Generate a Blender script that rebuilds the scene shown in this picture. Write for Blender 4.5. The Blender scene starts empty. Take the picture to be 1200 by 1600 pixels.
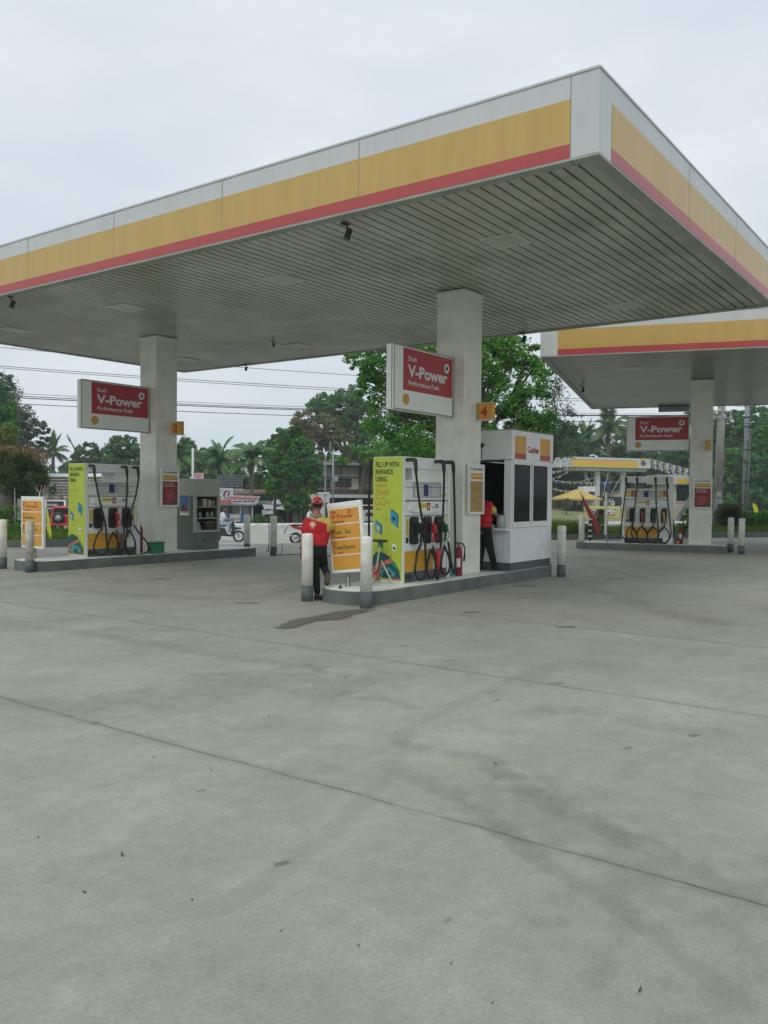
import bpy, bmesh, math, random
import numpy as np
from mathutils import Vector, Matrix
random.seed(7)
S = bpy.context.scene
COL = S.collection
R = math.radians
# ------------------------------------------------------------------ camera
F, PITCH, ROLL, CH = 1329.14, -0.0216, 0.0092, 1.6      # focal length in photo pixels, tilt, roll, eye height
cd = bpy.data.cameras.new('camera')
cam = bpy.data.objects.new('camera', cd)
COL.objects.link(cam)
cd.sensor_fit = 'HORIZONTAL'; cd.sensor_width = 36.0; cd.lens = 36.0 * F / 1200
cd.clip_start = 0.1; cd.clip_end = 3000
cam.matrix_world = Matrix.Translation((0, 0, CH)) @ Matrix.Rotation(R(90) + PITCH, 4, 'X') @ Matrix.Rotation(ROLL, 4, 'Z')
S.camera = cam
# ------------------------------------------------------------------ overcast sky
SUN_EL, SUN_AZ = R(52), R(200)        # azimuth from +Y clockwise
w = bpy.data.worlds.new('World'); S.world = w; w.use_nodes = True
nt = w.node_tree; nt.nodes.clear()
def N(nt, t, **k):
    n = nt.nodes.new(t)
    for a, b in k.items(): setattr(n, a, b)
    return n
sky = N(nt, 'ShaderNodeTexSky', sky_type='NISHITA', sun_disc=False, sun_elevation=SUN_EL, sun_rotation=SUN_AZ)
sky.dust_density = 4.0
hs = N(nt, 'ShaderNodeHueSaturation'); hs.inputs['Saturation'].default_value = 0.35; hs.inputs['Value'].default_value = 0.10
tc = N(nt, 'ShaderNodeTexCoord'); mp = N(nt, 'ShaderNodeMapping'); mp.inputs['Scale'].default_value = (1.2, 1.2, 3.2)
no = N(nt, 'ShaderNodeTexNoise'); no.inputs['Scale'].default_value = 1.9; no.inputs['Detail'].default_value = 7; no.inputs['Roughness'].default_value = 0.5
cr = N(nt, 'ShaderNodeValToRGB')
cr.color_ramp.elements[0].position = 0.32; cr.color_ramp.elements[0].color = (0.425, 0.480, 0.540, 1)
cr.color_ramp.elements[1].position = 0.70; cr.color_ramp.elements[1].color = (0.585, 0.622, 0.655, 1)
mx = N(nt, 'ShaderNodeMixRGB'); mx.inputs['Fac'].default_value = 0.92
bg = N(nt, 'ShaderNodeBackground'); bg.inputs['Strength'].default_value = 1.0
wo = N(nt, 'ShaderNodeOutputWorld')
L = nt.links.new
L(sky.outputs[0], hs.inputs['Color']); L(tc.outputs['Generated'], mp.inputs[0]); L(mp.outputs[0], no.inputs['Vector'])
L(no.outputs['Fac'], cr.inputs[0]); L(hs.outputs[0], mx.inputs[1]); L(cr.outputs[0], mx.inputs[2])
sxyz = N(nt, 'ShaderNodeSeparateXYZ'); L(tc.outputs['Generated'], sxyz.inputs[0])
zr = N(nt, 'ShaderNodeMapRange'); zr.inputs[1].default_value = .45; zr.inputs[2].default_value = 1.0; zr.inputs[3].default_value = 1.0; zr.inputs[4].default_value = 1.3
L(sxyz.outputs[2], zr.inputs[0]); L(zr.outputs[0], bg.inputs['Strength'])       # overcast sky is brighter overhead
L(mx.outputs[0], bg.inputs[0]); L(bg.outputs[0], wo.inputs[0])
# ------------------------------------------------------------------ soft sun through cloud
sl = bpy.data.lights.new('sun', 'SUN'); sl.energy = 0.62; sl.angle = R(25); sl.color = (1.0, 0.93, 0.80)
so = bpy.data.objects.new('sun', sl); COL.objects.link(so)
sd = Vector((math.sin(SUN_AZ) * math.cos(SUN_EL), math.cos(SUN_AZ) * math.cos(SUN_EL), math.sin(SUN_EL)))
so.rotation_euler = sd.to_track_quat('Z', 'Y').to_euler(); so.location = sd * 50
vs = S.view_settings
vs.view_transform = 'Standard'; vs.look = 'None'; vs.gamma = 1; vs.exposure = 0.60
S.display_settings.display_device = 'sRGB'
S.cycles.max_bounces = 8; S.cycles.diffuse_bounces = 4; S.cycles.glossy_bounces = 3; S.cycles.transparent_max_bounces = 16
S.cycles.sample_clamp_indirect = 6.0

# ------------------------------------------------------------------ placing helpers (true distances, metres)
TH = 0.9436                                         # heading of the pump islands
PA = (2.1933, 8.9074)                               # ground point under the near canopy corner
AV = (-math.sin(TH), math.cos(TH)); BV = (math.cos(TH), math.sin(TH))
def AB(a, b, z=0): return (PA[0] + AV[0]*a + BV[0]*b, PA[1] + AV[1]*a + BV[1]*b, z)
def ray(u, v):
    a, b = (u-600)/F, (800-v)/F
    r = a*math.cos(ROLL) - b*math.sin(ROLL); up = a*math.sin(ROLL) + b*math.cos(ROLL)
    return (r, math.cos(PITCH) - up*math.sin(PITCH), math.sin(PITCH) + up*math.cos(PITCH))
def at(u, v, Y):
    d = ray(u, v); t = Y/d[1]; return Vector((d[0]*t, Y, CH + d[2]*t))
RDA = R(22); RK = (0.0, 27.9)                       # the highway: kerb line through RK, heading RDA
RR = (math.cos(RDA), math.sin(RDA)); RN = (-RR[1], RR[0])
def RT(s, t, z=0): return (RK[0] + RR[0]*s + RN[0]*t, RK[1] + RR[1]*s + RN[1]*t, z)
def att(u, t, v=790):                               # world point seen in column u, row v, t metres beyond the kerb line
    d = ray(u, v); k = (t + RK[0]*RN[0] + RK[1]*RN[1]) / (d[0]*RN[0] + d[1]*RN[1])
    return Vector((d[0]*k, d[1]*k, CH + d[2]*k))
def st(u, t, v=790):
    p = att(u, t, v); return ((p.x-RK[0])*RR[0] + (p.y-RK[1])*RR[1], p.z)

# ------------------------------------------------------------------ materials
def hexc(h, a=1):
    h = h.lstrip('#'); o = []
    for i in (0, 2, 4):
        c = int(h[i:i+2], 16)/255; o.append(c/12.92 if c <= .04045 else ((c+.055)/1.055)**2.4)
    return (*o, a)
def mat(name, col, rough=0.6, spec=0.4, metal=0.0, var=0.12, scale=3.0, streak=False, dirt=None, dirt_amt=0.0, dirt_scale=1.2,
        bump=0.0, bump_scale=40, coat=0, speck=0.0):
    m = bpy.data.materials.new(name); m.use_nodes = True; nt = m.node_tree
    b = nt.nodes['Principled BSDF']; L = nt.links.new
    b.inputs['Roughness'].default_value = rough; b.inputs['Specular IOR Level'].default_value = spec; b.inputs['Metallic'].default_value = metal
    if coat: b.inputs['Coat Weight'].default_value = coat
    tc = N(nt, 'ShaderNodeTexCoord'); mp = N(nt, 'ShaderNodeMapping')
    mp.inputs['Scale'].default_value = (1, 1, 0.12) if streak else (1, 1, 1)
    L(tc.outputs['Object'], mp.inputs[0])
    n1 = N(nt, 'ShaderNodeTexNoise'); n1.inputs['Scale'].default_value = scale; n1.inputs['Detail'].default_value = 6; n1.inputs['Roughness'].default_value = .6
    L(mp.outputs[0], n1.inputs['Vector'])
    r1 = N(nt, 'ShaderNodeMapRange'); r1.inputs[1].default_value = .3; r1.inputs[2].default_value = .7
    r1.inputs[3].default_value = 1-var; r1.inputs[4].default_value = 1+var*.6
    L(n1.outputs['Fac'], r1.inputs[0])
    mu = N(nt, 'ShaderNodeMixRGB', blend_type='MULTIPLY'); mu.inputs[0].default_value = 1; mu.inputs[1].default_value = (*col[:3], 1)
    L(r1.outputs[0], mu.inputs[2]); out = mu.outputs[0]
    if dirt_amt:
        n2 = N(nt, 'ShaderNodeTexNoise'); n2.inputs['Scale'].default_value = dirt_scale; n2.inputs['Detail'].default_value = 8; n2.inputs['Roughness'].default_value = .65
        L(mp.outputs[0], n2.inputs['Vector'])
        r2 = N(nt, 'ShaderNodeMapRange'); r2.inputs[1].default_value = .48; r2.inputs[2].default_value = .75; r2.inputs[3].default_value = 0; r2.inputs[4].default_value = dirt_amt
        L(n2.outputs['Fac'], r2.inputs[0])
        m2 = N(nt, 'ShaderNodeMixRGB'); m2.inputs[2].default_value = (*(dirt or (.12, .11, .08))[:3], 1)
        L(r2.outputs[0], m2.inputs[0]); L(out, m2.inputs[1]); out = m2.outputs[0]
    if speck:
        n3 = N(nt, 'ShaderNodeTexNoise'); n3.inputs['Scale'].default_value = 14; n3.inputs['Detail'].default_value = 3
        L(tc.outputs['Object'], n3.inputs['Vector'])
        r3 = N(nt, 'ShaderNodeMapRange'); r3.inputs[1].default_value = .66; r3.inputs[2].default_value = .72; r3.inputs[3].default_value = 0; r3.inputs[4].default_value = speck
        L(n3.outputs['Fac'], r3.inputs[0])
        m3 = N(nt, 'ShaderNodeMixRGB'); m3.inputs[2].default_value = (.06, .055, .045, 1)
        L(r3.outputs[0], m3.inputs[0]); L(out, m3.inputs[1]); out = m3.outputs[0]
    L(out, b.inputs['Base Color'])
    if bump:
        n4 = N(nt, 'ShaderNodeTexNoise'); n4.inputs['Scale'].default_value = bump_scale; n4.inputs['Detail'].default_value = 4
        L(tc.outputs['Object'], n4.inputs['Vector'])
        bp = N(nt, 'ShaderNodeBump'); bp.inputs['Strength'].default_value = bump; bp.inputs['Distance'].default_value = .02
        L(n4.outputs['Fac'], bp.inputs['Height']); L(bp.outputs[0], b.inputs['Normal'])
    return m
_M = {}
def M(name):
    if name not in _M: _M[name] = MK[name]()
    return _M[name]
MK = {
 'fascia_white': lambda: mat('fascia white', (.53,.56,.56), .35, .5, var=.06, scale=2.2, streak=True, dirt=(.35,.36,.32), dirt_amt=.25, dirt_scale=5),
 'fascia_yellow': lambda: mat('fascia yellow', (.52,.345,.10), .33, .5, var=.08, scale=5, streak=True, dirt=(.38,.29,.13), dirt_amt=.35, dirt_scale=7, speck=.12),
 'fascia_red': lambda: mat('fascia red', (.42,.06,.065), .33, .5, var=.08, scale=4, streak=True, dirt=(.30,.09,.09), dirt_amt=.3, dirt_scale=4),
 'soffit': lambda: mat('soffit strip', (.43,.44,.355), .30, .45, var=.22, scale=1.3, dirt=(.15,.16,.10), dirt_amt=.75, dirt_scale=.55),
 'soffit_dark': lambda: mat('soffit recess', (.24,.25,.20), .7, .2),
 'trim': lambda: mat('weathered trim', (.33,.36,.31), .55, .3, var=.2, scale=4, dirt_amt=.5, dirt_scale=2),
 'pillar': lambda: mat('pillar paint', (.77,.77,.69), .45, .35, var=.05, scale=1.2, dirt=(.34,.31,.25), dirt_amt=.5, dirt_scale=1.3),
 'kerb_white': lambda: mat('island top paint', (.74,.76,.73), .55, .3, var=.12, scale=3, dirt=(.22,.2,.16), dirt_amt=.55, dirt_scale=2.2),
 'kerb_grey': lambda: mat('island kerb paint', (.125,.15,.138), .6, .3, var=.25, scale=2.5, dirt=(.22,.21,.17), dirt_amt=.4, dirt_scale=2.5, bump=.3),
 'boll_white': lambda: mat('bollard paint', (.78,.78,.70), .5, .35, var=.08, scale=5, dirt=(.26,.23,.17), dirt_amt=.5, dirt_scale=4, speck=.5),
 'boll_grey': lambda: mat('bollard foot paint', (.10,.125,.125), .6, .3, var=.25, scale=6, dirt=(.3,.28,.22), dirt_amt=.3, dirt_scale=5),
 'metal_white': lambda: mat('enamelled steel', (.79,.81,.76), .4, .4, var=.05, scale=3, dirt=(.25,.24,.18), dirt_amt=.3, dirt_scale=3),
 'metal_line': lambda: mat('dark seam', (.10,.10,.09), .6),
 'sign_white': lambda: mat('sign face white', (.81,.84,.79), .35, .5, var=.04, scale=2, dirt=(.4,.4,.34), dirt_amt=.25, dirt_scale=2),
 'sign_red': lambda: mat('sign red', (.41,.032,.038), .38, .4, var=.08, scale=2),
 'orange': lambda: mat('sign amber', (.66,.33,.05), .45, .4, var=.10, scale=5, dirt=(.35,.2,.06), dirt_amt=.25, dirt_scale=4),
 'faded_board': lambda: mat('faded poster', (.42,.29,.10), .6, .2, var=.25, scale=7, dirt=(.17,.10,.03), dirt_amt=.6, dirt_scale=6, speck=.5),
 'text_white': lambda: mat('white lettering', (.68,.68,.64), .5, var=.02),
 'text_red': lambda: mat('red lettering', (.46,.025,.03), .5, var=.02),
 'text_green': lambda: mat('green lettering', (.07,.17,.05), .5, var=.02),
 'text_dark': lambda: mat('dark lettering', (.02,.035,.03), .5, var=.02),
 'text_orange': lambda: mat('orange lettering', (.50,.28,.04), .5, var=.02),
 'lime': lambda: mat('lime vinyl', (.46,.56,.06), .4, .4, var=.05, scale=2),
 'blue': lambda: mat('blue print', (.035,.30,.50), .4, var=.1),
 'navy': lambda: mat('navy print', (.02,.03,.13), .4, var=.1),
 'teal': lambda: mat('teal print', (.012,.12,.13), .4, var=.35, scale=9),
 'teal_light': lambda: mat('pale teal print', (.10,.33,.36), .4, var=.4, scale=12),
 'green_print': lambda: mat('green print', (.06,.26,.09), .4, var=.2),
 'coral': lambda: mat('coral print', (.60,.16,.09), .4, var=.1),
 'yellow': lambda: mat('yellow enamel', (.72,.38,.03), .4, .4, var=.12, scale=4, dirt=(.3,.15,.03), dirt_amt=.5, dirt_scale=4),
 'pale_yellow': lambda: mat('pale yellow print', (.65,.58,.16), .5, var=.1),
 'red': lambda: mat('red enamel', (.42,.018,.02), .35, .5, var=.15, scale=6),
 'rubber': lambda: mat('black rubber', (.010,.012,.010), .45, .4, var=.3, scale=8),
 'rubber_grey': lambda: mat('worn rubber', (.045,.05,.045), .55, .3, var=.3, scale=8),
 'plinth': lambda: mat('plinth grey', (.10,.115,.11), .6, .3, var=.25, scale=4),
 'steel': lambda: mat('steel', (.35,.36,.35), .35, .5, metal=.8, var=.15),
 'dark_metal': lambda: mat('dark metal', (.03,.033,.03), .5, .4, var=.2),
 'glass_dark': lambda: mat('tinted glass', (.012,.018,.014), .06, .6, var=.1, scale=1),
 'green_box': lambda: mat('green plastic', (.018,.19,.085), .4, .4, var=.15),
 'cab_grey': lambda: mat('grey green enamel', (.115,.145,.12), .45, .35, var=.12, scale=3, dirt=(.22,.22,.18), dirt_amt=.3, dirt_scale=2),
 'cab_light': lambda: mat('light grey enamel', (.40,.41,.36), .45, .35, var=.08, scale=3),
 'shirt_red': lambda: mat('red cloth', (.46,.022,.028), .8, .2, var=.22, scale=7, bump=.9, bump_scale=9),
 'shirt_yellow': lambda: mat('yellow cloth', (.58,.42,.09), .8, .2, var=.15, scale=9, bump=.9, bump_scale=9),
 'cloth_black': lambda: mat('black cloth', (.014,.018,.015), .85, .2, var=.3, scale=9, bump=.9, bump_scale=9),
 'cloth_white': lambda: mat('white cloth', (.62,.64,.64), .85, .2, var=.1, scale=12),
 'cloth_grey': lambda: mat('grey cloth', (.20,.21,.21), .85, .2, var=.1),
 'denim': lambda: mat('pale denim', (.28,.40,.54), .85, .2, var=.2, scale=15),
 'skin': lambda: mat('skin', (.30,.145,.095), .55, .35, var=.12, scale=14),
 'hair': lambda: mat('black hair', (.012,.010,.009), .5, .4, var=.3, scale=30),
 'sole': lambda: mat('shoe sole', (.085,.075,.05), .8, .2, var=.4, scale=25),
 'wood': lambda: mat('grey timber', (.30,.265,.22), .8, .2, var=.45, scale=3, streak=True, dirt=(.05,.045,.035), dirt_amt=.6, dirt_scale=5),
 'wood_dark': lambda: mat('dark timber', (.085,.06,.048), .8, .2, var=.4, scale=4, dirt_amt=.4),
 'rust': lambda: mat('rusted sheet', (.24,.13,.09), .7, .3, var=.35, scale=2.5, dirt=(.38,.34,.30), dirt_amt=.7, dirt_scale=1.5),
 'sheet_grey': lambda: mat('zinc sheet', (.36,.38,.38), .5, .4, var=.2, scale=2, dirt=(.18,.15,.11), dirt_amt=.4),
 'sheet_white': lambda: mat('white sheet', (.56,.59,.60), .5, .4, var=.08, scale=2, dirt=(.35,.33,.28), dirt_amt=.4),
 'interior': lambda: mat('painted interior shade', (.022,.022,.018), .9, .1, var=.3),  # near-black colour stands in for the shade inside openings
 'wall_cream': lambda: mat('cream wall', (.50,.50,.46), .8, .2, var=.15, scale=3, dirt=(.22,.2,.16), dirt_amt=.5),
 'wall_white': lambda: mat('white wall', (.70,.72,.71), .7, .2, var=.08, scale=3, dirt=(.3,.3,.26), dirt_amt=.35),
 'plank': lambda: mat('pale planks', (.56,.50,.42), .8, .2, var=.3, scale=3, dirt=(.16,.14,.11), dirt_amt=.55, dirt_scale=3),
 'tarp_white': lambda: mat('white tarpaulin', (.62,.65,.67), .6, .3, var=.08),
 'tarp_yellow': lambda: mat('yellow canvas', (.50,.37,.12), .8, .2, var=.12),
 'tarp_cream': lambda: mat('cream canvas', (.56,.51,.38), .8, .2, var=.1),
 'pink': lambda: mat('pink banner', (.62,.42,.45), .6, .2, var=.1),
 'concrete_pole': lambda: mat('pole concrete', (.34,.34,.31), .8, .2, var=.2, scale=4, dirt_amt=.3),
 'galv': lambda: mat('galvanised steel', (.30,.34,.37), .5, .5, metal=.3, var=.15),
 'bark': lambda: mat('bark', (.11,.095,.07), .9, .1, var=.4, scale=6, bump=.5, bump_scale=14),
 'bark_pale': lambda: mat('palm bark', (.17,.155,.125), .9, .1, var=.35, scale=6),
 'mesh_blue': lambda: mat('blue tank plastic', (.02,.13,.33), .5, .4, var=.2),
 'helmet': lambda: mat('helmet shell', (.03,.03,.035), .25, .5, var=.1),
 'soil': lambda: mat('soil', (.12,.10,.07), .95, .1, var=.4, scale=3),
}
def leafmat(name, c1, c2, c3=None, trans=.38):
    m = bpy.data.materials.new(name); m.use_nodes = True; nt = m.node_tree; L = nt.links.new
    b = nt.nodes['Principled BSDF']; b.inputs['Roughness'].default_value = .55; b.inputs['Specular IOR Level'].default_value = .3
    g = N(nt, 'ShaderNodeNewGeometry'); tc = N(nt, 'ShaderNodeTexCoord')
    n1 = N(nt, 'ShaderNodeTexNoise'); n1.inputs['Scale'].default_value = .9; n1.inputs['Detail'].default_value = 3
    L(tc.outputs['Object'], n1.inputs['Vector'])
    ad = N(nt, 'ShaderNodeMath', operation='MULTIPLY_ADD'); ad.inputs[1].default_value = .55
    L(g.outputs['Random Per Island'], ad.inputs[0])
    m2 = N(nt, 'ShaderNodeMath', operation='MULTIPLY_ADD'); m2.inputs[1].default_value = 1.5; m2.inputs[2].default_value = -.52
    L(n1.outputs['Fac'], m2.inputs[0]); L(m2.outputs[0], ad.inputs[2])
    r = N(nt, 'ShaderNodeValToRGB'); e = r.color_ramp.elements
    e[0].color = (*c1, 1); e[1].color = (*c2, 1); e[0].position = .15; e[1].position = .75
    if c3:
        x = r.color_ramp.elements.new(.95); x.color = (*c3, 1)
    L(ad.outputs[0], r.inputs[0]); L(r.outputs[0], b.inputs['Base Color'])
    t = N(nt, 'ShaderNodeBsdfTranslucent'); mxs = N(nt, 'ShaderNodeMixShader'); mxs.inputs[0].default_value = trans
    L(r.outputs[0], t.inputs['Color']); L(b.outputs[0], mxs.inputs[1]); L(t.outputs[0], mxs.inputs[2])
    L(mxs.outputs[0], nt.nodes['Material Output'].inputs[0])
    return m
MK.update({
 'leaf_mid': lambda: leafmat('mid green leaves', (.045,.145,.026), (.115,.30,.050), (.22,.42,.085)),
 'leaf_bright': lambda: leafmat('bright green leaves', (.075,.23,.03), (.18,.42,.055), (.30,.52,.10)),
 'leaf_dark': lambda: leafmat('dark green leaves', (.042,.115,.038), (.10,.225,.06), (.17,.31,.085)),
 'leaf_far': lambda: leafmat('distant green leaves', (.070,.155,.065), (.145,.28,.11), (.21,.36,.15)),
 'leaf_brown': lambda: leafmat('brown flowering leaves', (.13,.14,.06), (.28,.25,.12), (.38,.30,.17)),
 'leaf_yellow': lambda: leafmat('yellow green leaves', (.09,.13,.02), (.24,.26,.04)),
 'leaf_russet': lambda: leafmat('russet tipped leaves', (.20,.135,.085), (.36,.225,.15)),
 'leaf_hedge': lambda: leafmat('olive hedge leaves', (.045,.045,.018), (.10,.11,.035), (.14,.13,.05)),
 'leaf_grey': lambda: leafmat('grey green airy leaves', (.065,.115,.065), (.14,.21,.12)),
 'leaf_palm': lambda: leafmat('palm fronds', (.08,.165,.06), (.18,.30,.11), (.29,.40,.17)),
 'grass': lambda: leafmat('grass blades', (.07,.16,.02), (.17,.33,.05), (.26,.40,.09)),
 'flower': lambda: leafmat('white blossom', (.40,.42,.36), (.62,.62,.58)),
 'flower_red': lambda: leafmat('red blossom', (.30,.02,.04), (.5,.06,.09)),
})

# ------------------------------------------------------------------ mesh builder
class MB:
    def __init__(s): s.v = []; s.f = []; s.mi = []; s.sm = []; s.mats = []
    def mid(s, m):
        if m not in s.mats: s.mats.append(m)
        return s.mats.index(m)
    def add(s, vs, fs, m, smooth=False, mx=None):
        o = len(s.v)
        if mx is not None: vs = [tuple(mx @ Vector(p)) for p in vs]
        s.v += [tuple(p) for p in vs]; s.f += [tuple(o+i for i in f) for f in fs]
        k = s.mid(m); s.mi += [k]*len(fs); s.sm += [smooth]*len(fs)
        return s
    def box(s, x0, x1, y0, y1, z0, z1, m, mx=None):
        vs = [(x,y,z) for z in (z0,z1) for y in (y0,y1) for x in (x0,x1)]
        return s.add(vs, [(0,2,3,1),(4,5,7,6),(0,1,5,4),(2,6,7,3),(0,4,6,2),(1,3,7,5)], m, mx=mx)
    def poly(s, pts, m, thick=None, mx=None):           # flat polygon of 3-D points, or a plate of given thickness vector
        n = len(pts); vs = [Vector(p) for p in pts]
        if thick is None: return s.add(vs, [tuple(range(n))], m, mx=mx)
        t = Vector(thick); vs = vs + [p+t for p in vs]
        return s.add(vs, [tuple(range(n)), tuple(range(2*n-1, n-1, -1))] + [(i, i+n, (i+1)%n+n, (i+1)%n) for i in range(n)], m, mx=mx)
    def tube(s, pts, r, m, n=8, caps=True, mx=None):
        pts = [Vector(p) for p in pts]; rs = r if isinstance(r, (list, tuple)) else [r]*len(pts)
        vs, fs = [], []; up = None
        for i, p in enumerate(pts):
            d = (pts[min(i+1, len(pts)-1)] - pts[max(i-1, 0)])
            d = d.normalized() if d.length > 1e-9 else Vector((0,0,1))
            if up is None: up = d.orthogonal().normalized()
            up = (up - d*up.dot(d)); up = up.normalized() if up.length > 1e-6 else d.orthogonal().normalized()
            q = d.cross(up)
            for k in range(n):
                a = 2*math.pi*k/n; vs.append(p + (up*math.cos(a) + q*math.sin(a))*rs[i])
        for i in range(len(pts)-1):
            for k in range(n):
                fs.append((i*n+k, i*n+(k+1)%n, (i+1)*n+(k+1)%n, (i+1)*n+k))
        if caps: fs += [tuple(range(n-1, -1, -1)), tuple(range((len(pts)-1)*n, len(pts)*n))]
        return s.add(vs, fs, m, smooth=n > 5, mx=mx)
    def lathe(s, prof, m, c=(0,0,0), n=24, mx=None, smooth=True):   # prof: (r, z) pairs
        vs, fs = [], []
        for r_, z in prof:
            for k in range(n):
                a = 2*math.pi*k/n; vs.append((c[0]+r_*math.cos(a), c[1]+r_*math.sin(a), c[2]+z))
        for i in range(len(prof)-1):
            for k in range(n): fs.append((i*n+k, i*n+(k+1)%n, (i+1)*n+(k+1)%n, (i+1)*n+k))
        fs += [tuple(range(n-1, -1, -1)), tuple(range((len(prof)-1)*n, len(prof)*n))]
        return s.add(vs, fs, m, smooth=smooth, mx=mx)
    def ball(s, c, r, m, n=12, mx=None):
        r = r if isinstance(r, (tuple, list)) else (r, r, r); vs, fs = [], []
        h = n//2
        for i in range(1, h):
            t = math.pi*i/h
            for k in range(n):
                a = 2*math.pi*k/n; vs.append((c[0]+r[0]*math.sin(t)*math.cos(a), c[1]+r[1]*math.sin(t)*math.sin(a), c[2]+r[2]*math.cos(t)))
        for i in range(h-2):
            for k in range(n): fs.append((i*n+k, (i+1)*n+k, (i+1)*n+(k+1)%n, i*n+(k+1)%n))
        vs += [(c[0],c[1],c[2]+r[2]), (c[0],c[1],c[2]-r[2])]; T = len(vs)-2
        for k in range(n): fs += [(T, k, (k+1)%n), (T+1, (h-2)*n+(k+1)%n, (h-2)*n+k)]
        return s.add(vs, fs, m, smooth=True, mx=mx)
    def build(s, name, parent=None, bevel=0, loc=(0,0,0), rotz=0):
        me = bpy.data.meshes.new(name); me.from_pydata(s.v, [], s.f)
        for m in s.mats: me.materials.append(M(m) if isinstance(m, str) else m)
        me.polygons.foreach_set('material_index', s.mi); me.polygons.foreach_set('use_smooth', s.sm); me.update()
        o = bpy.data.objects.new(name, me); COL.objects.link(o)
        if parent: o.parent = parent
        o.location = loc; o.rotation_euler = (0, 0, rotz)
        if bevel:
            b = o.modifiers.new('bevel', 'BEVEL'); b.width = bevel; b.segments = 2; b.limit_method = 'ANGLE'; b.angle_limit = R(50)
        return o
def tag(o, label, cat, group=None, kind=None):
    if label: o['label'] = label
    if cat: o['category'] = cat
    if group: o['group'] = group
    if kind: o['kind'] = kind
    return o
def thing(name, label, cat, loc=(0,0,0), rotz=0, group=None):
    o = bpy.data.objects.new(name, None); COL.objects.link(o); o.empty_display_size = .2
    o.location = loc; o.rotation_euler = (0, 0, rotz)
    return tag(o, label, cat, group)
def copy_tree(o, parent=None):
    c = o.copy(); COL.objects.link(c); c.parent = parent
    for ch in list(o.children): copy_tree(ch, c)
    return c
# text: flat lettering laid 3 mm proud of a face
_T = {}
def text_geo(body, bold=0.0, shear=0.0):
    k = (body, bold, shear)
    if k in _T: return _T[k]
    cu = bpy.data.curves.new('lettering', 'FONT'); cu.body = body; cu.size = 1; cu.offset = bold; cu.shear = shear; cu.resolution_u = 3
    ob = bpy.data.objects.new('lettering', cu); COL.objects.link(ob)
    me = bpy.data.meshes.new_from_object(ob.evaluated_get(bpy.context.evaluated_depsgraph_get()))
    vs = [tuple(v.co) for v in me.vertices]; fs = [tuple(p.vertices) for p in me.polygons]
    bpy.data.objects.remove(ob); bpy.data.curves.remove(cu); bpy.data.meshes.remove(me)
    _T[k] = (vs, fs); return _T[k]
def text(mb, body, m, org, right, up, h, width=None, bold=0.0, shear=0.0, align='L', lift=.003):
    """h = height of a capital letter"""
    vs, fs = text_geo(body, bold, shear)
    if not vs: return
    r, u = Vector(right).normalized(), Vector(up).normalized(); n = r.cross(u)
    x0 = min(v[0] for v in vs); x1 = max(v[0] for v in vs); sc = h/.70; sx = sc if width is None else width/(x1-x0)
    off = {'L': -x0, 'C': -(x0+x1)/2, 'R': -x1}[align]
    o = Vector(org) + n*lift
    mb.add([o + r*((v[0]+off)*sx) + u*(v[1]*sc) for v in vs], fs, m)
def plane_pts(org, right, up, pts, lift=.002):
    r, u = Vector(right).normalized(), Vector(up).normalized(); n = r.cross(u); o = Vector(org) + n*lift
    return [o + r*a + u*b for a, b in pts]
def rect(mb, m, org, right, up, x0, x1, z0, z1, lift=.002):
    mb.poly(plane_pts(org, right, up, [(x0,z0),(x1,z0),(x1,z1),(x0,z1)], lift), m)
def circ(c, r, n=20, a0=0, a1=2*math.pi, ry=None):
    return [(c[0]+r*math.cos(a0+(a1-a0)*i/n), c[1]+(ry or r)*math.sin(a0+(a1-a0)*i/n)) for i in range(n if a1-a0 > 6.28 else n+1)]
def spline(pts, n=6):
    P = [Vector(p) for p in pts]; P = [P[0]*2-P[1]] + P + [P[-1]*2-P[-2]]; out = []
    for i in range(1, len(P)-2):
        for k in range(n):
            t = k/n; a, b, c, d = P[i-1], P[i], P[i+1], P[i+2]
            out.append(.5*((2*b) + (c-a)*t + (2*a-5*b+4*c-d)*t*t + (3*b-a-3*c+d)*t**3))
    return out + [P[-2]]
def shell_logo(mb, org, right, up, r):              # a yellow scallop with a red edge
    def fan(s, m, lift):
        pts = []
        for i in range(15):
            a = math.pi*(-.20 + 1.40*i/14); k = s*(1 + .05*abs(math.sin(a*6)))
            pts.append((math.cos(a)*k, math.sin(a)*k*.95 + .05*r))
        pts += [(-.44*s, -.72*s), (-.42*s, -.92*s), (.42*s, -.92*s), (.44*s, -.72*s)]
        mb.poly(plane_pts(org, right, up, pts, lift), m)
    fan(r*1.12, 'text_red', .003); fan(r*.97, 'yellow_logo', .0045)
    for i in range(-3, 4):
        a = math.pi/2 + i*.36; c, s_ = math.cos(a), math.sin(a); w_ = .028*r; e = r*.80
        b = (i*.06*r, -.55*r)
        px, py = -s_*w_, c*w_
        mb.poly(plane_pts(org, right, up, [(b[0]-px*.5, b[1]-py*.5), (b[0]+px*.5, b[1]+py*.5), (c*e+px, s_*e+py), (c*e-px, s_*e-py)], .006), 'text_red')
MK['yellow_logo'] = lambda: mat('logo yellow', (.70,.42,.03), .4, var=.03)
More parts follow.
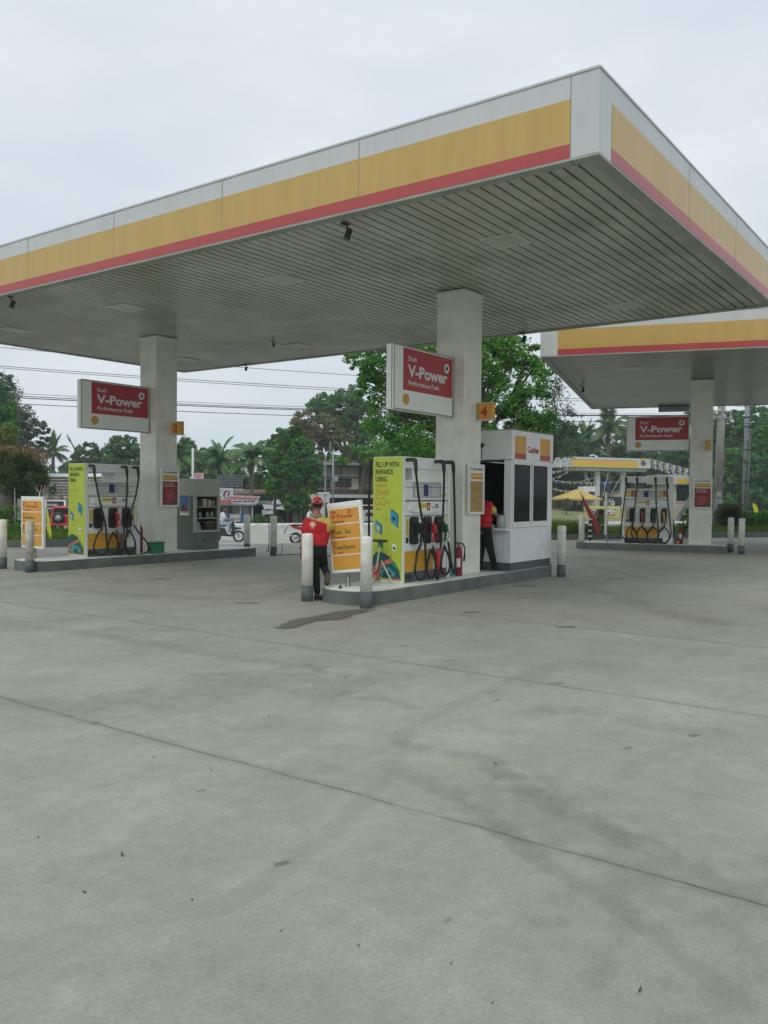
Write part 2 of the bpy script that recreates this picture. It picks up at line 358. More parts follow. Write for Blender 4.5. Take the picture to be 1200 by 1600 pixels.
# voxel-fused bodies: capsules and ellipsoids become one continuous surface
def fused(name, caps, balls, voxel, m, parent=None, smooth=3, label=None):
    mb = MB()
    for c in caps:
        p0, p1, r0, r1 = c[:4]; a, b = Vector(p0), Vector(p1); k = 6
        pts = [a + (b-a)*(i/k) for i in range(k+1)]; rs = [r0 + (r1-r0)*i/k for i in range(k+1)]
        mb.tube(pts, rs, m, n=12); mb.ball(a, r0*.99, m, n=12); mb.ball(b, r1*.99, m, n=12)
    for c in balls:
        mx = None
        if len(c) > 2:
            mx = Matrix.Translation(c[0]) @ c[2].to_matrix().to_4x4(); mb.ball((0,0,0), c[1], m, n=16, mx=mx)
        else: mb.ball(c[0], c[1], m, n=16)
    o = mb.build(name)
    o.modifiers.new('r', 'REMESH').mode = 'VOXEL'; o.modifiers['r'].voxel_size = voxel; o.modifiers['r'].use_smooth_shade = True
    sm = o.modifiers.new('s', 'SMOOTH'); sm.factor = .6; sm.iterations = smooth
    me = bpy.data.meshes.new_from_object(o.evaluated_get(bpy.context.evaluated_depsgraph_get()))
    me.materials.clear(); me.materials.append(M(m))
    old = o.data; o.modifiers.clear(); o.data = me; bpy.data.meshes.remove(old); me.name = name
    me.polygons.foreach_set('use_smooth', [True]*len(me.polygons)); me.polygons.foreach_set('material_index', [0]*len(me.polygons))
    if parent: o.parent = parent
    if label: o['label'] = label
    return o
def face_paint(o, fn, mats):                        # material per face by a test on the face centre (printed cloth areas)
    for m in mats: o.data.materials.append(M(m))
    for p in o.data.polygons: p.material_index = fn(p.center)

# ------------------------------------------------------------------ plants
rng = np.random.default_rng(11)
def leaf_mesh(name, pts, size, m, parent=None, loc=(0,0,0), droop=.0, aspect=.55, mats=None, mi=None):
    n = len(pts); pts = np.asarray(pts, float)
    d = rng.normal(size=(n,3)); d[:,2] = d[:,2]*.7 - droop; d /= np.linalg.norm(d, axis=1)[:,None]
    e = rng.normal(size=(n,3)); e -= d*(e*d).sum(1)[:,None]; e /= np.linalg.norm(e, axis=1)[:,None]
    s = (size*rng.uniform(.6, 1.35, n))[:,None]
    nn = np.cross(d, e)
    v = np.stack([pts - d*s*.5, pts + e*s*aspect*.5 + nn*s*.06, pts + d*s*.5, pts - e*s*aspect*.5 + nn*s*.06], 1).reshape(-1,3)
    me = bpy.data.meshes.new(name); me.vertices.add(n*4); me.vertices.foreach_set('co', v.ravel())
    me.loops.add(n*4); me.loops.foreach_set('vertex_index', np.arange(n*4))
    me.polygons.add(n); me.polygons.foreach_set('loop_start', np.arange(n)*4); me.polygons.foreach_set('loop_total', np.full(n, 4))
    for k in (mats or [m]): me.materials.append(M(k))
    if mi is not None: me.polygons.foreach_set('material_index', np.asarray(mi, int))
    me.update(calc_edges=True); me.validate()
    o = bpy.data.objects.new(name, me); COL.objects.link(o); o.location = loc
    if parent: o.parent = parent
    return o
def clump_pts(blobs, per, clumps, spread=.28, inner=.45, rg=None):
    rg = rg or rng; out = []
    tot = sum((b[3]*b[4]*b[5])**(2/3) for b in blobs)
    for b in blobs:
        k = max(3, int(clumps*(b[3]*b[4]*b[5])**(2/3)/tot)); c = rg.normal(size=(k,3)); c /= np.linalg.norm(c, axis=1)[:,None]
        c *= rg.uniform(inner, 1.0, k)[:,None]**.6
        c = c*np.array(b[3:6]) + np.array(b[:3]); rr = spread*min(b[3:6])*rg.uniform(.6, 1.5, k)
        q = rg.normal(size=(k, per, 3)); q /= np.linalg.norm(q, axis=2)[:,:,None]; q *= rg.uniform(.2, 1, (k, per))[:,:,None]**.5
        q[:,:,2] *= .7
        out.append((c[:,None,:] + q*rr[:,None,None]).reshape(-1,3))
    return np.concatenate(out)
def tree(label, base, h, blobs, leaf, m, per=60, clumps=160, trunk_r=.18, trunk_top=None, cat='tree', name='tree', group=None, bark='bark', spread=.28,
         inner=.45, limbs=True, mats=None, aspect=.55, mi_fn=None, lean=(0,0)):
    """blobs relative to base: (x, y, z, rx, ry, rz)"""
    t = thing(name, label, cat, base, 0, group)
    cx = sum(b[0] for b in blobs)/len(blobs); cy = sum(b[1] for b in blobs)/len(blobs); zt = trunk_top or min(b[2] for b in blobs)
    mb = MB(); k = Vector((cx*.5+lean[0], cy*.5+lean[1], zt))
    mb.tube(spline([(0,0,-.1), (cx*.12+.05*trunk_r, cy*.1, zt*.35), (cx*.3, cy*.3-.02, zt*.7), k], 5), [trunk_r*(1.25-.6*i/15) for i in range(16)], bark, n=9)
    if limbs:
        for b in blobs:
            e = Vector(b[:3]); mid = (k+e)/2 + Vector((random.uniform(-.2,.2), random.uniform(-.2,.2), .15*b[5]))
            P = spline([k-Vector((0,0,.15)), mid, e], 4); mb.tube(P, [trunk_r*.55*(1-.75*i/(len(P)-1)) for i in range(len(P))], bark, n=6)
            for _ in range(3):
                e2 = e + Vector((random.uniform(-1,1)*b[3]*.8, random.uniform(-1,1)*b[4]*.8, random.uniform(-.3,.9)*b[5]*.8))
                mb.tube([mid, (mid+e2)/2 + Vector((0,0,.1*b[5])), e2], [trunk_r*.22, trunk_r*.14, trunk_r*.05], bark, n=5)
    mb.build('trunk', t)
    pts = clump_pts(blobs, per, clumps, spread, inner)
    leaf_mesh('crown', pts, leaf, m, t, aspect=aspect, mats=mats, mi=(mi_fn(pts) if mi_fn else None))
    return t
MK['forecourt'] = lambda: concrete('forecourt concrete', (.318,.318,.270))
MK['road'] = lambda: concrete('road concrete', (.36,.365,.33), False)
MK['earth'] = lambda: mat('far ground', (.17,.18,.11), .95, .1, var=.35, scale=.4, dirt=(.10,.15,.05), dirt_amt=.8, dirt_scale=.2)
MK['stain_track'] = lambda: stainmat('tyre grime', (.14,.14,.11), .7, .125, 4)
MK['stain_light'] = lambda: stainmat('pale scuff', (.40,.39,.34), .8, .32, 3)
MK['stain_oil'] = lambda: stainmat('oil spot', (.07,.065,.05), .5, .38, 9)
MK['stain_wet'] = lambda: stainmat('water puddle', (.125,.12,.092), .6, .92, 3, -1.15)
MK['soffit_darker'] = lambda: mat('darker soffit strip', (.17,.185,.145), .30, .5, var=.25, scale=1.0, dirt=(.09,.10,.065), dirt_amt=.7, dirt_scale=.6)  # soffit strips of the right canopy in a darker tone
MK['seam_grey'] = lambda: mat('grey seam', (.24,.22,.16), .6)
MK['lcd'] = lambda: mat('display glass', (.50,.53,.49), .3, .5, var=.05)
MK['ext_red'] = lambda: mat('extinguisher red', (.27,.014,.016), .4, .4, var=.2)
MK['poster_red'] = lambda: mat('poster maroon', (.27,.035,.03), .5, var=.35, scale=8)
MK['poster_light'] = lambda: mat('poster red picture', (.42,.09,.07), .5, var=.5, scale=14)
MK['green_dull'] = lambda: mat('poster green', (.06,.11,.03), .5, var=.3)
MK['boll_worn'] = lambda: mat('worn bollard paint', (.62,.60,.52), .6, .3, var=.2, scale=7, dirt=(.20,.18,.14), dirt_amt=.8, dirt_scale=6, speck=.7)
MK['green_print2'] = lambda: mat('dark green print', (.012,.10,.075), .4, var=.2)
MK['lime_faded'] = lambda: mat('faded lime print', (.50,.50,.05), .4, var=.05)
MK['nozzle_green'] = lambda: mat('green nozzle cover', (.01,.09,.045), .4, var=.2)
MK['text_olive'] = lambda: mat('olive lettering', (.09,.15,.015), .5, var=.03)
MK['booth_glass'] = lambda: mat('smoked glass', (.005,.008,.006), .10, .08, var=.1)
MK['wall_booth'] = lambda: mat('booth white paint', (.78,.80,.79), .5, .3, var=.05, scale=1.5, dirt=(.38,.37,.32), dirt_amt=.4, dirt_scale=1.4)
MK['jar'] = lambda: mat('cloudy plastic', (.36,.39,.36), .15, .6, var=.3, scale=12)
MK['cab_door'] = lambda: mat('cabinet door', (.14,.165,.14), .5, .3, var=.15)
MK['poster_sky'] = lambda: mat('poster blue', (.05,.17,.36), .5, var=.4, scale=9); MK['pink_dark'] = lambda: mat('poster rose', (.30,.05,.10), .5, var=.3)
MK['bottle_pale'] = lambda: mat('pale bottle', (.30,.34,.34), .4, .4, var=.3, scale=20)
MK['coral_pale'] = lambda: mat('pale piping', (.62,.36,.28), .6)
MK['leaf_round'] = lambda: leafmat('clipped tree leaves', (.06,.115,.035), (.13,.20,.065), (.24,.22,.11))
MK['cable_grey'] = lambda: mat('cable sheath', (.06,.065,.065), .6, var=.1)
MK['flag_yellow'] = lambda: mat('flag yellow', (.68,.64,.07), .7, .2, var=.08)
MK['hedge_core'] = lambda: mat('dark hedge core', (.03,.028,.018), .95, .1, var=.5, scale=10)
MK['glass_grey_blue'] = lambda: mat('grey blue glass', (.13,.17,.18), .3, .5, var=.5, scale=2)  # grey blue tone mottled into the glass colour
MK['banner_black'] = lambda: mat('black tarpaulin', (.03,.032,.035), .5, .4, var=.5, scale=3)
MK['fascia_gold'] = lambda: mat('gold fascia', (.68,.45,.06), .4, var=.08)
MK['yard'] = lambda: mat('dry yard grass', (.24,.24,.12), .95, .1, var=.4, scale=2, dirt=(.13,.18,.06), dirt_amt=.8, dirt_scale=1.0)

# ================================================================== SETTING: ground, road, verges
def w2l(x, y):
    dx, dy = x-PA[0], y-PA[1]; return (dx*BV[0]+dy*BV[1], dx*AV[0]+dy*AV[1])
def concrete(name, base, joints=True, rough=.72):
    m = bpy.data.materials.new(name); m.use_nodes = True; nt = m.node_tree; b = nt.nodes['Principled BSDF']; L = nt.links.new
    b.inputs['Specular IOR Level'].default_value = .35
    tc = N(nt, 'ShaderNodeTexCoord'); src = tc.outputs['Object']
    def noise(sc, det=6, ro=.6, stretch=None, dist=0):
        n = N(nt, 'ShaderNodeTexNoise'); n.inputs['Scale'].default_value = sc; n.inputs['Detail'].default_value = det; n.inputs['Roughness'].default_value = ro
        n.inputs['Distortion'].default_value = dist
        if stretch:
            mp = N(nt, 'ShaderNodeMapping'); mp.inputs['Scale'].default_value = stretch[:3]; mp.inputs['Rotation'].default_value = (0, 0, stretch[3]); L(src, mp.inputs[0]); L(mp.outputs[0], n.inputs['Vector'])
        else: L(src, n.inputs['Vector'])
        return n.outputs['Fac']
    def rng_(v, a, b_, c, d):
        r = N(nt, 'ShaderNodeMapRange'); r.inputs[1].default_value = a; r.inputs[2].default_value = b_; r.inputs[3].default_value = c; r.inputs[4].default_value = d; L(v, r.inputs[0]); return r.outputs[0]
    def mul(a, b_):
        r = N(nt, 'ShaderNodeMath', operation='MULTIPLY')
        L(a, r.inputs[0])
        if isinstance(b_, float): r.inputs[1].default_value = b_
        else: L(b_, r.inputs[1])
        return r.outputs[0]
    big = rng_(noise(.25, 6, .62, dist=.9), .3, .7, .87, 1.09)
    mid = rng_(noise(1.6, 10, .72, dist=.5), .3, .7, .88, 1.08)
    swp = rng_(noise(.8, 6, .6, (.25, 1.6, 1, .5)), .35, .7, 1.07, .93)      # long wiped streaks
    fine = rng_(noise(60, 8, .85), .3, .7, .70, 1.26)
    grit = rng_(noise(120, 3, .6), .62, .72, 1.0, .62)
    blo = rng_(noise(8, 6, .7), .32, .68, .90, 1.09)
    f = mul(mul(mul(mul(mul(big, mid), swp), fine), grit), blo)
    if joints:
        sx = N(nt, 'ShaderNodeSeparateXYZ'); L(src, sx.inputs[0])
        wob = rng_(noise(2.5, 4), 0, 1, -.03, .03)
        a = N(nt, 'ShaderNodeMath', operation='ADD'); L(sx.outputs[0], a.inputs[0]); L(wob, a.inputs[1])
        a2 = N(nt, 'ShaderNodeMath', operation='ADD'); L(a.outputs[0], a2.inputs[0]); a2.inputs[1].default_value = 4.94+30.7
        dv = N(nt, 'ShaderNodeMath', operation='DIVIDE'); L(a2.outputs[0], dv.inputs[0]); dv.inputs[1].default_value = 3.07
        fr = N(nt, 'ShaderNodeMath', operation='FRACT'); L(dv.outputs[0], fr.inputs[0])
        pp = N(nt, 'ShaderNodeMath', operation='PINGPONG'); L(dv.outputs[0], pp.inputs[0]); pp.inputs[1].default_value = .5
        ln = rng_(pp.outputs[0], .0015, .0038, 1, 0)                      # thin crack
        ln2 = rng_(pp.outputs[0], .0, .022, .30, 0)                       # grime beside it
        brk = rng_(noise(1.7, 6, .75), .33, .53, .15, 1.0)
        mxm = N(nt, 'ShaderNodeMath', operation='MAXIMUM'); L(mul(ln, brk), mxm.inputs[0]); L(mul(ln2, brk), mxm.inputs[1])
        fl = N(nt, 'ShaderNodeMath', operation='FLOOR'); L(dv.outputs[0], fl.inputs[0])
        wn = N(nt, 'ShaderNodeTexWhiteNoise', noise_dimensions='1D'); L(fl.outputs[0], wn.inputs['W'])
        f = mul(f, rng_(wn.outputs['Value'], 0, 1, .965, 1.035))
        f = mul(f, rng_(mxm.outputs[0], 0, 1, 1, .44))
    # warm dirt patches
    dirt = rng_(noise(.55, 9, .70, dist=.9), .48, .72, 0, .55)
    c1 = N(nt, 'ShaderNodeMixRGB'); c1.inputs[1].default_value = (*base, 1); c1.inputs[2].default_value = (base[0]*.76, base[1]*.74, base[2]*.62, 1); L(dirt, c1.inputs[0])
    mu = N(nt, 'ShaderNodeMixRGB', blend_type='MULTIPLY'); mu.inputs[0].default_value = 1; L(c1.outputs[0], mu.inputs[1]); L(f, mu.inputs[2])
    L(mu.outputs[0], b.inputs['Base Color'])
    L(rng_(noise(1.1, 6), .3, .7, rough-.12, rough+.1), b.inputs['Roughness'])
    bp = N(nt, 'ShaderNodeBump'); bp.inputs['Strength'].default_value = .35; bp.inputs['Distance'].default_value = .004
    L(noise(90, 5, .7), bp.inputs['Height']); L(bp.outputs[0], b.inputs['Normal'])
    return m



def sheet(name, pts, z, m, world=True, kind='structure'):
    mb = MB(); mb.poly([(*(w2l(*p) if world else p), 0) for p in pts], m)
    return tag(mb.build(name, loc=(PA[0], PA[1], z), rotz=TH), None, None, kind=kind)
sheet('ground', [(-1500,-500), (1500,-500), (1500,2200), (-1500,2200)], -2.0, 'earth')
kl = lambda s, t: RT(s, t)[:2]
VR = st(800, 0)[0]                                   # right verge starts behind the booth
sheet('forecourt', [(-60,-14), (60,-14), kl(60, .01), kl(-60, .01)], 0, 'forecourt')
def sheet3(name, rows, m, s0=-90, s1=140):           # strips along the highway: rows of (t, z)
    mb = MB()
    for (t0, z0), (t1, z1) in zip(rows, rows[1:]): mb.poly([(s0,t0,z0),(s1,t0,z0),(s1,t1,z1),(s0,t1,z1)], m)
    return tag(mb.build(name, loc=(*RK, 0), rotz=RDA), None, None, kind='structure')
sheet3('driveway', [(.01, 0), (2, -.10), (11, -.73)], 'road')
sheet3('road', [(11, -.73), (34, -.75)], 'road')
sheet3('kerb', [(34, -.75), (34.02, -.62), (34.5, -.62)], 'kerb_white')
sheet3('far_bank', [(90, -1.28), (400, -1.5)], 'earth', -500, 700)
def verge(s0, s1):
    mb = MB()
    mb.box(s0, s1, -.02, .16, -.02, .20, 'kerb_grey'); mb.box(s0, s1, 3.05, 3.2, -.5, .18, 'kerb_grey')
    for s in (s0, s1): mb.box(s-.07 if s == s0 else s, s if s == s0 else s+.07, -.02, 3.2, -.5, .20, 'kerb_grey')
    tag(mb.build('kerb', loc=(*RK, 0), rotz=RDA), None, None, kind='structure')
    mb = MB(); mb.box(s0, s1, .16, 3.05, -.3, .165, 'soil')
    tag(mb.build('verge_soil', loc=(*RK, 0), rotz=RDA), None, None, kind='structure')
verge(-34, -7.16); verge(VR, 42)
def grass(nm, s0, s1, t0, t1, n, h0, h1, z=.16):
    v = []; fs = []
    S_ = rng.uniform(s0, s1, n); T_ = rng.uniform(t0, t1, n); H = rng.uniform(h0, h1, n)*(0.65+.5*np.sin(S_*1.7+T_*2)**2)
    a = rng.uniform(0, 6.28, n); le = rng.uniform(-.5, .5, (n,2))
    P = np.zeros((n, 3, 3)); w_ = .012 + .006*rng.random(n)
    P[:,0] = np.stack([S_-np.cos(a)*w_, T_-np.sin(a)*w_, np.full(n, z)], 1); P[:,1] = np.stack([S_+np.cos(a)*w_, T_+np.sin(a)*w_, np.full(n, z)], 1)
    P[:,2] = np.stack([S_+le[:,0]*H, T_+le[:,1]*H, z+H], 1)
    me = bpy.data.meshes.new(nm); me.vertices.add(n*3); me.vertices.foreach_set('co', P.ravel())
    me.loops.add(n*3); me.loops.foreach_set('vertex_index', np.arange(n*3)); me.polygons.add(n)
    me.polygons.foreach_set('loop_start', np.arange(n)*3); me.polygons.foreach_set('loop_total', np.full(n, 3))
    me.materials.append(M('grass')); me.update(calc_edges=True)
    o = bpy.data.objects.new(nm, me); COL.objects.link(o); o.location = (*RK, 0); o.rotation_euler = (0,0,RDA)
    return o
tag(grass('grass', -14.5, -7.25, .2, 3.0, 26000, .14, .36), 'green grass growing on the raised verge behind the round tree', 'grass', kind='stuff')
tag(grass('grass', VR+.1, 26, .2, 3.0, 50000, .10, .34), 'green grass growing on the raised verge below the leaning pole', 'grass', kind='stuff')
tag(grass('grass', 6.45, 8.6, .2, 2.4, 9000, .28, .55), 'taller weeds at the near end of the right verge', 'weeds', kind='stuff')

# stains, puddle and tyre marks: real patches of grime lying on the slab
def stainmat(name, col, rough, amt, sc=5, off=-1.5):
    m = bpy.data.materials.new(name); m.use_nodes = True; nt = m.node_tree; L = nt.links.new; b = nt.nodes['Principled BSDF']
    b.inputs['Base Color'].default_value = (*col, 1); b.inputs['Roughness'].default_value = rough; b.inputs['Specular IOR Level'].default_value = .5
    at_ = N(nt, 'ShaderNodeAttribute', attribute_name='edge'); tc = N(nt, 'ShaderNodeTexCoord')
    n = N(nt, 'ShaderNodeTexNoise'); n.inputs['Scale'].default_value = sc; n.inputs['Detail'].default_value = 7; n.inputs['Roughness'].default_value = .68; L(tc.outputs['Object'], n.inputs['Vector'])
    a = N(nt, 'ShaderNodeMath', operation='MULTIPLY_ADD'); L(n.outputs['Fac'], a.inputs[0]); a.inputs[1].default_value = 2.0; a.inputs[2].default_value = off
    s = N(nt, 'ShaderNodeMath', operation='ADD'); L(a.outputs[0], s.inputs[0]); L(at_.outputs['Fac'], s.inputs[1])
    r = N(nt, 'ShaderNodeMapRange'); r.inputs[1].default_value = 0; r.inputs[2].default_value = .6; r.inputs[3].default_value = 0; r.inputs[4].default_value = amt; L(s.outputs[0], r.inputs[0])
    tr = N(nt, 'ShaderNodeBsdfTransparent'); mx = N(nt, 'ShaderNodeMixShader'); L(r.outputs[0], mx.inputs[0]); L(tr.outputs[0], mx.inputs[1]); L(b.outputs[0], mx.inputs[2])
    L(mx.outputs[0], nt.nodes['Material Output'].inputs[0]); return m




def gpt(u, v):
    d = ray(u, v); t = -CH/d[2]; return Vector((d[0]*t, d[1]*t, 0))
def ribbon(name, pts, w, m, z, taper=True):
    P = spline([Vector(p) for p in pts], 8); n = len(P); vs, fs, col = [], [], []
    ws = w if isinstance(w, (list, tuple)) else None
    for i, p in enumerate(P):
        d = P[min(i+1, n-1)] - P[max(i-1, 0)]; d.z = 0; d.normalize(); q = Vector((-d.y, d.x, 0)); f = i/(n-1)
        ww = w if ws is None else ws[min(int(f*(len(ws)-1)), len(ws)-2)]*(1-(f*(len(ws)-1) % 1)) + ws[min(int(f*(len(ws)-1))+1, len(ws)-1)]*(f*(len(ws)-1) % 1)
        e = min(1, min(f, 1-f)*6) if taper else 1
        for k in range(5): vs.append(p + q*ww*(k/2-1)*.5); col.append((1-abs(k/2-1)**2)*e)
    for i in range(n-1):
        for k in range(4): fs.append((i*5+k, i*5+k+1, (i+1)*5+k+1, (i+1)*5+k))
    me = bpy.data.meshes.new(name); me.from_pydata([(v[0], v[1], z) for v in vs], [], fs); me.materials.append(M(m))
    a = me.attributes.new('edge', 'FLOAT', 'POINT'); a.data.foreach_set('value', col); me.update()
    o = bpy.data.objects.new(name, me); COL.objects.link(o); return tag(o, None, None, kind='structure')
G_ = lambda *p: [gpt(u, v) for u, v in p]
ribbon('ground_tyre_mark', G_((585,1165),(605,1195),(700,1240),(800,1310),(900,1375),(990,1430),(1060,1490),(1150,1560),(1230,1600)), [.25,.35,.30,.26,.24,.22,.2,.2], 'stain_track', .0020)
ribbon('ground_tyre_mark', G_((590,1130),(640,1165),(760,1190),(830,1240),(960,1300),(1230,1420)), .34, 'stain_track', .0024)
ribbon('ground_tyre_mark', G_((520,1080),(560,1090),(610,1095),(680,1120)), .26, 'stain_track', .0028)
ribbon('ground_tyre_mark', G_((760,1120),(900,1110),(1060,1140),(1200,1150)), .5, 'stain_track', .0016)
ribbon('ground_tyre_mark', G_((-20,965),(200,1000),(420,1035),(560,1050)), .5, 'stain_track', .0012)
ribbon('ground_tyre_mark', G_((-20,905),(150,925),(330,935),(420,930),(480,912)), .8, 'stain_track', .0014)
ribbon('ground_tyre_mark', G_((880,1600),(960,1480),(980,1440),(970,1410)), .2, 'stain_track', .0032)
ribbon('ground_tyre_mark', G_((870,905),(960,930),(1050,960),(1200,985)), .9, 'stain_track', .0018)
ribbon('ground_tyre_mark', G_((700,1180),(900,1290),(1060,1350),(1330,1450)), 1.5, 'stain_track', .0007)
ribbon('ground_tyre_mark', G_((-60,1080),(150,1110),(420,1060),(640,1100)), 1.6, 'stain_track', .0005)
ribbon('ground_scuff', G_((255,1440),(320,1420),(390,1390),(560,1260),(680,1100)), .22, 'stain_light', .0010)
ribbon('ground_scuff', G_((560,1200),(660,1130),(760,1080),(900,1020)), .22, 'stain_light', .0009)
ribbon('ground_scuff', G_((900,880),(960,893),(1010,905)), .5, 'stain_light', .0011)
ribbon('ground_scuff', G_((940,1240),(1020,1180),(1110,1160)), .22, 'stain_light', .0013)
for k_, (u, v, r_) in enumerate(((735,957,.16), (675,942,.09), (775,1095,.04), (385,943,.25), (870,1068,.08), (1085,1150,.05), (440,1350,.04), (360,985,.05), (885,980,.18), (820,916,.3), (700,1440,.02),
                  (250,905,.3), (980,1170,.04), (630,1010,.06), (150,1130,.03), (314,1237,.03), (960,905,.22))):
    p = gpt(u, v); ribbon('ground_oil_spot', [p-Vector((r_,.02,0)), p, p+Vector((r_,.03,0))], r_*1.5, 'stain_oil', .0036+.0002*k_, taper=True)
ribbon('ground_puddle', G_((420,981),(450,980),(475,970),(510,966),(545,957),(590,951)), [.12,.30,.42,.60,.50,.3], 'stain_wet', .0085)
mb = MB()                                            # dry leaves, twigs and chips on the slab
for u, v, s_ in ((191,1337,.030),(1000,1549,.025),(300,1408,.012),(705,1508,.012),(132,1396,.014),(775,1195,.02),(540,1060,.02),(620,1145,.012),(1010,1120,.016),(330,1205,.01),
                 (440,1456,.012),(640,1058,.018),(60,1310,.01),(860,1250,.012),(480,1300,.008),(1100,1350,.01),(240,1185,.012),(770,1570,.008),(560,1480,.008),(420,1120,.012)):
    p = gpt(u, v); a = random.uniform(0, 6.28); d = Vector((math.cos(a), math.sin(a), 0))*s_*.6; q = Vector((-d.y, d.x, 0))*.3
    mb.poly([p-d+Vector((0,0,.004)), p+q+Vector((0,0,.002)), p+d+Vector((0,0,.012)), p-q+Vector((0,0,.006))], 'bark', thick=(0,0,.003))
tag(mb.build('litter'), 'dry leaf scraps and twigs scattered on the concrete', 'litter', kind='stuff')

# ================================================================== NEAR CANOPY
def canopy(label, loc, rotz, W, D, z0, z1, strip=.172, joints=(), corner=(.345, .316), pillars=(), lights=(), along='x', sm='soffit'):
    """local: x 0..W, y 0..D; fascia on all four sides between z0 and z1"""
    t = thing('station_canopy', label, 'canopy', loc, rotz); H = z1-z0; r0, r1, r2 = z0, z0+H*.166, z0+H*.702
    for k, (ax, fixed, ln, c0) in enumerate((('y', 0, D, corner[1]), ('x', 0, W, corner[0]), ('y', W, D, corner[1]), ('x', D, W, corner[0]))):
        mb = MB(); out = -1 if fixed == 0 else 1
        def bx(a0, a1, d0, d1, za, zb, m):
            lo, hi = sorted((fixed + out*d0, fixed + out*d1))
            if ax == 'y': mb.box(lo, hi, a0, a1, za, zb, m)
            else: mb.box(a0, a1, lo, hi, za, zb, m)
        e = 0 if ax == 'y' else .06
        bx(e, ln-e, -.06, 0, z0, z1, 'fascia_white')
        bx(c0, ln-c0, .0005, .004, r0+.001, r1-.001, 'fascia_red'); bx(c0, ln-c0, .0005, .004, r1+.001, r2, 'fascia_yellow')
        bx(.002, ln-.002, .001, .012, z1-.018, z1+.006, 'fascia_white')
        for j in joints:
            if c0 <= j < ln-c0: bx(j-.003, j+.003, .0042, .006, z0+.004, z1-.02, 'seam_grey')
        mb.build('fascia', t)
    mb = MB(); g = .15                                # border trim below
    mb.box(0, W, -.002, g, z0-.03, z0-.001, 'trim'); mb.box(0, W, D-g, D+.002, z0-.03, z0-.001, 'trim')
    mb.box(-.002, g, g, D-g, z0-.03, z0-.001, 'trim'); mb.box(W-g, W+.002, g, D-g, z0-.03, z0-.001, 'trim')
    for i in range(int(D/2.45)+1):
        y = min(.316+2.45*i, D-.2); mb.box(.0, g-.01, y-.004, y+.004, z0-.033, z0-.031, 'metal_line')
    mb.build('soffit_trim', t)
    mb = MB(); n = int(((D if along == 'x' else W)-2*g)/strip)
    for i in range(n+1):
        y0 = g+.004+i*strip; dz = .003*math.sin(i*12.9)
        if along == 'x': mb.box(g, W-g, y0, min(y0+strip-.034, D-g), z0-.012+dz, z0+.01, sm)
        else: mb.box(y0, min(y0+strip-.030, W-g), g, D-g, z0-.012+dz, z0+.01, sm)
    mb.box(g, W-g, g, D-g, z0+.03, z0+.05, 'soffit_dark')
    mb.build('soffit', t)
    mb = MB(); mb.box(.06, W-.06, .06, D-.06, z1-.12, z1-.08, 'sheet_grey'); mb.build('roof_deck', t)
    for (x, y) in lights:
        mb = MB(); a = .27
        e_ = .018
        for q in ((-a, a, -a, -a+e_), (-a, a, a-e_, a), (-a, -a+e_, -a+e_, a-e_), (a-e_, a, -a+e_, a-e_)): mb.box(x+q[0], x+q[1], y+q[2], y+q[3], z0-.024, z0-.0165, 'metal_white')
        mb.box(x-a+e_, x+a-e_, y-a+e_, y+a-e_, z0-.020, z0-.0165, sm); mb.build('ceiling_light', t)
    return t
cj = [.316, 3.145, 5.6, 8.07, 10.5, 12.97, 15.4]
H1 = 5.173; T1 = 6.054
can1 = canopy('large near canopy with white, yellow and red fascia above two pillars', (*PA, 0), TH, 8.576, 16.31, H1, T1, joints=cj,
              lights=((2.2,2.25),(7.1,2.3),(2.05,6.35),(1.94,10.32),(6.95,6.3),(6.95,10.4),(2.0,14.4),(6.95,14.4)))
C2 = (3.79, 20.9); C2R = R(-19)
can2 = canopy('smaller canopy with yellow and red fascia at the right, above a single pillar', (*C2, 0), C2R, 14.5, 13.1, 5.0, 5.88, joints=[7.2, 10.9], corner=(.42,.42), strip=.25, sm='soffit_darker',
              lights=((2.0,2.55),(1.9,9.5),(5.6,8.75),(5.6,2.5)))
mb = MB(); mb.box(2.5, 3.6, 12.75, 13.2, 4.80, 4.965, 'sheet_grey'); mb.build('gutter_box', can2)

# ================================================================== PUMP ISLANDS (local x: along the island away from the near end, y: across, hose face towards -y)
def frame(O, ang):
    c, s_ = math.cos(ang), math.sin(ang)
    return lambda x, y, z=0: (O[0]+c*x-s_*y, O[1]+s_*x+c*y, z)
def rounded(x0, x1, y0, y1, rn, rf, n=8):
    p = []
    for cx, cy, r_, a in ((x1-rf, y0+rf, rf, -90), (x1-rf, y1-rf, rf, 0), (x0+rn, y1-rn, rn, 90), (x0+rn, y0+rn, rn, 180)):
        p += [(cx+r_*math.cos(R(a+90*i/n)), cy+r_*math.sin(R(a+90*i/n))) for i in range(n+1)]
    return p
def island(O, ang, x0, x1, label):
    t = thing('pump_island', label, 'pump island', (*O, 0), ang, 'raised pump islands')
    mb = MB(); P = rounded(x0, x1, -.37, .70, .48, .12); mb.poly([(*p, -.02) for p in P], 'kerb_grey', thick=(0,0,.218)); mb.build('kerb', t, bevel=.012)
    mb = MB(); P = rounded(x0+.035, x1-.03, -.335, .67, .45, .1); mb.poly([(*p, .198) for p in P], 'kerb_white', thick=(0,0,.006)); mb.build('top_slab', t)
    return t
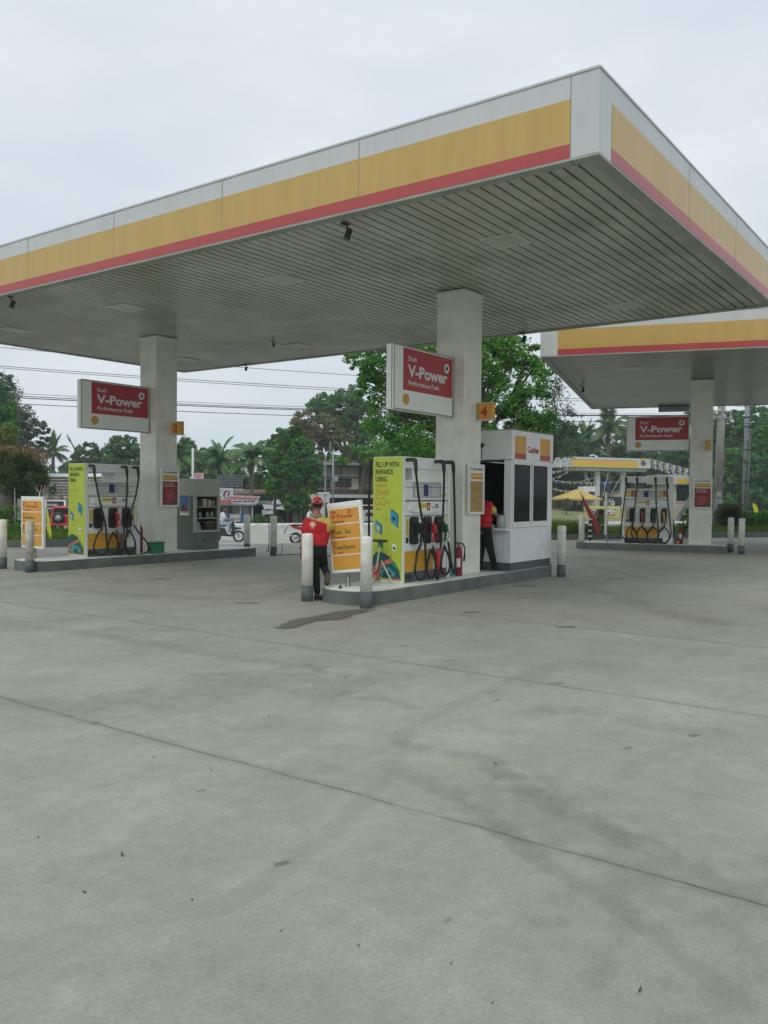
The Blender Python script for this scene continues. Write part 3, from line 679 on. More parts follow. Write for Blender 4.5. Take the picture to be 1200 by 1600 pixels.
def pillar(parent, O, ang, Hc, pl, pa):               # built in the canopy's frame
    c, s_ = math.cos(ang-pa), math.sin(ang-pa)
    dx, dy = O[0]-pl[0], O[1]-pl[1]; lx, ly = dx*math.cos(pa)+dy*math.sin(pa), -dx*math.sin(pa)+dy*math.cos(pa)
    mb = MB(); z0 = .205
    mb.box(0, .61, 0, .57, z0, Hc-.02, 'pillar'); mb.box(-.018, .628, -.018, .588, Hc-.10, Hc-.03, 'pillar')
    mb.box(-.007, .617, -.007, .577, z0, 1.30, 'pillar')                # access cover round the foot
    o = mb.build('pillar', parent, loc=(lx, ly, 0), rotz=ang-pa, bevel=.012); return o
def fuel_sign(O, ang, label):
    f = frame(O, ang); t = thing('fuel_sign', label, 'sign', f(-1.80, .21, 2.935), ang, 'double sided fuel signs on the pillars')
    mb = MB(); mb.box(0, 1.78, 0, .15, 0, 1.03, 'sign_white'); mb.build('sign_box', t, bevel=.012)
    mb = MB(); mb.box(.02, 1.76, -.004, -.0005, .02, 1.01, 'sign_white')
    for a in ((-.004, 1.784, -.012, .0, -.004, .018), (-.004, 1.784, -.012, .0, 1.012, 1.034), (1.762, 1.784, -.012, .0, .018, 1.012), (-.004, .010, -.012, .0, .018, 1.012)): mb.box(*a, 'trim')
    mb.box(-.006, -.001, .03, .045, .01, 1.02, 'trim'); mb.build('frame', t)
    o, r, u = (0, -.004, 0), (1,0,0), (0,0,1)
    mb = MB(); rect(mb, 'sign_red', o, r, u, .25, 1.74, .325, .995, .002); mb.build('red_panel', t)
    mb = MB()
    text(mb, 'Shell', 'text_white', (.385, -.007, .80), r, u, .082, width=.235, bold=.010)
    text(mb, 'V-Power', 'text_white', (.375, -.007, .555), r, u, .185, width=1.20, bold=.035)
    text(mb, 'Performance Fuels', 'text_white', (.385, -.007, .415), r, u, .078, width=.93, bold=.018, shear=.2)
    mb.poly(plane_pts((1.555, -.007, .815), r, u, circ((0,0), .082, 24), .003), 'text_white')
    mb.poly(plane_pts((1.555, -.007, .815), r, u, circ((0,0), .036, 12), .005), 'text_dark')
    mb.build('lettering', t)
    mb = MB(); shell_logo(mb, (.335, -.004, .175), r, u, .082); mb.build('emblem', t)
    return t
def number_sign(O, ang, digit, label):
    f = frame(O, ang); t = thing('number_sign', label, 'number sign', f(.44, -.315, 2.92), ang, 'amber pump number signs')
    mb = MB(); mb.box(0, .11, 0, .30, 0, .285, 'orange'); mb.build('plate_box', t, bevel=.008)
    mb = MB(); mb.box(-.006, .116, -.006, .306, -.016, -.001, 'kerb_white'); mb.box(-.006, .116, -.006, .306, .286, .296, 'kerb_white'); mb.box(.03, .08, .30, .318, .1, .2, 'steel'); mb.build('frame', t)
    mb = MB(); text(mb, digit, 'text_red', (0, .165, .055), (0,-1,0), (0,0,1), .165, bold=.04, align='C'); mb.build('digit', t)
    return t
def safety_board(O, ang, label, blank):
    f = frame(O, ang); t = thing('safety_board', label, 'notice board', f(.09, -.065, 1.25), ang, 'safety notice boards on the pillars')
    mb = MB(); W_, H_ = .53, .88
    mb.box(0, W_, .0, .045, 0, H_, 'metal_white'); mb.build('board', t, bevel=.006)
    mb = MB()
    for a in ((0, W_, -.016, -.001, 0, .03), (0, W_, -.016, -.001, H_-.03, H_), (0, .028, -.016, -.001, .03, H_-.03), (W_-.028, W_, -.016, -.001, .03, H_-.03)): mb.box(*a, 'metal_white')
    mb.build('frame', t, bevel=.004)
    r, u = (1,0,0), (0,0,1); mb = MB()
    text(mb, 'For your safety', 'text_dark', (W_/2, -.001, .775), r, u, .045, width=.40, bold=.02, align='C')
    mb.build('heading', t)
    mb = MB(); rect(mb, 'orange', (0,-.001,0), r, u, .06, W_-.05, .615, .725, .002)
    for i in range(6):
        x = .10+i*.068; mb.poly(plane_pts((x, -.001, .672), r, u, circ((0,0), .024, 10), .004), 'pale_yellow'); rect(mb, 'text_red', (x,-.001,.628), r, u, -.02, .02, 0, .009, .004)
    mb.build('pictogram_strip', t)
    mb = MB(); rect(mb, 'faded_board' if blank else 'poster_red', (0,-.001,0), r, u, .05, W_-.045, .045, .585, .002)
    if not blank:
        text(mb, 'DON\'T SMOKE', 'text_white', (.09,-.001,.515), r, u, .028, bold=.02, width=.26); text(mb, 'WHILE REFUELING', 'text_white', (.09,-.001,.465), r, u, .028, bold=.02, width=.31)
        mb.poly(plane_pts((.26, -.001, .28), r, u, circ((0,0), .11, 20), .004), 'poster_light'); mb.poly(plane_pts((.40, -.001, .12), r, u, circ((0,0), .06, 12), .004), 'green_dull')
        rect(mb, 'poster_light', (.10,-.001,.11), r, u, 0, .2, 0, .05, .004)
    mb.build('poster', t)
    return t







def bollard(p, label, h=1.0, r_=.085, group='white bollards with grey feet', worn=False):
    t = thing('bollard', label, 'bollard', (p[0], p[1], 0), random.uniform(0, 6), group)
    mb = MB(); mb.lathe([(r_+.002, -.02), (r_+.002, .235)], 'boll_grey', n=28); mb.build('foot', t)
    mb = MB(); mb.lathe([(r_, .235), (r_, h-.03), (r_*.93, h-.012), (r_*.75, h), (r_*.3, h+.006)], 'boll_worn' if worn else 'boll_white', n=28); mb.build('post', t)
    return t

def hose(t, pts, r_=.0185, m='rubber', nm='hose'):
    pts = [(x, y, z*.78 if z < .55 else (.429+(z-.55)*(.72-.429)/.17 if z < .72 else z)) for x, y, z in pts]; mb = MB(); mb.tube(spline(pts, 6), r_, m, n=8); return mb.build(nm, t)
def nozzle(t, x, m, z=.72, y=-.10, guard=True):
    mb = MB()
    mb.tube(spline([(x-.01,y-.055,z+.34), (x+.0,y-.085,z+.28), (x+.012,y-.09,z+.16), (x+.01,y-.075,z+.03)], 4), [.020,.026,.028,.027,.026,.025,.024,.023,.022,.021,.021,.020,.02], m, n=8)
    mb.box(x-.022, x+.03, y-.13, y-.055, z+.17, z+.30, m)
    if guard: mb.tube(spline([(x+.025,y-.12,z+.24), (x+.055,y-.135,z+.15), (x+.045,y-.12,z+.07), (x+.015,y-.09,z+.04)], 4), .008, m, n=6)
    mb.build('nozzle', t, bevel=.006)
    mb = MB(); mb.tube([(x+.01,y-.075,z+.03), (x+.01,y-.07,z-.05), (x+.01,y-.07,z-.10)], [.021,.018,.016], 'steel', n=8); mb.build('swivel', t)
def dispenser(O, ang, kind, label):
    f = frame(O, ang); t = thing('fuel_dispenser', label, 'fuel pump', f(-1.87, -.03, .205), ang, 'fuel dispensers on the islands')
    Lx, D, H = 1.42, .57, 1.975; r, u = (1,0,0), (0,0,1)
    mb = MB(); mb.box(.02, Lx-.02, .02, D-.02, 0, .165, 'plinth'); mb.box(.10, .30, .012, .02, .05, .12, 'dark_metal'); mb.build('plinth', t)
    mb = MB()                                         # end posts and top beam
    mb.box(0, .075, 0, D, .0, H, 'metal_white'); mb.box(Lx-.085, Lx, 0, D, .0, H, 'metal_white'); mb.box(.075, Lx-.085, .0, D, 1.79, H, 'metal_white'); mb.build('housing_frame', t, bevel=.01)
    mb = MB(); mb.box(.075, Lx-.085, .02, D-.02, .165, 1.28, 'metal_white')
    mb.box(.095, Lx-.105, .008, .02, .50, 1.040, 'metal_white'); mb.box(.085, Lx-.095, .002, .02, 1.055, 1.085, 'metal_white'); mb.box(.085, Lx-.095, .004, .02, 1.044, 1.050, 'metal_line')
    mb.build('lower_cabinet', t, bevel=.006)
    mb = MB()                                         # computer head with the displays
    mb.box(.075, Lx-.085, .01, D-.01, 1.295, 1.585, 'metal_white'); mb.box(.075, Lx-.085, -.008, D+.008, 1.585, 1.612, 'metal_white'); mb.box(.075, Lx-.085, -.002, .01, 1.500, 1.506, 'metal_line')
    mb.box(.075, Lx-.085, -.004, D, 1.286, 1.294, 'metal_line'); mb.build('display_head', t, bevel=.005)
    if kind != 6:
        mb = MB(); x0 = .30 if kind == 4 else .80; mb.box(x0, Lx-.085, .03, D-.03, 1.612, 1.79, 'metal_white'); mb.build('upper_panel', t)
    mb = MB()                                         # display window
    for a in ((.30, 1.10, -.006, .004, 1.340, 1.350), (.30, 1.10, -.006, .004, 1.56, 1.57), (.30, .31, -.006, .004, 1.35, 1.56), (1.09, 1.10, -.006, .004, 1.35, 1.56)): mb.box(*a, 'trim')
    rect(mb, 'lcd', (0,.0095,0), r, u, .32, 1.08, 1.352, 1.558, .002); rect(mb, 'navy', (0,.0095,0), r, u, .60, .74, 1.362, 1.545, .005)
    for i, z in enumerate((1.40, 1.44, 1.51)): rect(mb, 'text_dark', (0,.0095,0), r, u, .78, .83, z, z+.012, .005)
    mb.build('display', t)
    mb = MB()                                         # price tray with stickers
    P = [(.20, 1.275), (1.22, 1.275), (1.24, 1.14), (.95, 1.095), (.65, 1.085), (.35, 1.10), (.18, 1.14)]
    z_ = lambda q: [(a, -.012, b) for a, b in q]
    mb.poly(z_(P), 'sign_white', thick=(0, .03, 0))
    rect(mb, 'pale_yellow', (0,-.012,0), r, u, .40, .66, 1.17, 1.255, .002); rect(mb, 'text_orange', (0,-.012,0), r, u, .44, .64, 1.20, 1.225, .004); rect(mb, 'red', (0,-.012,0), r, u, .67, .77, 1.13, 1.255, .002)
    text(mb, '6', 'text_white', (.72,-.014,1.155), r, u, .07, align='C', bold=.03); text(mb, '70', 'text_dark', (.92,-.012,1.165), r, u, .065, bold=.03); text(mb, 'ULG', 'text_dark', (.82,-.012,1.165), r, u, .028, bold=.02)
    mb.build('price_tray', t)
    mb = MB()                                         # coloured lower panel
    yw = .92
    yw = 1.05 if kind == 6 else .92
    rect(mb, 'yellow', (0,.0185,0), r, u, .085, yw, .17, .49, .002); rect(mb, 'sign_white', (0,.0185,0), r, u, yw, Lx-.095, .17, .49, .002)
    if kind == 2: shell_logo(mb, (1.08,.0185,.42), r, u, .055)
    mb.build('lower_panel', t)
    def sticker(m_, x0, x1, z0, z1, y=.0075):
        mb = MB(); rect(mb, m_, (0,y,0), r, u, x0, x1, z0, z1, .002); return mb.build('sticker', t)
    k_ = sticker('pale_yellow', .105, .185, .72, 1.02); mb = MB(); rect(mb, 'text_orange', (0,.0075,0), r, u, .13, .16, .76, .98, .004); mb.build('printing', k_)
    sticker('text_dark', .105, .18, .62, .71); sticker('coral', .80, .83, .80, 1.035); sticker('pale_yellow', 1.19, 1.28, .80, 1.03)
    if kind == 6:
        for x, m_ in ((.09, 'pale_yellow'), (.24, 'coral'), (1.02, 'pale_yellow'), (1.14, 'coral')): sticker(m_, x, x+.14, 1.37, 1.57, .0075)
    for x, z in ((.42,1.36), (1.13,1.345), (1.25,1.36)): sticker('pale_yellow', x, x+.05, z, z+.055, .0060)
    # green advertising panel on the near end
    if kind != 6:
        o, rr, ww = (-.001, D, 0), (0,-1,0), D
        mb = MB(); mb.box(-.010, -.0005, .004, D-.004, .045, H-.01, 'lime'); mb.build('side_panel', t)
        o = (-.010, D, 0); mb = MB()
        for s_, m_, x, z, h, w_ in (('FILL UP WITH','text_dark',.055,1.815,.078,.445),('REWARDS','text_dark',.055,1.70,.078,.335),('USING','text_dark',.055,1.585,.078,.22),('THE NEW','text_orange',.055,1.50,.05,.23),
                                 ('Shell','text_orange',.055,1.37,.10,.25),('GO','text_orange',.05,1.205,.13,.21),('+','text_orange',.27,1.215,.09,.07),('APP','text_orange',.055,1.125,.045,.11)):
            if kind == 2 and m_ == 'text_orange': m_ = 'lime_faded'
            text(mb, s_, m_, (-.010, D-x, z), rr, u, h, width=w_, bold=.022 if m_ == 'text_dark' else .012)
        mb.build('lettering', t)
        mb = MB()                                     # printed pictures
        pp = lambda pts, m_, l: mb.poly(plane_pts(o, rr, u, pts, l), m_)
        pp([(.36,1.16),(.50,1.07),(.50,.86),(.36,.95)], 'navy', .002); pp([(.35,1.15),(.485,1.06),(.485,.87),(.35,.96)], 'blue', .004); pp([(.38,1.04),(.44,1.02),(.45,.97),(.40,.98)], 'text_dark', .006)
        pp([(.06,.98),(.19,.90),(.19,.74),(.07,.80)], 'teal', .002); pp([(.055,.97),(.175,.89),(.175,.75),(.055,.81)], 'blue', .004); pp([(.085,.90),(.14,.87),(.14,.79),(.09,.82)], 'pale_yellow', .006)
        pp([(.38,.62),(.46,.60),(.46,.50),(.39,.50)], 'sign_white', .002); pp([(.40,.57),(.45,.555),(.45,.52),(.41,.525)], 'text_dark', .004)
        for x, z in ((.30,.78),(.16,.68),(.37,.42),(.20,1.05),(.26,.99)): pp([(x-.015,z-.012),(x+.004,z+.02),(x+.022,z-.004),(x+.004,z-.02)], 'coral', .002)
        pp([(.005,.30),(.01,.40),(.07,.465),(.14,.48),(.24,.455),(.34,.41),(.45,.31),(.52,.22),(.545,.10),(.545,.07),(.06,.07),(.005,.16)], 'teal', .002)
        pp([(.01,.36),(.07,.45),(.14,.475),(.22,.455),(.30,.40),(.10,.30)], 'green_print2', .004)
        pp([(.015,.24),(.36,.385),(.42,.345),(.34,.30),(.03,.19)], 'coral', .006)
        pp([(.33,.36),(.46,.30),(.53,.20),(.50,.20),(.40,.28)], 'green_print', .007)
        pp([(.06,.18),(.34,.29),(.46,.22),(.53,.12),(.53,.08),(.19,.08)], 'teal', .008)
        pp([(.10,.21),(.16,.27),(.23,.27),(.26,.20),(.22,.15),(.20,.10),(.15,.12)], 'teal_light', .010); pp([(.27,.20),(.33,.25),(.39,.19),(.46,.16),(.42,.10),(.33,.11)], 'teal_light', .010)
        pp([(.30,.17),(.35,.18),(.40,.13),(.34,.12)], 'navy', .012)
        pp([(.055,.19),(.20,.07),(.17,.065),(.03,.17)], 'tarp_cream', .012); pp([(.01,.08),(.06,.085),(.09,.12),(.03,.15),(.005,.13)], 'coral', .012); pp([(.36,.05),(.545,.05),(.545,.075),(.36,.07)], 'coral', .012)
        mb.build('printed_picture', t)
    # holsters, nozzles, hoses
    if kind == 6: hx = (.20, .50, .80, 1.10)
    else: hx = (.20, .58, .92) if kind == 4 else (.20, .58, .93)
    cols = {4: ('rubber','red','nozzle_green'), 2: ('rubber','red','rubber'), 6: ('rubber','red','nozzle_green','orange')}[kind]
    bw = .155 if kind == 6 else .185
    for x, c in zip(hx, cols):
        mb = MB(); P = rounded(x, x+bw, .60, 1.035, .06, .03, 5)
        mb.poly([(a, -.055, b) for a, b in P], 'rubber', thick=(0, .07, 0)); mb.build('holster', t, bevel=.012)
        nozzle(t, x+bw*(.5 if kind == 6 else .72), c, z=.60, y=-.035)
    def head(x, yb=-.0, d=-1, nm='swivel_head'):
        mb = MB(); y = 0 if d < 0 else D
        mb.tube([(x, y+.02*d*-1, 1.925), (x, y+.10*d, 1.925), (x+.003, y+.16*d, 1.915)], [.028,.032,.034], 'rubber_grey', n=8)
        mb.tube([(x+.003, y+.155*d, 1.93), (x+.01, y+.165*d, 1.82), (x+.02, y+.165*d, 1.70)], [.034,.033,.020], 'rubber_grey', n=8); mb.build(nm, t)
    yy = -.165
    if kind == 6:
        for i, x in enumerate((.10, .41, .93, 1.24)):
            head(x); xc = hx[i]+bw/2; sgn = -1 if i < 2 else 1
            out = {0: -.11, 1: -.09, 2: .09, 3: .13}[i]
            hose(t, [(x+.02,yy,1.72), (x+out*.35,yy,1.2), (x+out,yy,.62), (x+out*1.05 + (0 if i in (0,3) else .02*sgn),yy,.30), (xc+sgn*.05,yy-.01,.03), (xc-sgn*.14,yy-.01,.16), (xc-sgn*.13,yy,.40), (xc+.01,yy+.05,.58), (xc+.02,yy+.05,.64)])
            hose(t, [(xc,yy+.02,.60), (xc+.15,yy+.01,.42), (xc+.14,yy+.01,.16), (xc,yy+.01,.05), (xc-.13,yy+.01,.16), (xc-.13,yy+.01,.42), (xc-.02,yy+.02,.60)], .017)
    else:
        for x in (.10, .92, 1.22): head(x)
        a, b, c = hx
        hose(t, [(.12,yy,1.72), (.20,yy,1.35), (.30,yy,1.0), (.385,yy,.70), (.42,yy,.40), (.40,yy-.01,.12), (.22,yy-.02,.07), (.09,yy-.02,.22), (.13,yy-.01,.46), (.25,yy+.04,.60), (.34,yy+.03,.66)])
        hose(t, [(.94,yy,1.72), (.93,yy,1.3), (.90,yy,.9), (.84,yy,.5), (.80,yy-.01,.16), (.74,yy-.02,.03), (.68,yy-.02,.20), (.69,yy-.01,.45), (.70,yy+.04,.62)], m='rubber')
        if kind == 4:
            hose(t, [(1.24,yy,1.72), (1.27,yy,1.3), (1.30,yy,.8), (1.32,yy,.35), (1.27,yy-.02,.10), (1.18,yy-.02,.25), (1.15,yy,.5), (1.12,yy+.02,.66)])
        else:
            hose(t, [(1.24,yy,1.72), (1.18,yy,1.35), (1.06,yy,1.0), (.93,yy,.60), (.90,yy-.02,.22), (1.0,yy-.02,.02), (1.30,yy-.02,.0), (1.50,yy-.01,.10), (1.48,yy,.32), (1.30,yy,.55), (1.14,yy+.03,.68)])
        hose(t, [(b+.02,yy+.02,.60), (b-.10,yy,.42), (b-.13,yy,.20), (b,yy-.01,.07), (b+.14,yy,.20), (b+.12,yy+.01,.45), (b+.02,yy+.02,.60)], .020)
        hose(t, [(c+.08,yy+.02,.62), (c-.04,yy,.40), (c-.02,yy,.18), (c+.10,yy-.01,.10), (c+.22,yy,.22), (c+.20,yy,.45), (c+.08,yy+.02,.62)], .019)
        if kind == 4:
            mb = MB(); mb.tube([(.755,yy-.02,.52), (.76,yy-.02,.40), (.745,yy-.02,.28), (.735,yy-.03,.14)], [.040,.046,.036,.012], 'red', n=10); mb.build('hanging_sleeve', t)
        else:
            mb = MB(); mb.tube([(.80,yy-.02,.48), (.80,yy-.02,.30), (.78,yy-.02,.10)], [.05,.055,.03], 'wood_dark', n=10); mb.build('hanging_sleeve', t)
    # hoses of the far side
    for x in ((.12, .95, 1.22) if kind != 6 else (.10, 1.24)):
        head(x, d=1)
        hose(t, [(x+.02,D+.165,1.72), (x+.01,D+.18,1.2), (x+.03,D+.18,.6), (x+.08,D+.17,.15), (x+.2,D+.15,.3), (x+.2,D+.12,.7)])
    mb = MB()
    for x in hx: mb = MB(); mb.box(x, x+.18, D-.01, D+.10, .60, 1.035, 'rubber'); mb.build('holster', t, bevel=.01)
    if kind == 2:                                    # warning triangle sticker in the opening
        mb = MB(); mb.poly([(.20,.03,1.625),(.34,.03,1.625),(.27,.03,1.76)], 'pale_yellow', thick=(0,.004,0)); mb.build('warning_triangle', t)
    return t



def price_board(O, ang, y0, y1, z0, z1, yaw, tilt, worn, label, post_y=.22, x=-2.72):
    f = frame(O, ang); W_ = y1-y0; Hh = z1-z0; c = f(x, (y0+y1)/2, 0)
    t = thing('price_board', label, 'price board', (c[0], c[1], .205), ang+yaw, 'amber fuel grade boards')
    z0 -= .205; z1 -= .205
    mb = MB(); mb.lathe([(.05, 0), (.05, .015), (.032, .02), (.030, z0+.2)], 'steel', n=16); mb.build('post', t)
    Tm = Matrix.Translation((0, 0, z0+Hh/2)) @ Matrix.Rotation(tilt, 4, 'X') @ Matrix.Translation((-.035, 0, -Hh/2))
    def B(): return MB()
    mb = B(); prof = [(-W_/2, 0), (W_/2, 0), (W_/2, Hh-.02), (W_/2-.02, Hh), (-W_/2+.02, Hh), (-W_/2, Hh-.02)]
    mb.poly([(-.03, a, b) for a, b in prof], 'sign_white', thick=(.06,0,0), mx=Tm)
    k0 = .085 if not worn else .10
    mb.box(-.036, .036, -W_/2+.001, W_/2-.001, Hh-k0+.02, Hh-.001, 'sign_white', mx=Tm); mb.build('board', t, bevel=.008)
    ph = (Hh-k0-.03)/4; names = [('Shell','V-Power','Gasoline'), ('Shell','FuelSave','Gasoline'), ('Shell','FuelSave','Diesel')] if not worn else [('Shell','V Power','Gasoline'), ('Sh','Fue  Sa','Gasol'), ('She','FuelSave','D  esel')]
    for i in range(4):
        mb = B(); zt = Hh-k0-i*ph; zb = zt-ph+.018
        mb.box(-.034, -.0302, -W_/2+.04, W_/2-.04, zb, zt, 'orange', mx=Tm)
        if i < 3:
            tb = MB(); x0 = W_/2-.04-.035; k = W_/.78
            a, b_, c_ = names[i]
            text(tb, a, 'text_red', (-.034, x0, zt-.06), (0,-1,0), (0,0,1), .036, bold=.02); text(tb, b_, 'text_red' if i == 0 else 'text_olive', (-.034, x0, zt-.14), (0,-1,0), (0,0,1), .062, width=(.52 if i == 0 else .50 if i == 2 else .42)*k, bold=.014)
            text(tb, c_, 'text_red', (-.034, x0, zt-.205), (0,-1,0), (0,0,1), .036, width=.30*k if i < 2 else .22*k, bold=.012)
            if i == 0:
                tb.poly(plane_pts((-.034, -W_*.16, zt-.05), (0,-1,0), (0,0,1), circ((0,0), .032, 16), .003), 'text_red'); tb.poly(plane_pts((-.034, -W_*.16, zt-.05), (0,-1,0), (0,0,1), circ((0,0), .015, 10), .005), 'orange')
            for q, (v_, m_) in enumerate(((tb.v, tb.mats),)):
                o = len(mb.v); mb.v += [tuple(Tm @ Vector(p)) for p in tb.v]; mb.f += [tuple(o+j for j in fc) for fc in tb.f]
                mb.mi += [mb.mid(tb.mats[j]) for j in tb.mi]; mb.sm += [False]*len(tb.f)
        mb.build('grade_panel', t)
    return t

def extinguisher(p, label, h=.5, rz=0, dark=False):
    t = thing('fire_extinguisher', label, 'fire extinguisher', p, rz, 'fire extinguishers beside the pillars'); r_ = .064
    mb = MB(); mb.lathe([(r_*.9, 0), (r_, .02), (r_, h-.10), (r_*.85, h-.05), (r_*.45, h-.01), (.02, h)], 'ext_red', n=18); mb.build('cylinder', t)
    mb = MB(); mb.lathe([(.02, h), (.022, h+.04)], 'steel', n=10); mb.box(-.012, .012, -.015, .09, h+.035, h+.055, 'dark_metal'); mb.box(-.012, .012, -.01, .10, h+.065, h+.08, 'dark_metal'); mb.build('valve', t)
    mb = MB(); mb.tube(spline([(0,0,h+.04), (.05,-.02,h+.055), (.095,-.03,h-.02), (.09,-.04,h-.15), (.08,-.04,h-.25)], 5), [.012]*15+[.018]*6, 'rubber', n=7); mb.build('hose', t)
    mb = MB(); v = [( (r_+.001)*math.cos(a), (r_+.001)*math.sin(a)) for a in [R(200+i*14) for i in range(6)]]
    for i in range(5): mb.poly([(*v[i], .15), (*v[i+1], .15), (*v[i+1], .30), (*v[i], .30)], 'sign_white')
    mb.build('paper_label', t)
    return t

# --- layout of the three islands
OO = {4: (AB(4.08, 4.21)[:2], TH), 2: (AB(12.11, 4.12)[:2], TH), 6: ((8.86, 24.7), R(-20))}
for k, (O, a) in OO.items():
    island(O, a, -3.22, 2.92 if k != 6 else 1.05, {4: 'nearest raised island with rounded end, under the cashier booth', 2: 'left raised island carrying the shelf cabinet', 6: 'short raised island under the smaller right canopy'}[k])
pillar(can1, OO[4][0], TH, H1, PA, TH); pillar(can1, OO[2][0], TH, H1, PA, TH); pillar(can2, OO[6][0], R(-20), 5.0, C2, C2R)
SL = {4: 'on the middle pillar beside the cashier booth', 2: 'on the left pillar beside the shelf cabinet', 6: 'on the single pillar of the right canopy'}
for k, (O, a) in OO.items():
    fuel_sign(O, a, 'red and white lit fuel sign ' + SL[k])
    number_sign(O, a, str(k), {4: 'amber sign with red number 4 on the middle pillar', 2: 'amber sign with red number 2 on the left pillar', 6: 'amber number sign seen edge on, on the right pillar'}[k])
    safety_board(O, a, {4: 'safety notice board with faded brown blank poster on the middle pillar', 2: 'safety notice board with dark red poster on the left pillar', 6: 'safety notice board with bright maroon poster on the right pillar'}[k], k == 4)
    dispenser(O, a, k, {4: 'fuel pump with lime side panel beside the middle pillar', 2: 'fuel pump with lime side panel beside the left pillar', 6: 'four hose fuel pump with open top under the right canopy'}[k])
price_board(OO[4][0], TH, .04, .68, .42, 1.475, R(0), R(-6.5), True, 'tilted amber price board with missing letters, held by the attendant')
price_board(OO[2][0], TH, .05, .83, .42, 1.475, 0, 0, False, 'upright amber price board at the end of the left island')
price_board(OO[6][0], OO[6][1], .05, .75, .42, 1.70, R(4.5), 0, False, 'price board seen edge on at the end of the right island', x=-2.35)
f4, f2, f6 = (frame(*OO[k]) for k in (4, 2, 6))
for p, lb, wn in ((f4(-3.25,-.38), 'bollard in front of the nearest island, right of the tilted price board', False), (AB(4.84, 1.02), 'bollard directly in front of the standing attendant', False),
              ((3.50,16.72), 'bollard just right of the cashier booth', False),
              (f2(-3.23,-.21), 'peeling dark stained bollard in front of the left price board', True), ((-7.76,17.3), 'bollard cut by the left edge of the photo', False), ((-2.80,21.6), 'bollard off the far end of the left island, beside a thin cable', False),
              ((-3.63,22.55), 'bollard behind the far end of the left island', False), ((5.98,25.7), 'bollard at the left end of the right island, beside a chain of rings', False),
              ((10.0,23.75), 'front bollard of the pair at the right end of the right island', False), ((10.02,24.55), 'rear bollard of the pair at the right end of the right island', False)):
    bollard(p, lb, worn=wn)


# ================================================================== CASHIER BOOTH
bo = thing('cashier_booth', 'white cashier booth with dark tinted windows and amber and red panels', 'booth', f4(1.18, -.32, .205), TH)
r_, u_ = (1,0,0), (0,0,1); BL, BD, BH = 1.73, .98, 2.575
mb = MB(); mb.box(.012, BL-.012, .012, BD-.012, 0, .15, 'plinth'); mb.box(-.10, BL+.02, -.012, BD, -.01, .02, 'kerb_grey'); mb.build('base', bo)
mb = MB()
mb.box(0, BL, 0, .05, .15, .845, 'wall_booth'); mb.box(.02, .06, .05, BD, .15, .73, 'wall_booth'); mb.box(BL-.05, BL, .05, BD, .15, 2.03, 'wall_booth'); mb.box(.05, BL-.05, BD-.05, BD, .15, 2.03, 'wall_booth')
mb.box(0, .05, 0, .15, .845, 2.03, 'wall_booth'); mb.box(.005, .045, .05, .15, .15, .845, 'wall_booth'); mb.box(BL-.19, BL, 0, .05, .845, 2.03, 'wall_booth'); mb.box(.0, .05, BD-.15, BD, .73, 2.03, 'wall_booth')
mb.build('wall', bo, bevel=.004)
mb = MB(); mb.box(-.02, BL+.01, -.012, BD+.01, 2.04, BH, 'wall_booth'); mb.box(-.022, BL+.012, -.014, BD+.012, BH+.001, BH+.02, 'trim'); mb.build('header', bo, bevel=.006)
mb = MB(); mb.box(.06, BL-.06, .30, BD-.06, .02, .06, 'interior'); mb.box(.07, BL-.06, BD-.09, BD-.06, .06, 2.02, 'interior'); mb.box(BL-.09, BL-.06, .06, BD-.1, .16, 2.02, 'interior')
mb.box(.07, BL-.1, .06, .5, .70, .73, 'interior'); mb.build('interior_lining', bo)
mb = MB(); mb.box(-.14, .30, .02, .9, .735, .785, 'kerb_white'); mb.build('counter', bo, bevel=.01)
for (x0, x1) in ((.07, .80), (.83, 1.53)):
    mb = MB(); fw = .035; yo = .0 if x0 < .5 else -.012
    for a in ((x0, x1, .86, .86+fw), (x0, x1, 1.99-fw, 1.99)): mb.box(a[0], a[1], -.004+yo, .028+yo, a[2], a[3], 'metal_white')
    mb.box(x0, x0+fw, -.004+yo, .028+yo, .86+fw, 1.99-fw, 'metal_white'); mb.box(x1-fw, x1, -.004+yo, .028+yo, .86+fw, 1.99-fw, 'metal_white')
    o = mb.build('window', bo); mb = MB(); mb.box(x0+fw, x1-fw, .008+yo, .014+yo, .86+fw, 1.99-fw, 'booth_glass'); mb.build('pane', o)
for a in ((-.03, .80, .858), (-.016, 1.992, 2.038)): mb = MB(); mb.box(.052, 1.538, a[0], .049, a[1], a[2], 'metal_white'); mb.build('window_track', bo)


o = (0, -.0125, 0)
for x0, x1 in ((.10, .55), (1.15, 1.60)):
    mb = MB(); rect(mb, 'orange', o, r_, u_, x0, x1, 2.16, 2.48, .002); rect(mb, 'red', o, r_, u_, x0, x1, 2.055, 2.158, .002)
    mb.build('colour_panel', bo)
mb = MB(); text(mb, 'Cashier', 'text_red', (.605, -.0125, 2.19), r_, u_, .115, width=.50, bold=.03); mb.build('lettering', bo)
t = thing('security_camera', 'small black dome camera on the side of the booth header', 'camera', f4(1.15, .27, 2.52), TH)
mb = MB(); mb.tube([(.01,0,0), (-.04,0,0)], .03, 'dark_metal', n=12); mb.ball((-.055,0,-.01), .05, 'dark_metal'); mb.build('dome', t)
mb = MB(); mb.tube([(0,.0,0),(0,.02,-.08),(.0,.02,-.26)], .006, 'dark_metal', n=6); mb.build('wire', t)
t = thing('water_jar', 'clear grey water jar on the booth counter', 'jar', f4(1.14, -.14, .99), TH)
mb = MB(); mb.lathe([(.075, 0), (.085, .03), (.085, .20), (.06, .235), (.055, .24)], 'jar', n=20); mb.build('body', t)
mb = MB(); mb.lathe([(.06, .24), (.06, .265), (.02, .27)], 'dark_metal', n=16); mb.build('lid', t)

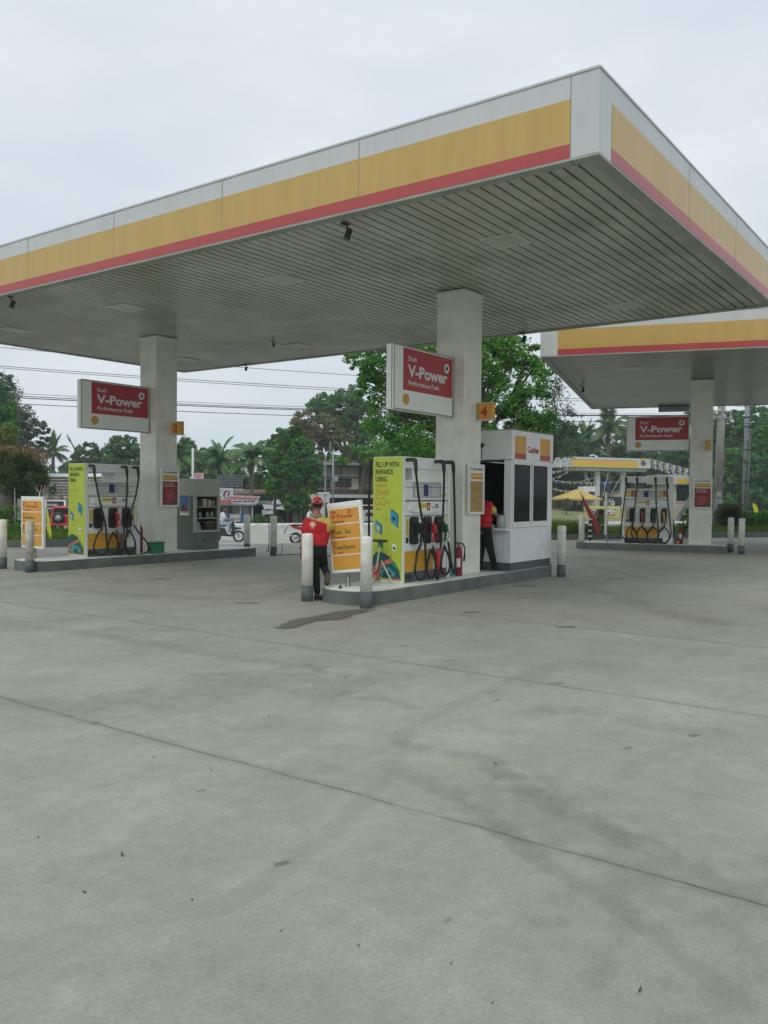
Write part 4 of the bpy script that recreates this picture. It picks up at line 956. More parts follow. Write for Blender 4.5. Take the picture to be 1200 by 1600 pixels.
t = thing('tin_box', 'flat pale tin box on the booth counter beside the water jar', 'box', f4(1.11, .10, .99), TH)
mb = MB(); mb.box(-.07, .07, -.10, .10, 0, .05, 'metal_white'); mb.build('body', t, bevel=.006)
mb = MB(); mb.box(-.074, .074, -.104, .104, .051, .062, 'sheet_grey'); mb.build('lid', t)
mb = MB(); mb.box(-.03, .03, -.10, .10, 0, .42, 'red'); mb.box(-.034, .034, -.104, .104, .40, .43, 'red')
tag(mb.build('red_bin', loc=f4(2.96, -.12, .02), rotz=TH, bevel=.01), 'narrow red bin at the far corner of the booth', 'bin')

# ================================================================== SHELF CABINET ON THE LEFT ISLAND
cb = thing('shelf_cabinet', 'grey green service cabinet with open shelves of bottles on the left island', 'cabinet', f2(1.19, .06, .205), TH)
W_, D_, H_ = .80, .62, 1.70
mb = MB(); mb.box(0, W_, 0, D_, 0, .44, 'cab_grey'); mb.box(0, .03, .0, D_, .44, H_-.01, 'cab_grey'); mb.box(W_-.03, W_, 0, D_, .44, H_-.01, 'cab_grey'); mb.box(.03, W_-.03, D_-.03, D_, .44, H_-.01, 'cab_grey')
mb.box(.03, W_-.03, .35, .36, .44, 1.3, 'interior'); mb.build('body', cb, bevel=.008)
mb = MB(); mb.box(-.012, W_+.012, -.03, D_*.98, 1.28, H_+.01, 'cab_light'); mb.build('top_panel', cb, bevel=.03)
mb = MB()
for a in ((-.012, W_+.012, -.03, .02, .42, .47), (-.012, .06, -.03, .02, .47, 1.279), (W_-.06, W_+.012, -.03, .02, .47, 1.279)): mb.box(*a, 'cab_light')
mb.build('frame', cb, bevel=.004)
for z in (.745, 1.02):
    mb = MB(); mb.box(.035, W_-.035, .0, .34, z, z+.022, 'cab_light'); mb.build('shelf', cb)
mb = MB(); mb.box(.02, .35, -.006, 0, .08, .40, 'cab_door'); mb.box(.29, .31, -.02, -.006, .22, .27, 'dark_metal'); mb.build('door', cb)

mb = MB(); mb.box(-.008, -.001, .17, .50, .83, 1.32, 'sign_white'); oo = (-.008, .50, .83); rr = (0,-1,0)
rect(mb, 'poster_sky', oo, rr, u_, .01, .32, .10, .48, .002); rect(mb, 'orange', oo, rr, u_, .01, .32, .06, .10, .004)
for x, h, m_ in ((.13,.22,'text_dark'), (.20,.19,'pink_dark'), (.25,.20,'pink_dark'), (.06,.14,'green_dull')):
    mb.poly(plane_pts(oo, rr, u_, [(x-.035,.10),(x+.035,.10),(x+.03,h),(x+.015,h+.03),(x-.015,h+.03),(x-.03,h)], .005), m_); mb.poly(plane_pts(oo, rr, u_, circ((x,h+.045), .02, 10), .005), m_)
mb.build('family_poster', cb)
g = 'bottles and cartons on the cabinet shelves'
def bottle(x, z, h, r0, m, lb, nm='bottle'):
    t = thing(nm, lb, nm.replace('_', ' '), f2(1.19+x, .06+.09, .205+z), TH, g)
    mb = MB(); mb.lathe([(r0*.9, 0), (r0, .01), (r0, h*.7), (r0*.5, h*.85), (r0*.5, h*.92)], m, n=12); mb.build('body', t)
    mb = MB(); mb.lathe([(r0*.55, h*.92), (r0*.55, h), (r0*.2, h+.003)], 'sign_white', n=10); mb.build('cap', t)
for x, lb in ((.12, 'first pale bottle from the pillar on the middle cabinet shelf'), (.26, 'second pale bottle from the pillar on the middle cabinet shelf'), (.50, 'third pale bottle on the middle cabinet shelf, after the gap'), (.64, 'last pale bottle on the middle cabinet shelf')): bottle(x, .768, .13, .042, 'bottle_pale', lb)

for i, (x, h, m_, lb) in enumerate(((.11,.17,'tarp_cream','cream carton on the top cabinet shelf'), (.24,.15,'wood_dark','brown carton on the top cabinet shelf'), (.40,.19,'wall_cream','tall light carton on the top cabinet shelf'), (.56,.16,'cab_light','grey carton on the top cabinet shelf'), (.68,.13,'faded_board','tan carton at the far end of the top cabinet shelf'))):
    mb = MB(); mb.box(-.05, .05, 0, .10, 0, h, m_); tag(mb.build('carton', loc=f2(1.19+x, .12, .205+1.044), rotz=TH, bevel=.004), lb, 'carton', g)
mb = MB(); mb.poly([(-.10,0,.0),(.10,0,.0),(.02,0,.22),(-.06,0,.25)], 'bottle_pale', thick=(0,.06,0)); tag(mb.build('cloth_bundle', loc=f2(1.19+.20, .12, .205+.45), rotz=TH), 'pale slumped cloth on the bottom cabinet shelf', 'cloth')
mb = MB(); mb.box(-.14, .14, 0, .12, 0, .20, 'wood_dark'); mb.box(-.15, .15, -.005, .125, .20, .215, 'faded_board'); tag(mb.build('crate', loc=f2(1.19+.56, .12, .205+.45), rotz=TH), 'brown crate on the bottom cabinet shelf', 'crate')

# ================================================================== SMALL THINGS ON THE ISLANDS
extinguisher(f4(-.15, -.02, .204), 'dark red fire extinguisher between the nearest pump and the middle pillar', .50, TH-.6)
extinguisher(f2(-.20, .30, .204), 'red fire extinguisher behind the green tub at the left pillar', .62, TH+2.4)
extinguisher(f6(-.22, .20, .204), 'red fire extinguisher in the gap beside the right pillar', .50, 0)
t = thing('bucket', 'green plastic tub at the foot of the left pillar', 'bucket', f2(-.13, -.17, .204), TH)
mb = MB(); mb.box(-.15, .15, -.12, .12, 0, .24, 'green_box'); mb.build('body', t, bevel=.02); mb = MB(); mb.box(-.16, .16, -.13, .13, .235, .265, 'green_box'); mb.build('rim', t, bevel=.008)
mb = MB(); mb.box(-.155,-.15,-.02,.02,.08,.14,'text_dark'); mb.build('paper_label', t)
t = thing('water_bottle', 'cloudy bottle with teal liquid next to the dark red extinguisher', 'bottle', f4(-.32, .02, .204), TH)
mb = MB(); mb.lathe([(.055, .0), (.06, .01), (.06, .155)], 'teal_light', n=16); mb.build('liquid', t)
mb = MB(); mb.lathe([(.06, .156), (.06, .27), (.03, .34), (.025, .40)], 'jar', n=16); mb.build('neck', t)
t = thing('squeegee', 'window squeegee with pale pole leaning on the lime pump panel', 'squeegee', f4(-2.06, .35, .204), TH)
mb = MB(); mb.tube([(-.02,.0,.0), (.05,-.06,.62)], [.012,.012], 'tarp_cream', n=8); mb.tube([(-.005,-.013,.13),(.003,-.02,.2)], .014, 'red', n=8); mb.build('pole', t)
mb = MB(); mb.box(.02,.07,-.19,.10,.64,.68, 'rubber_grey'); mb.box(.035,.055,-.12,-.02,.55,.64, 'green_box'); mb.build('blade', t, bevel=.008)
t = thing('mop', 'mop with light wooden handle lying against the lime pump panel foot', 'mop', f4(-1.98, .17, .204), TH)
mb = MB(); mb.tube([(-.02,-.12,.0), (.06,.16,.34)], [.014,.014], 'tarp_cream', n=8); mb.build('handle', t)
mb = MB()
for i in range(4): mb.tube(spline([(.06,.16,.33), (.02,.18+.02*math.cos(i),.2), (-.03+.02*i%.05,.20+.03*math.sin(i*2),.03)], 3), .012, 'coral' if i % 3 == 0 else 'wood_dark', n=5)
mb.build('mop_head', t)
t = thing('drain_cover', 'small black capped pipe stub on the nearest island top', 'pipe stub', f4(-2.98, .30, .204), TH)
mb = MB(); mb.lathe([(.03,0),(.03,.02),(.012,.025),(.012,.05)], 'dark_metal', n=12); mb.build('cap', t)
t = thing('ring_chain', 'black and white chain of rings hanging beside the left bollard of the right island', 'chain', (6.19, 25.5, 0), 0)
mb = MB()
for i in range(11): mb.lathe([(.045, .02+i*.085), (.06, .04+i*.085), (.045, .06+i*.085)], 'rubber' if i % 2 else 'sign_white', n=10)
mb.tube([(0,0,0),(0,0,.95)], .03, 'rubber', n=8); mb.build('rings', t)
t = thing('folded_flag', 'folded red flag leaning beside the left bollard of the right island', 'flag', (6.15, 25.75, 0), 0)
mb = MB(); mb.tube([(.30,0,.40), (-.22,0,1.70)], .012, 'dark_metal', n=6); mb.build('stick', t)
mb = MB(); mb.poly([(.30,.02,.42),(.40,.02,.50),(.36,.02,.78),(.02,.02,1.30),(-.14,.02,1.62),(-.08,.02,1.30),(.22,.02,.66)], 'red', thick=(0,.03,0)); mb.build('cloth', t)
mb = MB(); mb.box(-.10,.10,-.06,.06,0,.16,'wood_dark'); mb.box(-.06,.05,-.08,-.06,.0,.10,'coral'); tag(mb.build('wooden_block', loc=f6(-.30,.10,.204), rotz=R(-20), bevel=.01), 'brown block at the foot of the right pillar', 'block')
mb = MB(); mb.box(-.13,.13,-.08,.08,0,.18,'sign_white'); tag(mb.build('white_box', loc=f6(-.58,-.05,.204), rotz=R(-20), bevel=.01), 'small white box at the right foot of the four hose pump', 'box')
mb = MB(); mb.tube(spline([(0,0,0),(.02,.01,.4),(.0,.02,.9)], 4), .012, 'dark_metal', n=6); mb.box(-.06,.06,-.06,.06,-.0,.015,'dark_metal')
tag(mb.build('thin_post', loc=(-3.15, 23.2, 0)), 'thin dark marker rod standing between the two far bollards of the left island', 'rod')
mb = MB(); mb.tube(spline([(0,0,.01),(.1,.15,.10),(.05,.3,.3)], 4), .008, 'dark_metal', n=6); mb.tube(spline([(0,0,.01),(.6,.2,.012),(1.6,-.3,.012),(3.0,-.1,.012)], 6), .01, 'dark_metal', n=6)
tag(mb.build('loose_cable', loc=(-2.70, 21.7, 0)), 'thin dark cable lying on the concrete by the far bollard of the left island', 'cable')
# floodlights under the canopies
def floodlight(x, y, par, pa, z, label, yaw=0, s=1.0):
    c, s_ = math.cos(pa), math.sin(pa)
    t = thing('floodlight', label, 'floodlight', (par[0]+c*x-s_*y, par[1]+s_*x+c*y, z), pa+yaw, 'black spotlights under the canopies'); t.scale = (s, s, s)
    mb = MB(); mb.lathe([(.06,-.012),(.06,0)], 'dark_metal', n=12); mb.tube([(0,0,0),(0,0,-.07),(.0,-.03,-.10)], .016, 'dark_metal', n=8); mb.box(-.16,-.04,-.03,.03,-.035,-.002,'wood_dark'); mb.build('bracket', t)
    mx = Matrix.Translation((0,-.03,-.18)) @ Matrix.Rotation(R(18), 4, 'X') @ Matrix.Rotation(R(8), 4, 'Y')
    mb = MB(); mb.lathe([(.035,.10),(.055,.08),(.058,-.05),(.066,-.06),(.066,-.10),(.03,-.095)], 'dark_metal', n=14, mx=mx); mb.build('lamp_head', t)
for a in ((.34,3.6,'black spotlight near the front edge of the big canopy',0,.72), (.18,11.34,'black spotlight at the far left front edge of the big canopy',.6,.72), (6.2,10.46,'small black spotlight mid soffit, left of the middle fuel sign',0,.45),
          (8.42,13.6,'black spotlight on the back edge of the big canopy',0,.62), (8.42,5.09,'black spotlight on the back edge right of the middle pillar',0,.75)):
    floodlight(a[0], a[1], PA, TH, H1-.025, a[2], a[3], a[4])
floodlight(.45, 5.66, C2, C2R, 4.96, 'black spotlight below the smaller right canopy', 0, .7)

# ================================================================== PEOPLE
def P_(base, Y0):                                     # body points measured at their own distance
    bx = Vector(base)
    return lambda u, v, dy=0.0: at(u, v, Y0+dy) - bx
def fingers(a, b, spread, curl, rr=.0085, n=5):       # palm from a to b; five tapering chains curled forward
    a, b = Vector(a), Vector(b); d = (b-a); L_ = d.length; d.normalize(); s = Vector(spread).normalized(); c = Vector(curl).normalized(); out = [(a, b, .026, .030), (a+s*.02, b+s*.022, .016, .014), (a-s*.02, b-s*.022, .016, .014)]
    for i, (o_, l_) in enumerate(((-.030, .060), (-.010, .072), (.010, .070), (.028, .056))):
        p = b + s*o_; q = p + d*l_*.5 + c*.008; w_ = q + d*l_*.30 + c*.028
        out += [(p, q, rr, rr*.92), (q, w_, rr*.92, rr*.75)]
    p = a + (b-a)*.35 - s*.025; q = p - s*.028 + d*.022 + c*.01; out += [(p, q, .011, .010), (q, q + d*.032 + c*.012, .010, .008)]
    return out
B0 = at(497, 937, 12.73); B0.z = 0
p = P_(B0, 12.72)
t = thing('person', 'attendant in red cap and red and yellow shirt, back turned, leaning on the tilted board', 'person', B0)
head = p(496, 787.5); sh_l, sh_r = p(479.5, 816), p(512, 816, .02); el_l, wr_l, ha_l = p(473, 842), p(471.3, 858, -.02), p(470.5, 866, -.03)
el_r, wr_r, ha_r = p(520.5, 828.5, .10), p(524, 799, .22), p(526, 790.5, .25)
hip_l, kn_l, an_l = p(490, 860), p(493, 893, .03), p(496.5, 928, 0.0); hip_r, kn_r, an_r = p(501, 860), p(506.5, 886, .17), p(511, 897, -.10)
body = fused('body', [(p(495,800), p(494,810), .055, .062), (sh_l, el_l, .047, .038), (el_l, wr_l, .037, .026), (sh_r, el_r, .047, .038), (el_r, wr_r, .037, .027),
        (hip_l, kn_l, .072, .048), (kn_l, an_l, .046, .032), (hip_r, kn_r, .072, .048), (kn_r, an_r, .046, .032)] + fingers(wr_l, ha_l, (.25,1,0), (0,.6,-.3)) + fingers(wr_r, ha_r, (1,-.3,0), (0,-1,-.4)),
        [(head, (.077,.092,.115)), (head+Vector((-.079,.01,-.005)), (.014,.02,.03)), (head+Vector((.079,.01,-.005)), (.014,.02,.03)), (head+Vector((0,.095,-.02)), (.014,.022,.022)), (head+Vector((0,.07,-.06)), (.045,.035,.05)),
         (p(494,827), (.15,.09,.15)), (p(495,845), (.135,.09,.14)), (p(495.5,858), (.135,.10,.09)), (sh_l, (.055,.05,.05)), (sh_r, (.055,.05,.05))], .0065, 'skin', t, smooth=2)
shirt = fused('shirt', [(p(484,812), p(505,812), .055, .055), (sh_l, p(476.5,830), .066, .060), (sh_r, p(517.5,823.5,.06), .068, .062), (p(482,822), p(486,846), .085, .08), (p(508,822), p(505,846), .085, .085)],
        [(p(494.5,826), (.175,.118,.165)), (p(495.5,843), (.158,.125,.145)), (p(496,849), (.158,.125,.075)), (sh_l, (.068,.065,.06)), (sh_r, (.068,.065,.06))], .0075, 'shirt_red', t, smooth=4)
ex, ez = p(489.5, 819).x, p(489.5, 819).z
zL, zR = p(480, 807.5).z, p(516, 819.5).z
def shirt_zone(c):
    yoke = zL + (c.x-p(480,810).x)/(p(516,822).x-p(480,810).x)*(zR-zL)
    d_ = math.hypot(c.x-ex, c.z-ez)
    if c.y < 0 and (.034 < d_ < .042 or d_ < .026 or (abs(c.z-(ez-.050)) < .004 and abs(c.x-ex) < .018)): return 2
    if (c.x > p(511.5,820).x and c.z > p(512,831).z) or c.z > yoke: return 1
    if c.z > yoke-.010: return 3
    return 0
face_paint(shirt, shirt_zone, ['shirt_yellow', 'tarp_cream', 'cloth_grey'])
fused('collar', [(p(487.5,806.5,-.02), p(501.5,806.5,-.02), .030, .030), (p(489,804,.05), p(500,804,.05), .028, .028)], [(p(494.5,806), (.075,.065,.03))], .006, 'cloth_grey', t)
fused('trousers', [(hip_l, kn_l, .088, .066), (kn_l, p(495.5,924), .066, .050), (hip_r, kn_r, .092, .066), (kn_r, an_r, .062, .052)], [(p(496,855), (.152,.125,.085)), (p(496,863), (.150,.125,.10)), (p(496,850), (.145,.115,.05))], .008, 'cloth_black', t, smooth=4)
fused('shoe', [(p(494,931,-.02), p(500,933.5,-.09), .035, .036), (p(493,934), p(502,934.5,-.10), .03, .03)], [(p(502,933,-.10), (.05,.05,.035))], .007, 'rubber', t)
sh = fused('shoe', [(p(511.5,899,-.13), p(510.5,911,-.08), .036, .040)], [(p(511,911,-.10), (.045,.045,.04))], .007, 'rubber', t)
mb = MB(); q = p(511.5, 903, -.175); mb.poly([(q.x+a*.046, q.y+.012*b, q.z+b*.085) for a, b in circ((0,0), 1, 20)], 'sole', thick=(0,.03,0)); mb.build('sole', sh, bevel=.006)
mb = MB(); mb.tube([wr_l+Vector((0,0,.03)), wr_l+Vector((0,0,.0))], [.033,.032], 'rubber', n=14); mb.build('wristwatch', t)
# cap with strap opening at the back
cc = head + Vector((0,0,.022)); mb = MB(); nl = 22; vs, fs = [], []
for i in range(9):
    el = i/8*math.pi/2
    for k in range(nl):
        a = 2*math.pi*k/nl; vs.append((cc.x+.090*math.cos(el)*math.cos(a), cc.y+.105*math.cos(el)*math.sin(a), cc.z-.012+.098*math.sin(el)))
for i in range(8):
    for k in range(nl):
        am = 2*math.pi*(k+.5)/nl
        if i < 2 and abs(am-1.5*math.pi) < .42: continue            # the gap above the strap
        fs.append((i*nl+k, i*nl+(k+1)%nl, (i+1)*nl+(k+1)%nl, (i+1)*nl+k))
mb.add(vs, fs, 'red', smooth=True); mb.ball((cc.x, cc.y, cc.z+.088), .009, 'red')
mb.poly([(cc.x-.08, cc.y+.06, cc.z-.01), (cc.x-.06, cc.y+.17, cc.z-.02), (cc.x, cc.y+.20, cc.z-.022), (cc.x+.06, cc.y+.17, cc.z-.02), (cc.x+.08, cc.y+.06, cc.z-.01)], 'red', thick=(0,0,.008)); cap = mb.build('cap', t)
mb = MB(); mb.tube([(cc.x+.092*math.cos(a), cc.y+.107*math.sin(a), cc.z-.010-.0*abs(math.cos(a))) for a in [math.pi+.25+i*(math.pi-.5)/16 for i in range(17)]], .008, 'red', n=6); mb.build('strap', cap)
mb = MB()
for s in (-1, 1): mb.tube([(cc.x+s*.030, cc.y-.100, cc.z+.014), (cc.x+s*.050, cc.y-.090, cc.z+.012), (cc.x+s*.075, cc.y-.062, cc.z+.030), (cc.x+s*.086, cc.y-.03, cc.z+.045)], .007, 'coral_pale', n=6)
mb.build('piping', cap)
fused('hair', [], [(head+Vector((0,-.014,.0)), (.081,.088,.085))], .006, 'hair', t)

# attendant at the counter
B1 = Vector(f4(.80, .28, .204)); p = P_(B1, 15.5)
t = thing('person', 'worker in red shirt and black trousers bending over the booth counter behind the pillar', 'person', B1)
head = p(743, 771, .1); sh_r, el_r, wr_r, ha_r = p(764.5, 789, -.08), p(774, 803, -.02), p(780.5, 808.5, .12), p(783, 809, .20)
sh_l, el_l, wr_l, ha_l = p(748, 788, .15), p(752, 806, .28), p(763, 810, .40), p(767, 810, .45)
hip_r, kn_r, an_r = p(760, 828, -.05), p(765.5, 856, .0), p(771.5, 880, .05); hip_l, kn_l, an_l = p(752, 828, .1), p(752, 858, .12), p(749.5, 882, .15)
fused('body', [(head, p(752, 784, .03), .055, .06), (sh_r, el_r, .045, .038), (el_r, wr_r, .038, .028), (sh_l, el_l, .045, .038), (el_l, wr_l, .038, .028), (hip_r, kn_r, .07, .05), (kn_r, an_r, .048, .034), (hip_l, kn_l, .07, .05), (kn_l, an_l, .048, .034)]
      + fingers(wr_r, ha_r, (0,.3,1), (1,0,-.5)) + fingers(wr_l, ha_l, (0,.3,1), (1,0,-.5)),
      [(head, (.08,.092,.112)), (head+Vector((.05,.07,-.02)), (.02,.02,.02)), (p(756,795), (.13,.13,.16)), (p(756,815), (.12,.12,.14)), (p(756,828), (.12,.12,.09))], .009, 'skin', t)
shirt = fused('shirt', [(p(752,787,.08), sh_r, .075, .07), (sh_r, p(771.5,798,-.03), .072, .06), (sh_l, p(750,800,.22), .07, .06)], [(p(757,797), (.155,.15,.19)), (p(757,814), (.148,.15,.15)), (p(757,821), (.145,.15,.07))], .009, 'shirt_red', t, smooth=4)
xs = p(767.5, 790).x
face_paint(shirt, lambda c: 1 if c.x > xs and c.z < p(0, 784).z and (c-p(771,797,-.03)).length < .15 else 0, ['shirt_yellow'])
fused('trousers', [(hip_r, kn_r, .095, .075), (kn_r, p(771,878,.05), .075, .058), (hip_l, kn_l, .095, .072), (kn_l, p(750,879,.15), .07, .056)], [(p(757,826), (.145,.145,.09))], .009, 'cloth_black', t, smooth=4)
fused('shoe', [(p(770,885,.05), p(776,887,-.02), .042, .042)], [(p(777,887,-.03), (.05,.06,.035))], .009, 'rubber', t)
fused('shoe', [(p(749,885.5,.15), p(754,887,.10), .042, .042)], [(p(755,887,.08), (.05,.06,.035))], .009, 'rubber', t)
fused('cap', [], [(head+Vector((0,0,.045)), (.09,.103,.075)), (head+Vector((.06,.09,.03)), (.07,.07,.012))], .009, 'red', t)

# motorbikes on the highway (z of the road -.75)
def wheel(t, x, r_, m='steel'):
    mb = MB(); mx = Matrix.Translation((x, 0, r_)) @ Matrix.Rotation(R(90), 4, 'X')
    pr = [(r_+.0*1, 0)]; mb.tube([(x+(r_-.04)*math.cos(a), 0, r_+(r_-.04)*math.sin(a)) for a in [2*math.pi*i/24 for i in range(25)]], .045, 'rubber', n=8, caps=False); w_ = mb.build('wheel', t)
    mb = MB(); mb.tube([(x+(r_-.085)*math.cos(a), 0, r_+(r_-.085)*math.sin(a)) for a in [2*math.pi*i/24 for i in range(25)]], .018, m, n=6, caps=False)
    mb.tube([(x,-.05,r_),(x,.05,r_)], .03, 'steel', n=8)
    for i in range(5):
        a = i*2*math.pi/5; mb.tube([(x, 0, r_), (x+(r_-.09)*math.cos(a), 0, r_+(r_-.09)*math.sin(a))], .014, m, n=5)
    mb.build('rim', w_)
B = at(357, 848, 40.0); B.z = -.75
t = thing('scooter', 'black scooter ridden past on the road by a person in white', 'scooter', B, 0)
wheel(t, .48, .28, 'sheet_grey'); wheel(t, -.62, .27, 'sheet_grey')
mb = MB(); mb.poly([(-.95,-.10,.62),(-.85,-.10,.42),(-.40,-.10,.30),(.18,-.10,.26),(.32,-.10,.55),(.26,-.10,.98),(.16,-.10,.96),(.14,-.10,.50),(-.05,-.10,.38),(-.20,-.10,.68),(-.60,-.10,.72)], 'helmet', thick=(0,.20,0)); mb.poly([(.30,-.06,.60),(.62,-.06,.62),(.56,-.06,.70),(.34,-.06,.72)], 'helmet', thick=(0,.12,0)); mb.build('bodywork', t, bevel=.03)
mb = MB(); mb.box(-.68,-.12,-.13,.13,.72,.80,'rubber'); mb.build('seat', t, bevel=.03)
mb = MB(); mb.tube([(.26,0,.9),(.38,0,.55),(.48,0,.28)], .025, 'steel', n=7); mb.tube([(.16,-.30,1.04),(.24,0,1.0),(.16,.30,1.04)], .016, 'dark_metal', n=6); mb.build('handlebar', t)
mb = MB(); mb.box(.27,.33,-.07,.07,.80,.92,'sign_white'); mb.build('headlight', t, bevel=.02)
mb = MB(); mb.tube([(-.40,-.16,.30),(-.85,-.17,.38)], .045, 'steel', n=8); mb.build('exhaust', t)
t2 = thing('person', 'rider in white top and pale jeans sitting on the black scooter', 'person', B + Vector((-.34, 0, .80)), 0)
V = Vector
J = dict(hip=V((0,0,.10)), ch=V((.06,0,.42)), nk=V((.08,0,.60)), hd=V((.11,0,.75)))
for_l = []
for s in (-1, 1): for_l += [(J['ch']+V((0,s*.17,.12)), V((.22,s*.22,.28)), .045, .036), (V((.22,s*.22,.28)), V((.46,s*.26,.27)), .036, .026)] + fingers(V((.46,s*.26,.27)), V((.52,s*.27,.27)), (0,0,1), (0,-s,0)) + [(V((0,s*.10,.06)), V((.40,s*.13,.08)), .07, .052), (V((.40,s*.13,.08)), V((.36,s*.12,-.34)), .05, .034)]
fused('body', for_l + [(J['ch'], J['nk'], .08, .05)], [(J['hd'], (.095,.08,.115)), (J['ch'], (.11,.16,.17)), (J['hip'], (.12,.15,.12)), (J['hd']+V((.095,0,-.01)), (.018,.014,.02))], .012, 'skin', t2)
fused('shirt', [(J['ch']+V((0,s*.16,.12)), V((.17,s*.215,.34)), .068, .06) for s in (-1,1)], [(J['ch'], (.14,.19,.20)), (J['ch']+V((-.03,0,-.17)), (.14,.17,.14))], .013, 'cloth_white', t2)
fused('jeans', sum([[(V((0,s*.10,.06)), V((.40,s*.13,.08)), .10, .075), (V((.40,s*.13,.08)), V((.36,s*.12,-.28)), .075, .058)] for s in (-1,1)], []), [(J['hip']+V((-.03,0,-.02)), (.15,.17,.13))], .013, 'denim', t2)
for s in (-1, 1): fused('shoe', [(V((.33,s*.12,-.37)), V((.45,s*.12,-.40)), .04, .038)], [], .012, 'cloth_white', t2)
fused('hair', [(J['hd']+V((-.04,0,.02)), J['nk']+V((-.08,0,-.06)), .09, .05)], [(J['hd']+V((-.02,0,.03)), (.105,.092,.11))], .012, 'hair', t2)
B = at(476, 850, 39.0); B.z = -.75
t = thing('motorcycle', 'red motorcycle on the road half hidden behind the standing attendant', 'motorcycle', B, R(8))
wheel(t, -.42, .27, 'dark_metal'); wheel(t, .85, .27, 'dark_metal')
mb = MB(); mb.poly([(-.78,-.09,.92),(-.50,-.09,.72),(.0,-.09,.60),(.42,-.09,.62),(.62,-.09,.92),(.30,-.09,.98),(-.05,-.09,.76),(-.60,-.09,.88)], 'red', thick=(0,.18,0)); mb.build('bodywork', t, bevel=.03)
mb = MB(); mb.box(-.15,.45,-.12,.12,.28,.60,'dark_metal'); mb.tube([(-.42,-.10,.30),(.2,-.10,.35)], .03, 'dark_metal'); mb.tube([(.85,0,.30),(.62,0,.92)], .03, 'steel'); mb.tube([(-.1,-.14,.25),(-.65,-.16,.40)], .045, 'steel'); mb.build('engine', t)
mb = MB(); mb.box(-.60,.15,-.12,.12,.84,.91,'rubber'); mb.build('seat', t, bevel=.03)
mb = MB(); mb.poly([(-.80,-.05,.80),(-.76,-.05,.82),(-.92,-.05,.50),(-.97,-.05,.50)], 'dark_metal', thick=(0,.1,0)); mb.build('mudguard', t)
mb = MB(); mb.tube([(.55,-.33,1.02),(.60,0,1.0),(.55,.33,1.02)], .016, 'dark_metal', n=6); mb.build('handlebar', t)
t2 = thing('person', 'motorcyclist in white and black seated on the red motorcycle behind the attendant', 'person', B + V((.16, .02, .90)), R(8))
fused('body', [(V((.10,0,.45)), V((.14,0,.62)), .08, .05)] + sum([[(V((.08,s*.17,.50)), V((.30,s*.22,.34)), .045, .036), (V((.30,s*.22,.34)), V((.54,s*.27,.16)), .036, .026), (V((0,s*.10,.05)), V((.38,s*.15,.02)), .07, .05), (V((.38,s*.15,.02)), V((.20,s*.15,-.42)), .05, .036)] + fingers(V((.54,s*.27,.16)), V((.59,s*.28,.14)), (0,0,1), (0,-s,0)) for s in (-1,1)], []), [(V((.17,0,.76)), (.095,.08,.115)), (V((.06,0,.38)), (.11,.16,.18))], .012, 'skin', t2)
fused('vest', [], [(V((.06,0,.36)), (.15,.195,.26)), (V((.02,0,.16)), (.14,.17,.14))], .013, 'cloth_white', t2)
fused('trousers', sum([[(V((0,s*.10,.05)), V((.38,s*.15,.02)), .10, .075), (V((.38,s*.15,.02)), V((.20,s*.15,-.40)), .075, .06)] for s in (-1,1)], []), [(V((-.02,0,.04)), (.15,.17,.13))], .013, 'cloth_black', t2)
fused('helmet', [], [(V((.16,0,.79)), (.135,.12,.13))], .012, 'helmet', t2)


# ================================================================== ROADSIDE THINGS (near verges)
def ptree(label, u, vb, Y, blobs, leaf, m, zb=None, per=60, clumps=160, **k):
    """blobs given as seen: (column, row, half width, half height[, extra depth]) at distance Y; turned into real sizes"""
    b0 = at(u, vb, Y)
    if zb is not None: b0.z = zb
    q = Y/F; out = []
    for b in blobs:
        c = at(b[0], b[1], Y + (b[4] if len(b) > 4 else 0)) - b0
        out.append((c.x, c.y, c.z, b[2]*q, (b[2]*.9)*q, b[3]*q))
    return tree(label, b0, 0, out, leaf, m, per=per, clumps=clumps, **k)
def shrub(label, u, Y, zb, vt, wpx, leaf, m, per=50, clumps=60, name='shrub', cat='shrub', group=None, mats=None, mi_fn=None, flat=1.0):
    b0 = at(u, 800, Y); b0.z = zb; q = Y/F; H = at(u, vt, Y).z - zb; rx = wpx*q/2
    t = thing(name, label, cat, b0, 0, group)
    mb = MB()
    for i in range(5): mb.tube([(0,0,-.05), (random.uniform(-.5,.5)*rx, random.uniform(-.5,.5)*rx, H*.6)], [.02,.01], 'bark', n=5)
    mb.build('stem', t)
    pts = clump_pts([(0,0,H*.52,rx,rx*.9,H*.5)], per, clumps, .35, .3)
    leaf_mesh('foliage', pts, leaf, m, t, mats=mats, mi=(mi_fn(pts) if mi_fn else None)); return t
# round clipped tree on the left verge: green below, russet shoot tips on top
def russet(pts):
    z = pts[:,2]; x = pts[:,0]; r_ = rng.random(len(z)); top = 3.0-.42*(x-x.mean())**2; return ((z + r_*.35 > top-.22) & (r_ > .25)).astype(int)
ptree('round clipped tree with russet shoot tips on the left verge', 18, 806, 25.3, [(12,742,62,34),(38,735,42,38),(2,728,50,30),(28,716,42,20),(50,755,26,26)], .055, 'leaf_mid', zb=.165, per=110, clumps=300, trunk_r=.07,
      spread=.30, inner=.55, mats=['leaf_round', 'leaf_russet'], mi_fn=russet, trunk_top=1.2)
shrub('pale leafed flowering shrub at the foot of the round clipped tree', 10, 25.0, .165, 786, 44, .07, 'leaf_bright', per=40, clumps=50, mats=['leaf_bright','flower'], mi_fn=lambda p: (rng.random(len(p)) > .88).astype(int))
shrub('white blossomed shrub behind the left price board', 45, 26.3, .165, 765, 50, .06, 'leaf_dark', per=40, clumps=60, mats=['leaf_dark','flower'], mi_fn=lambda p: (rng.random(len(p)) > .86).astype(int))
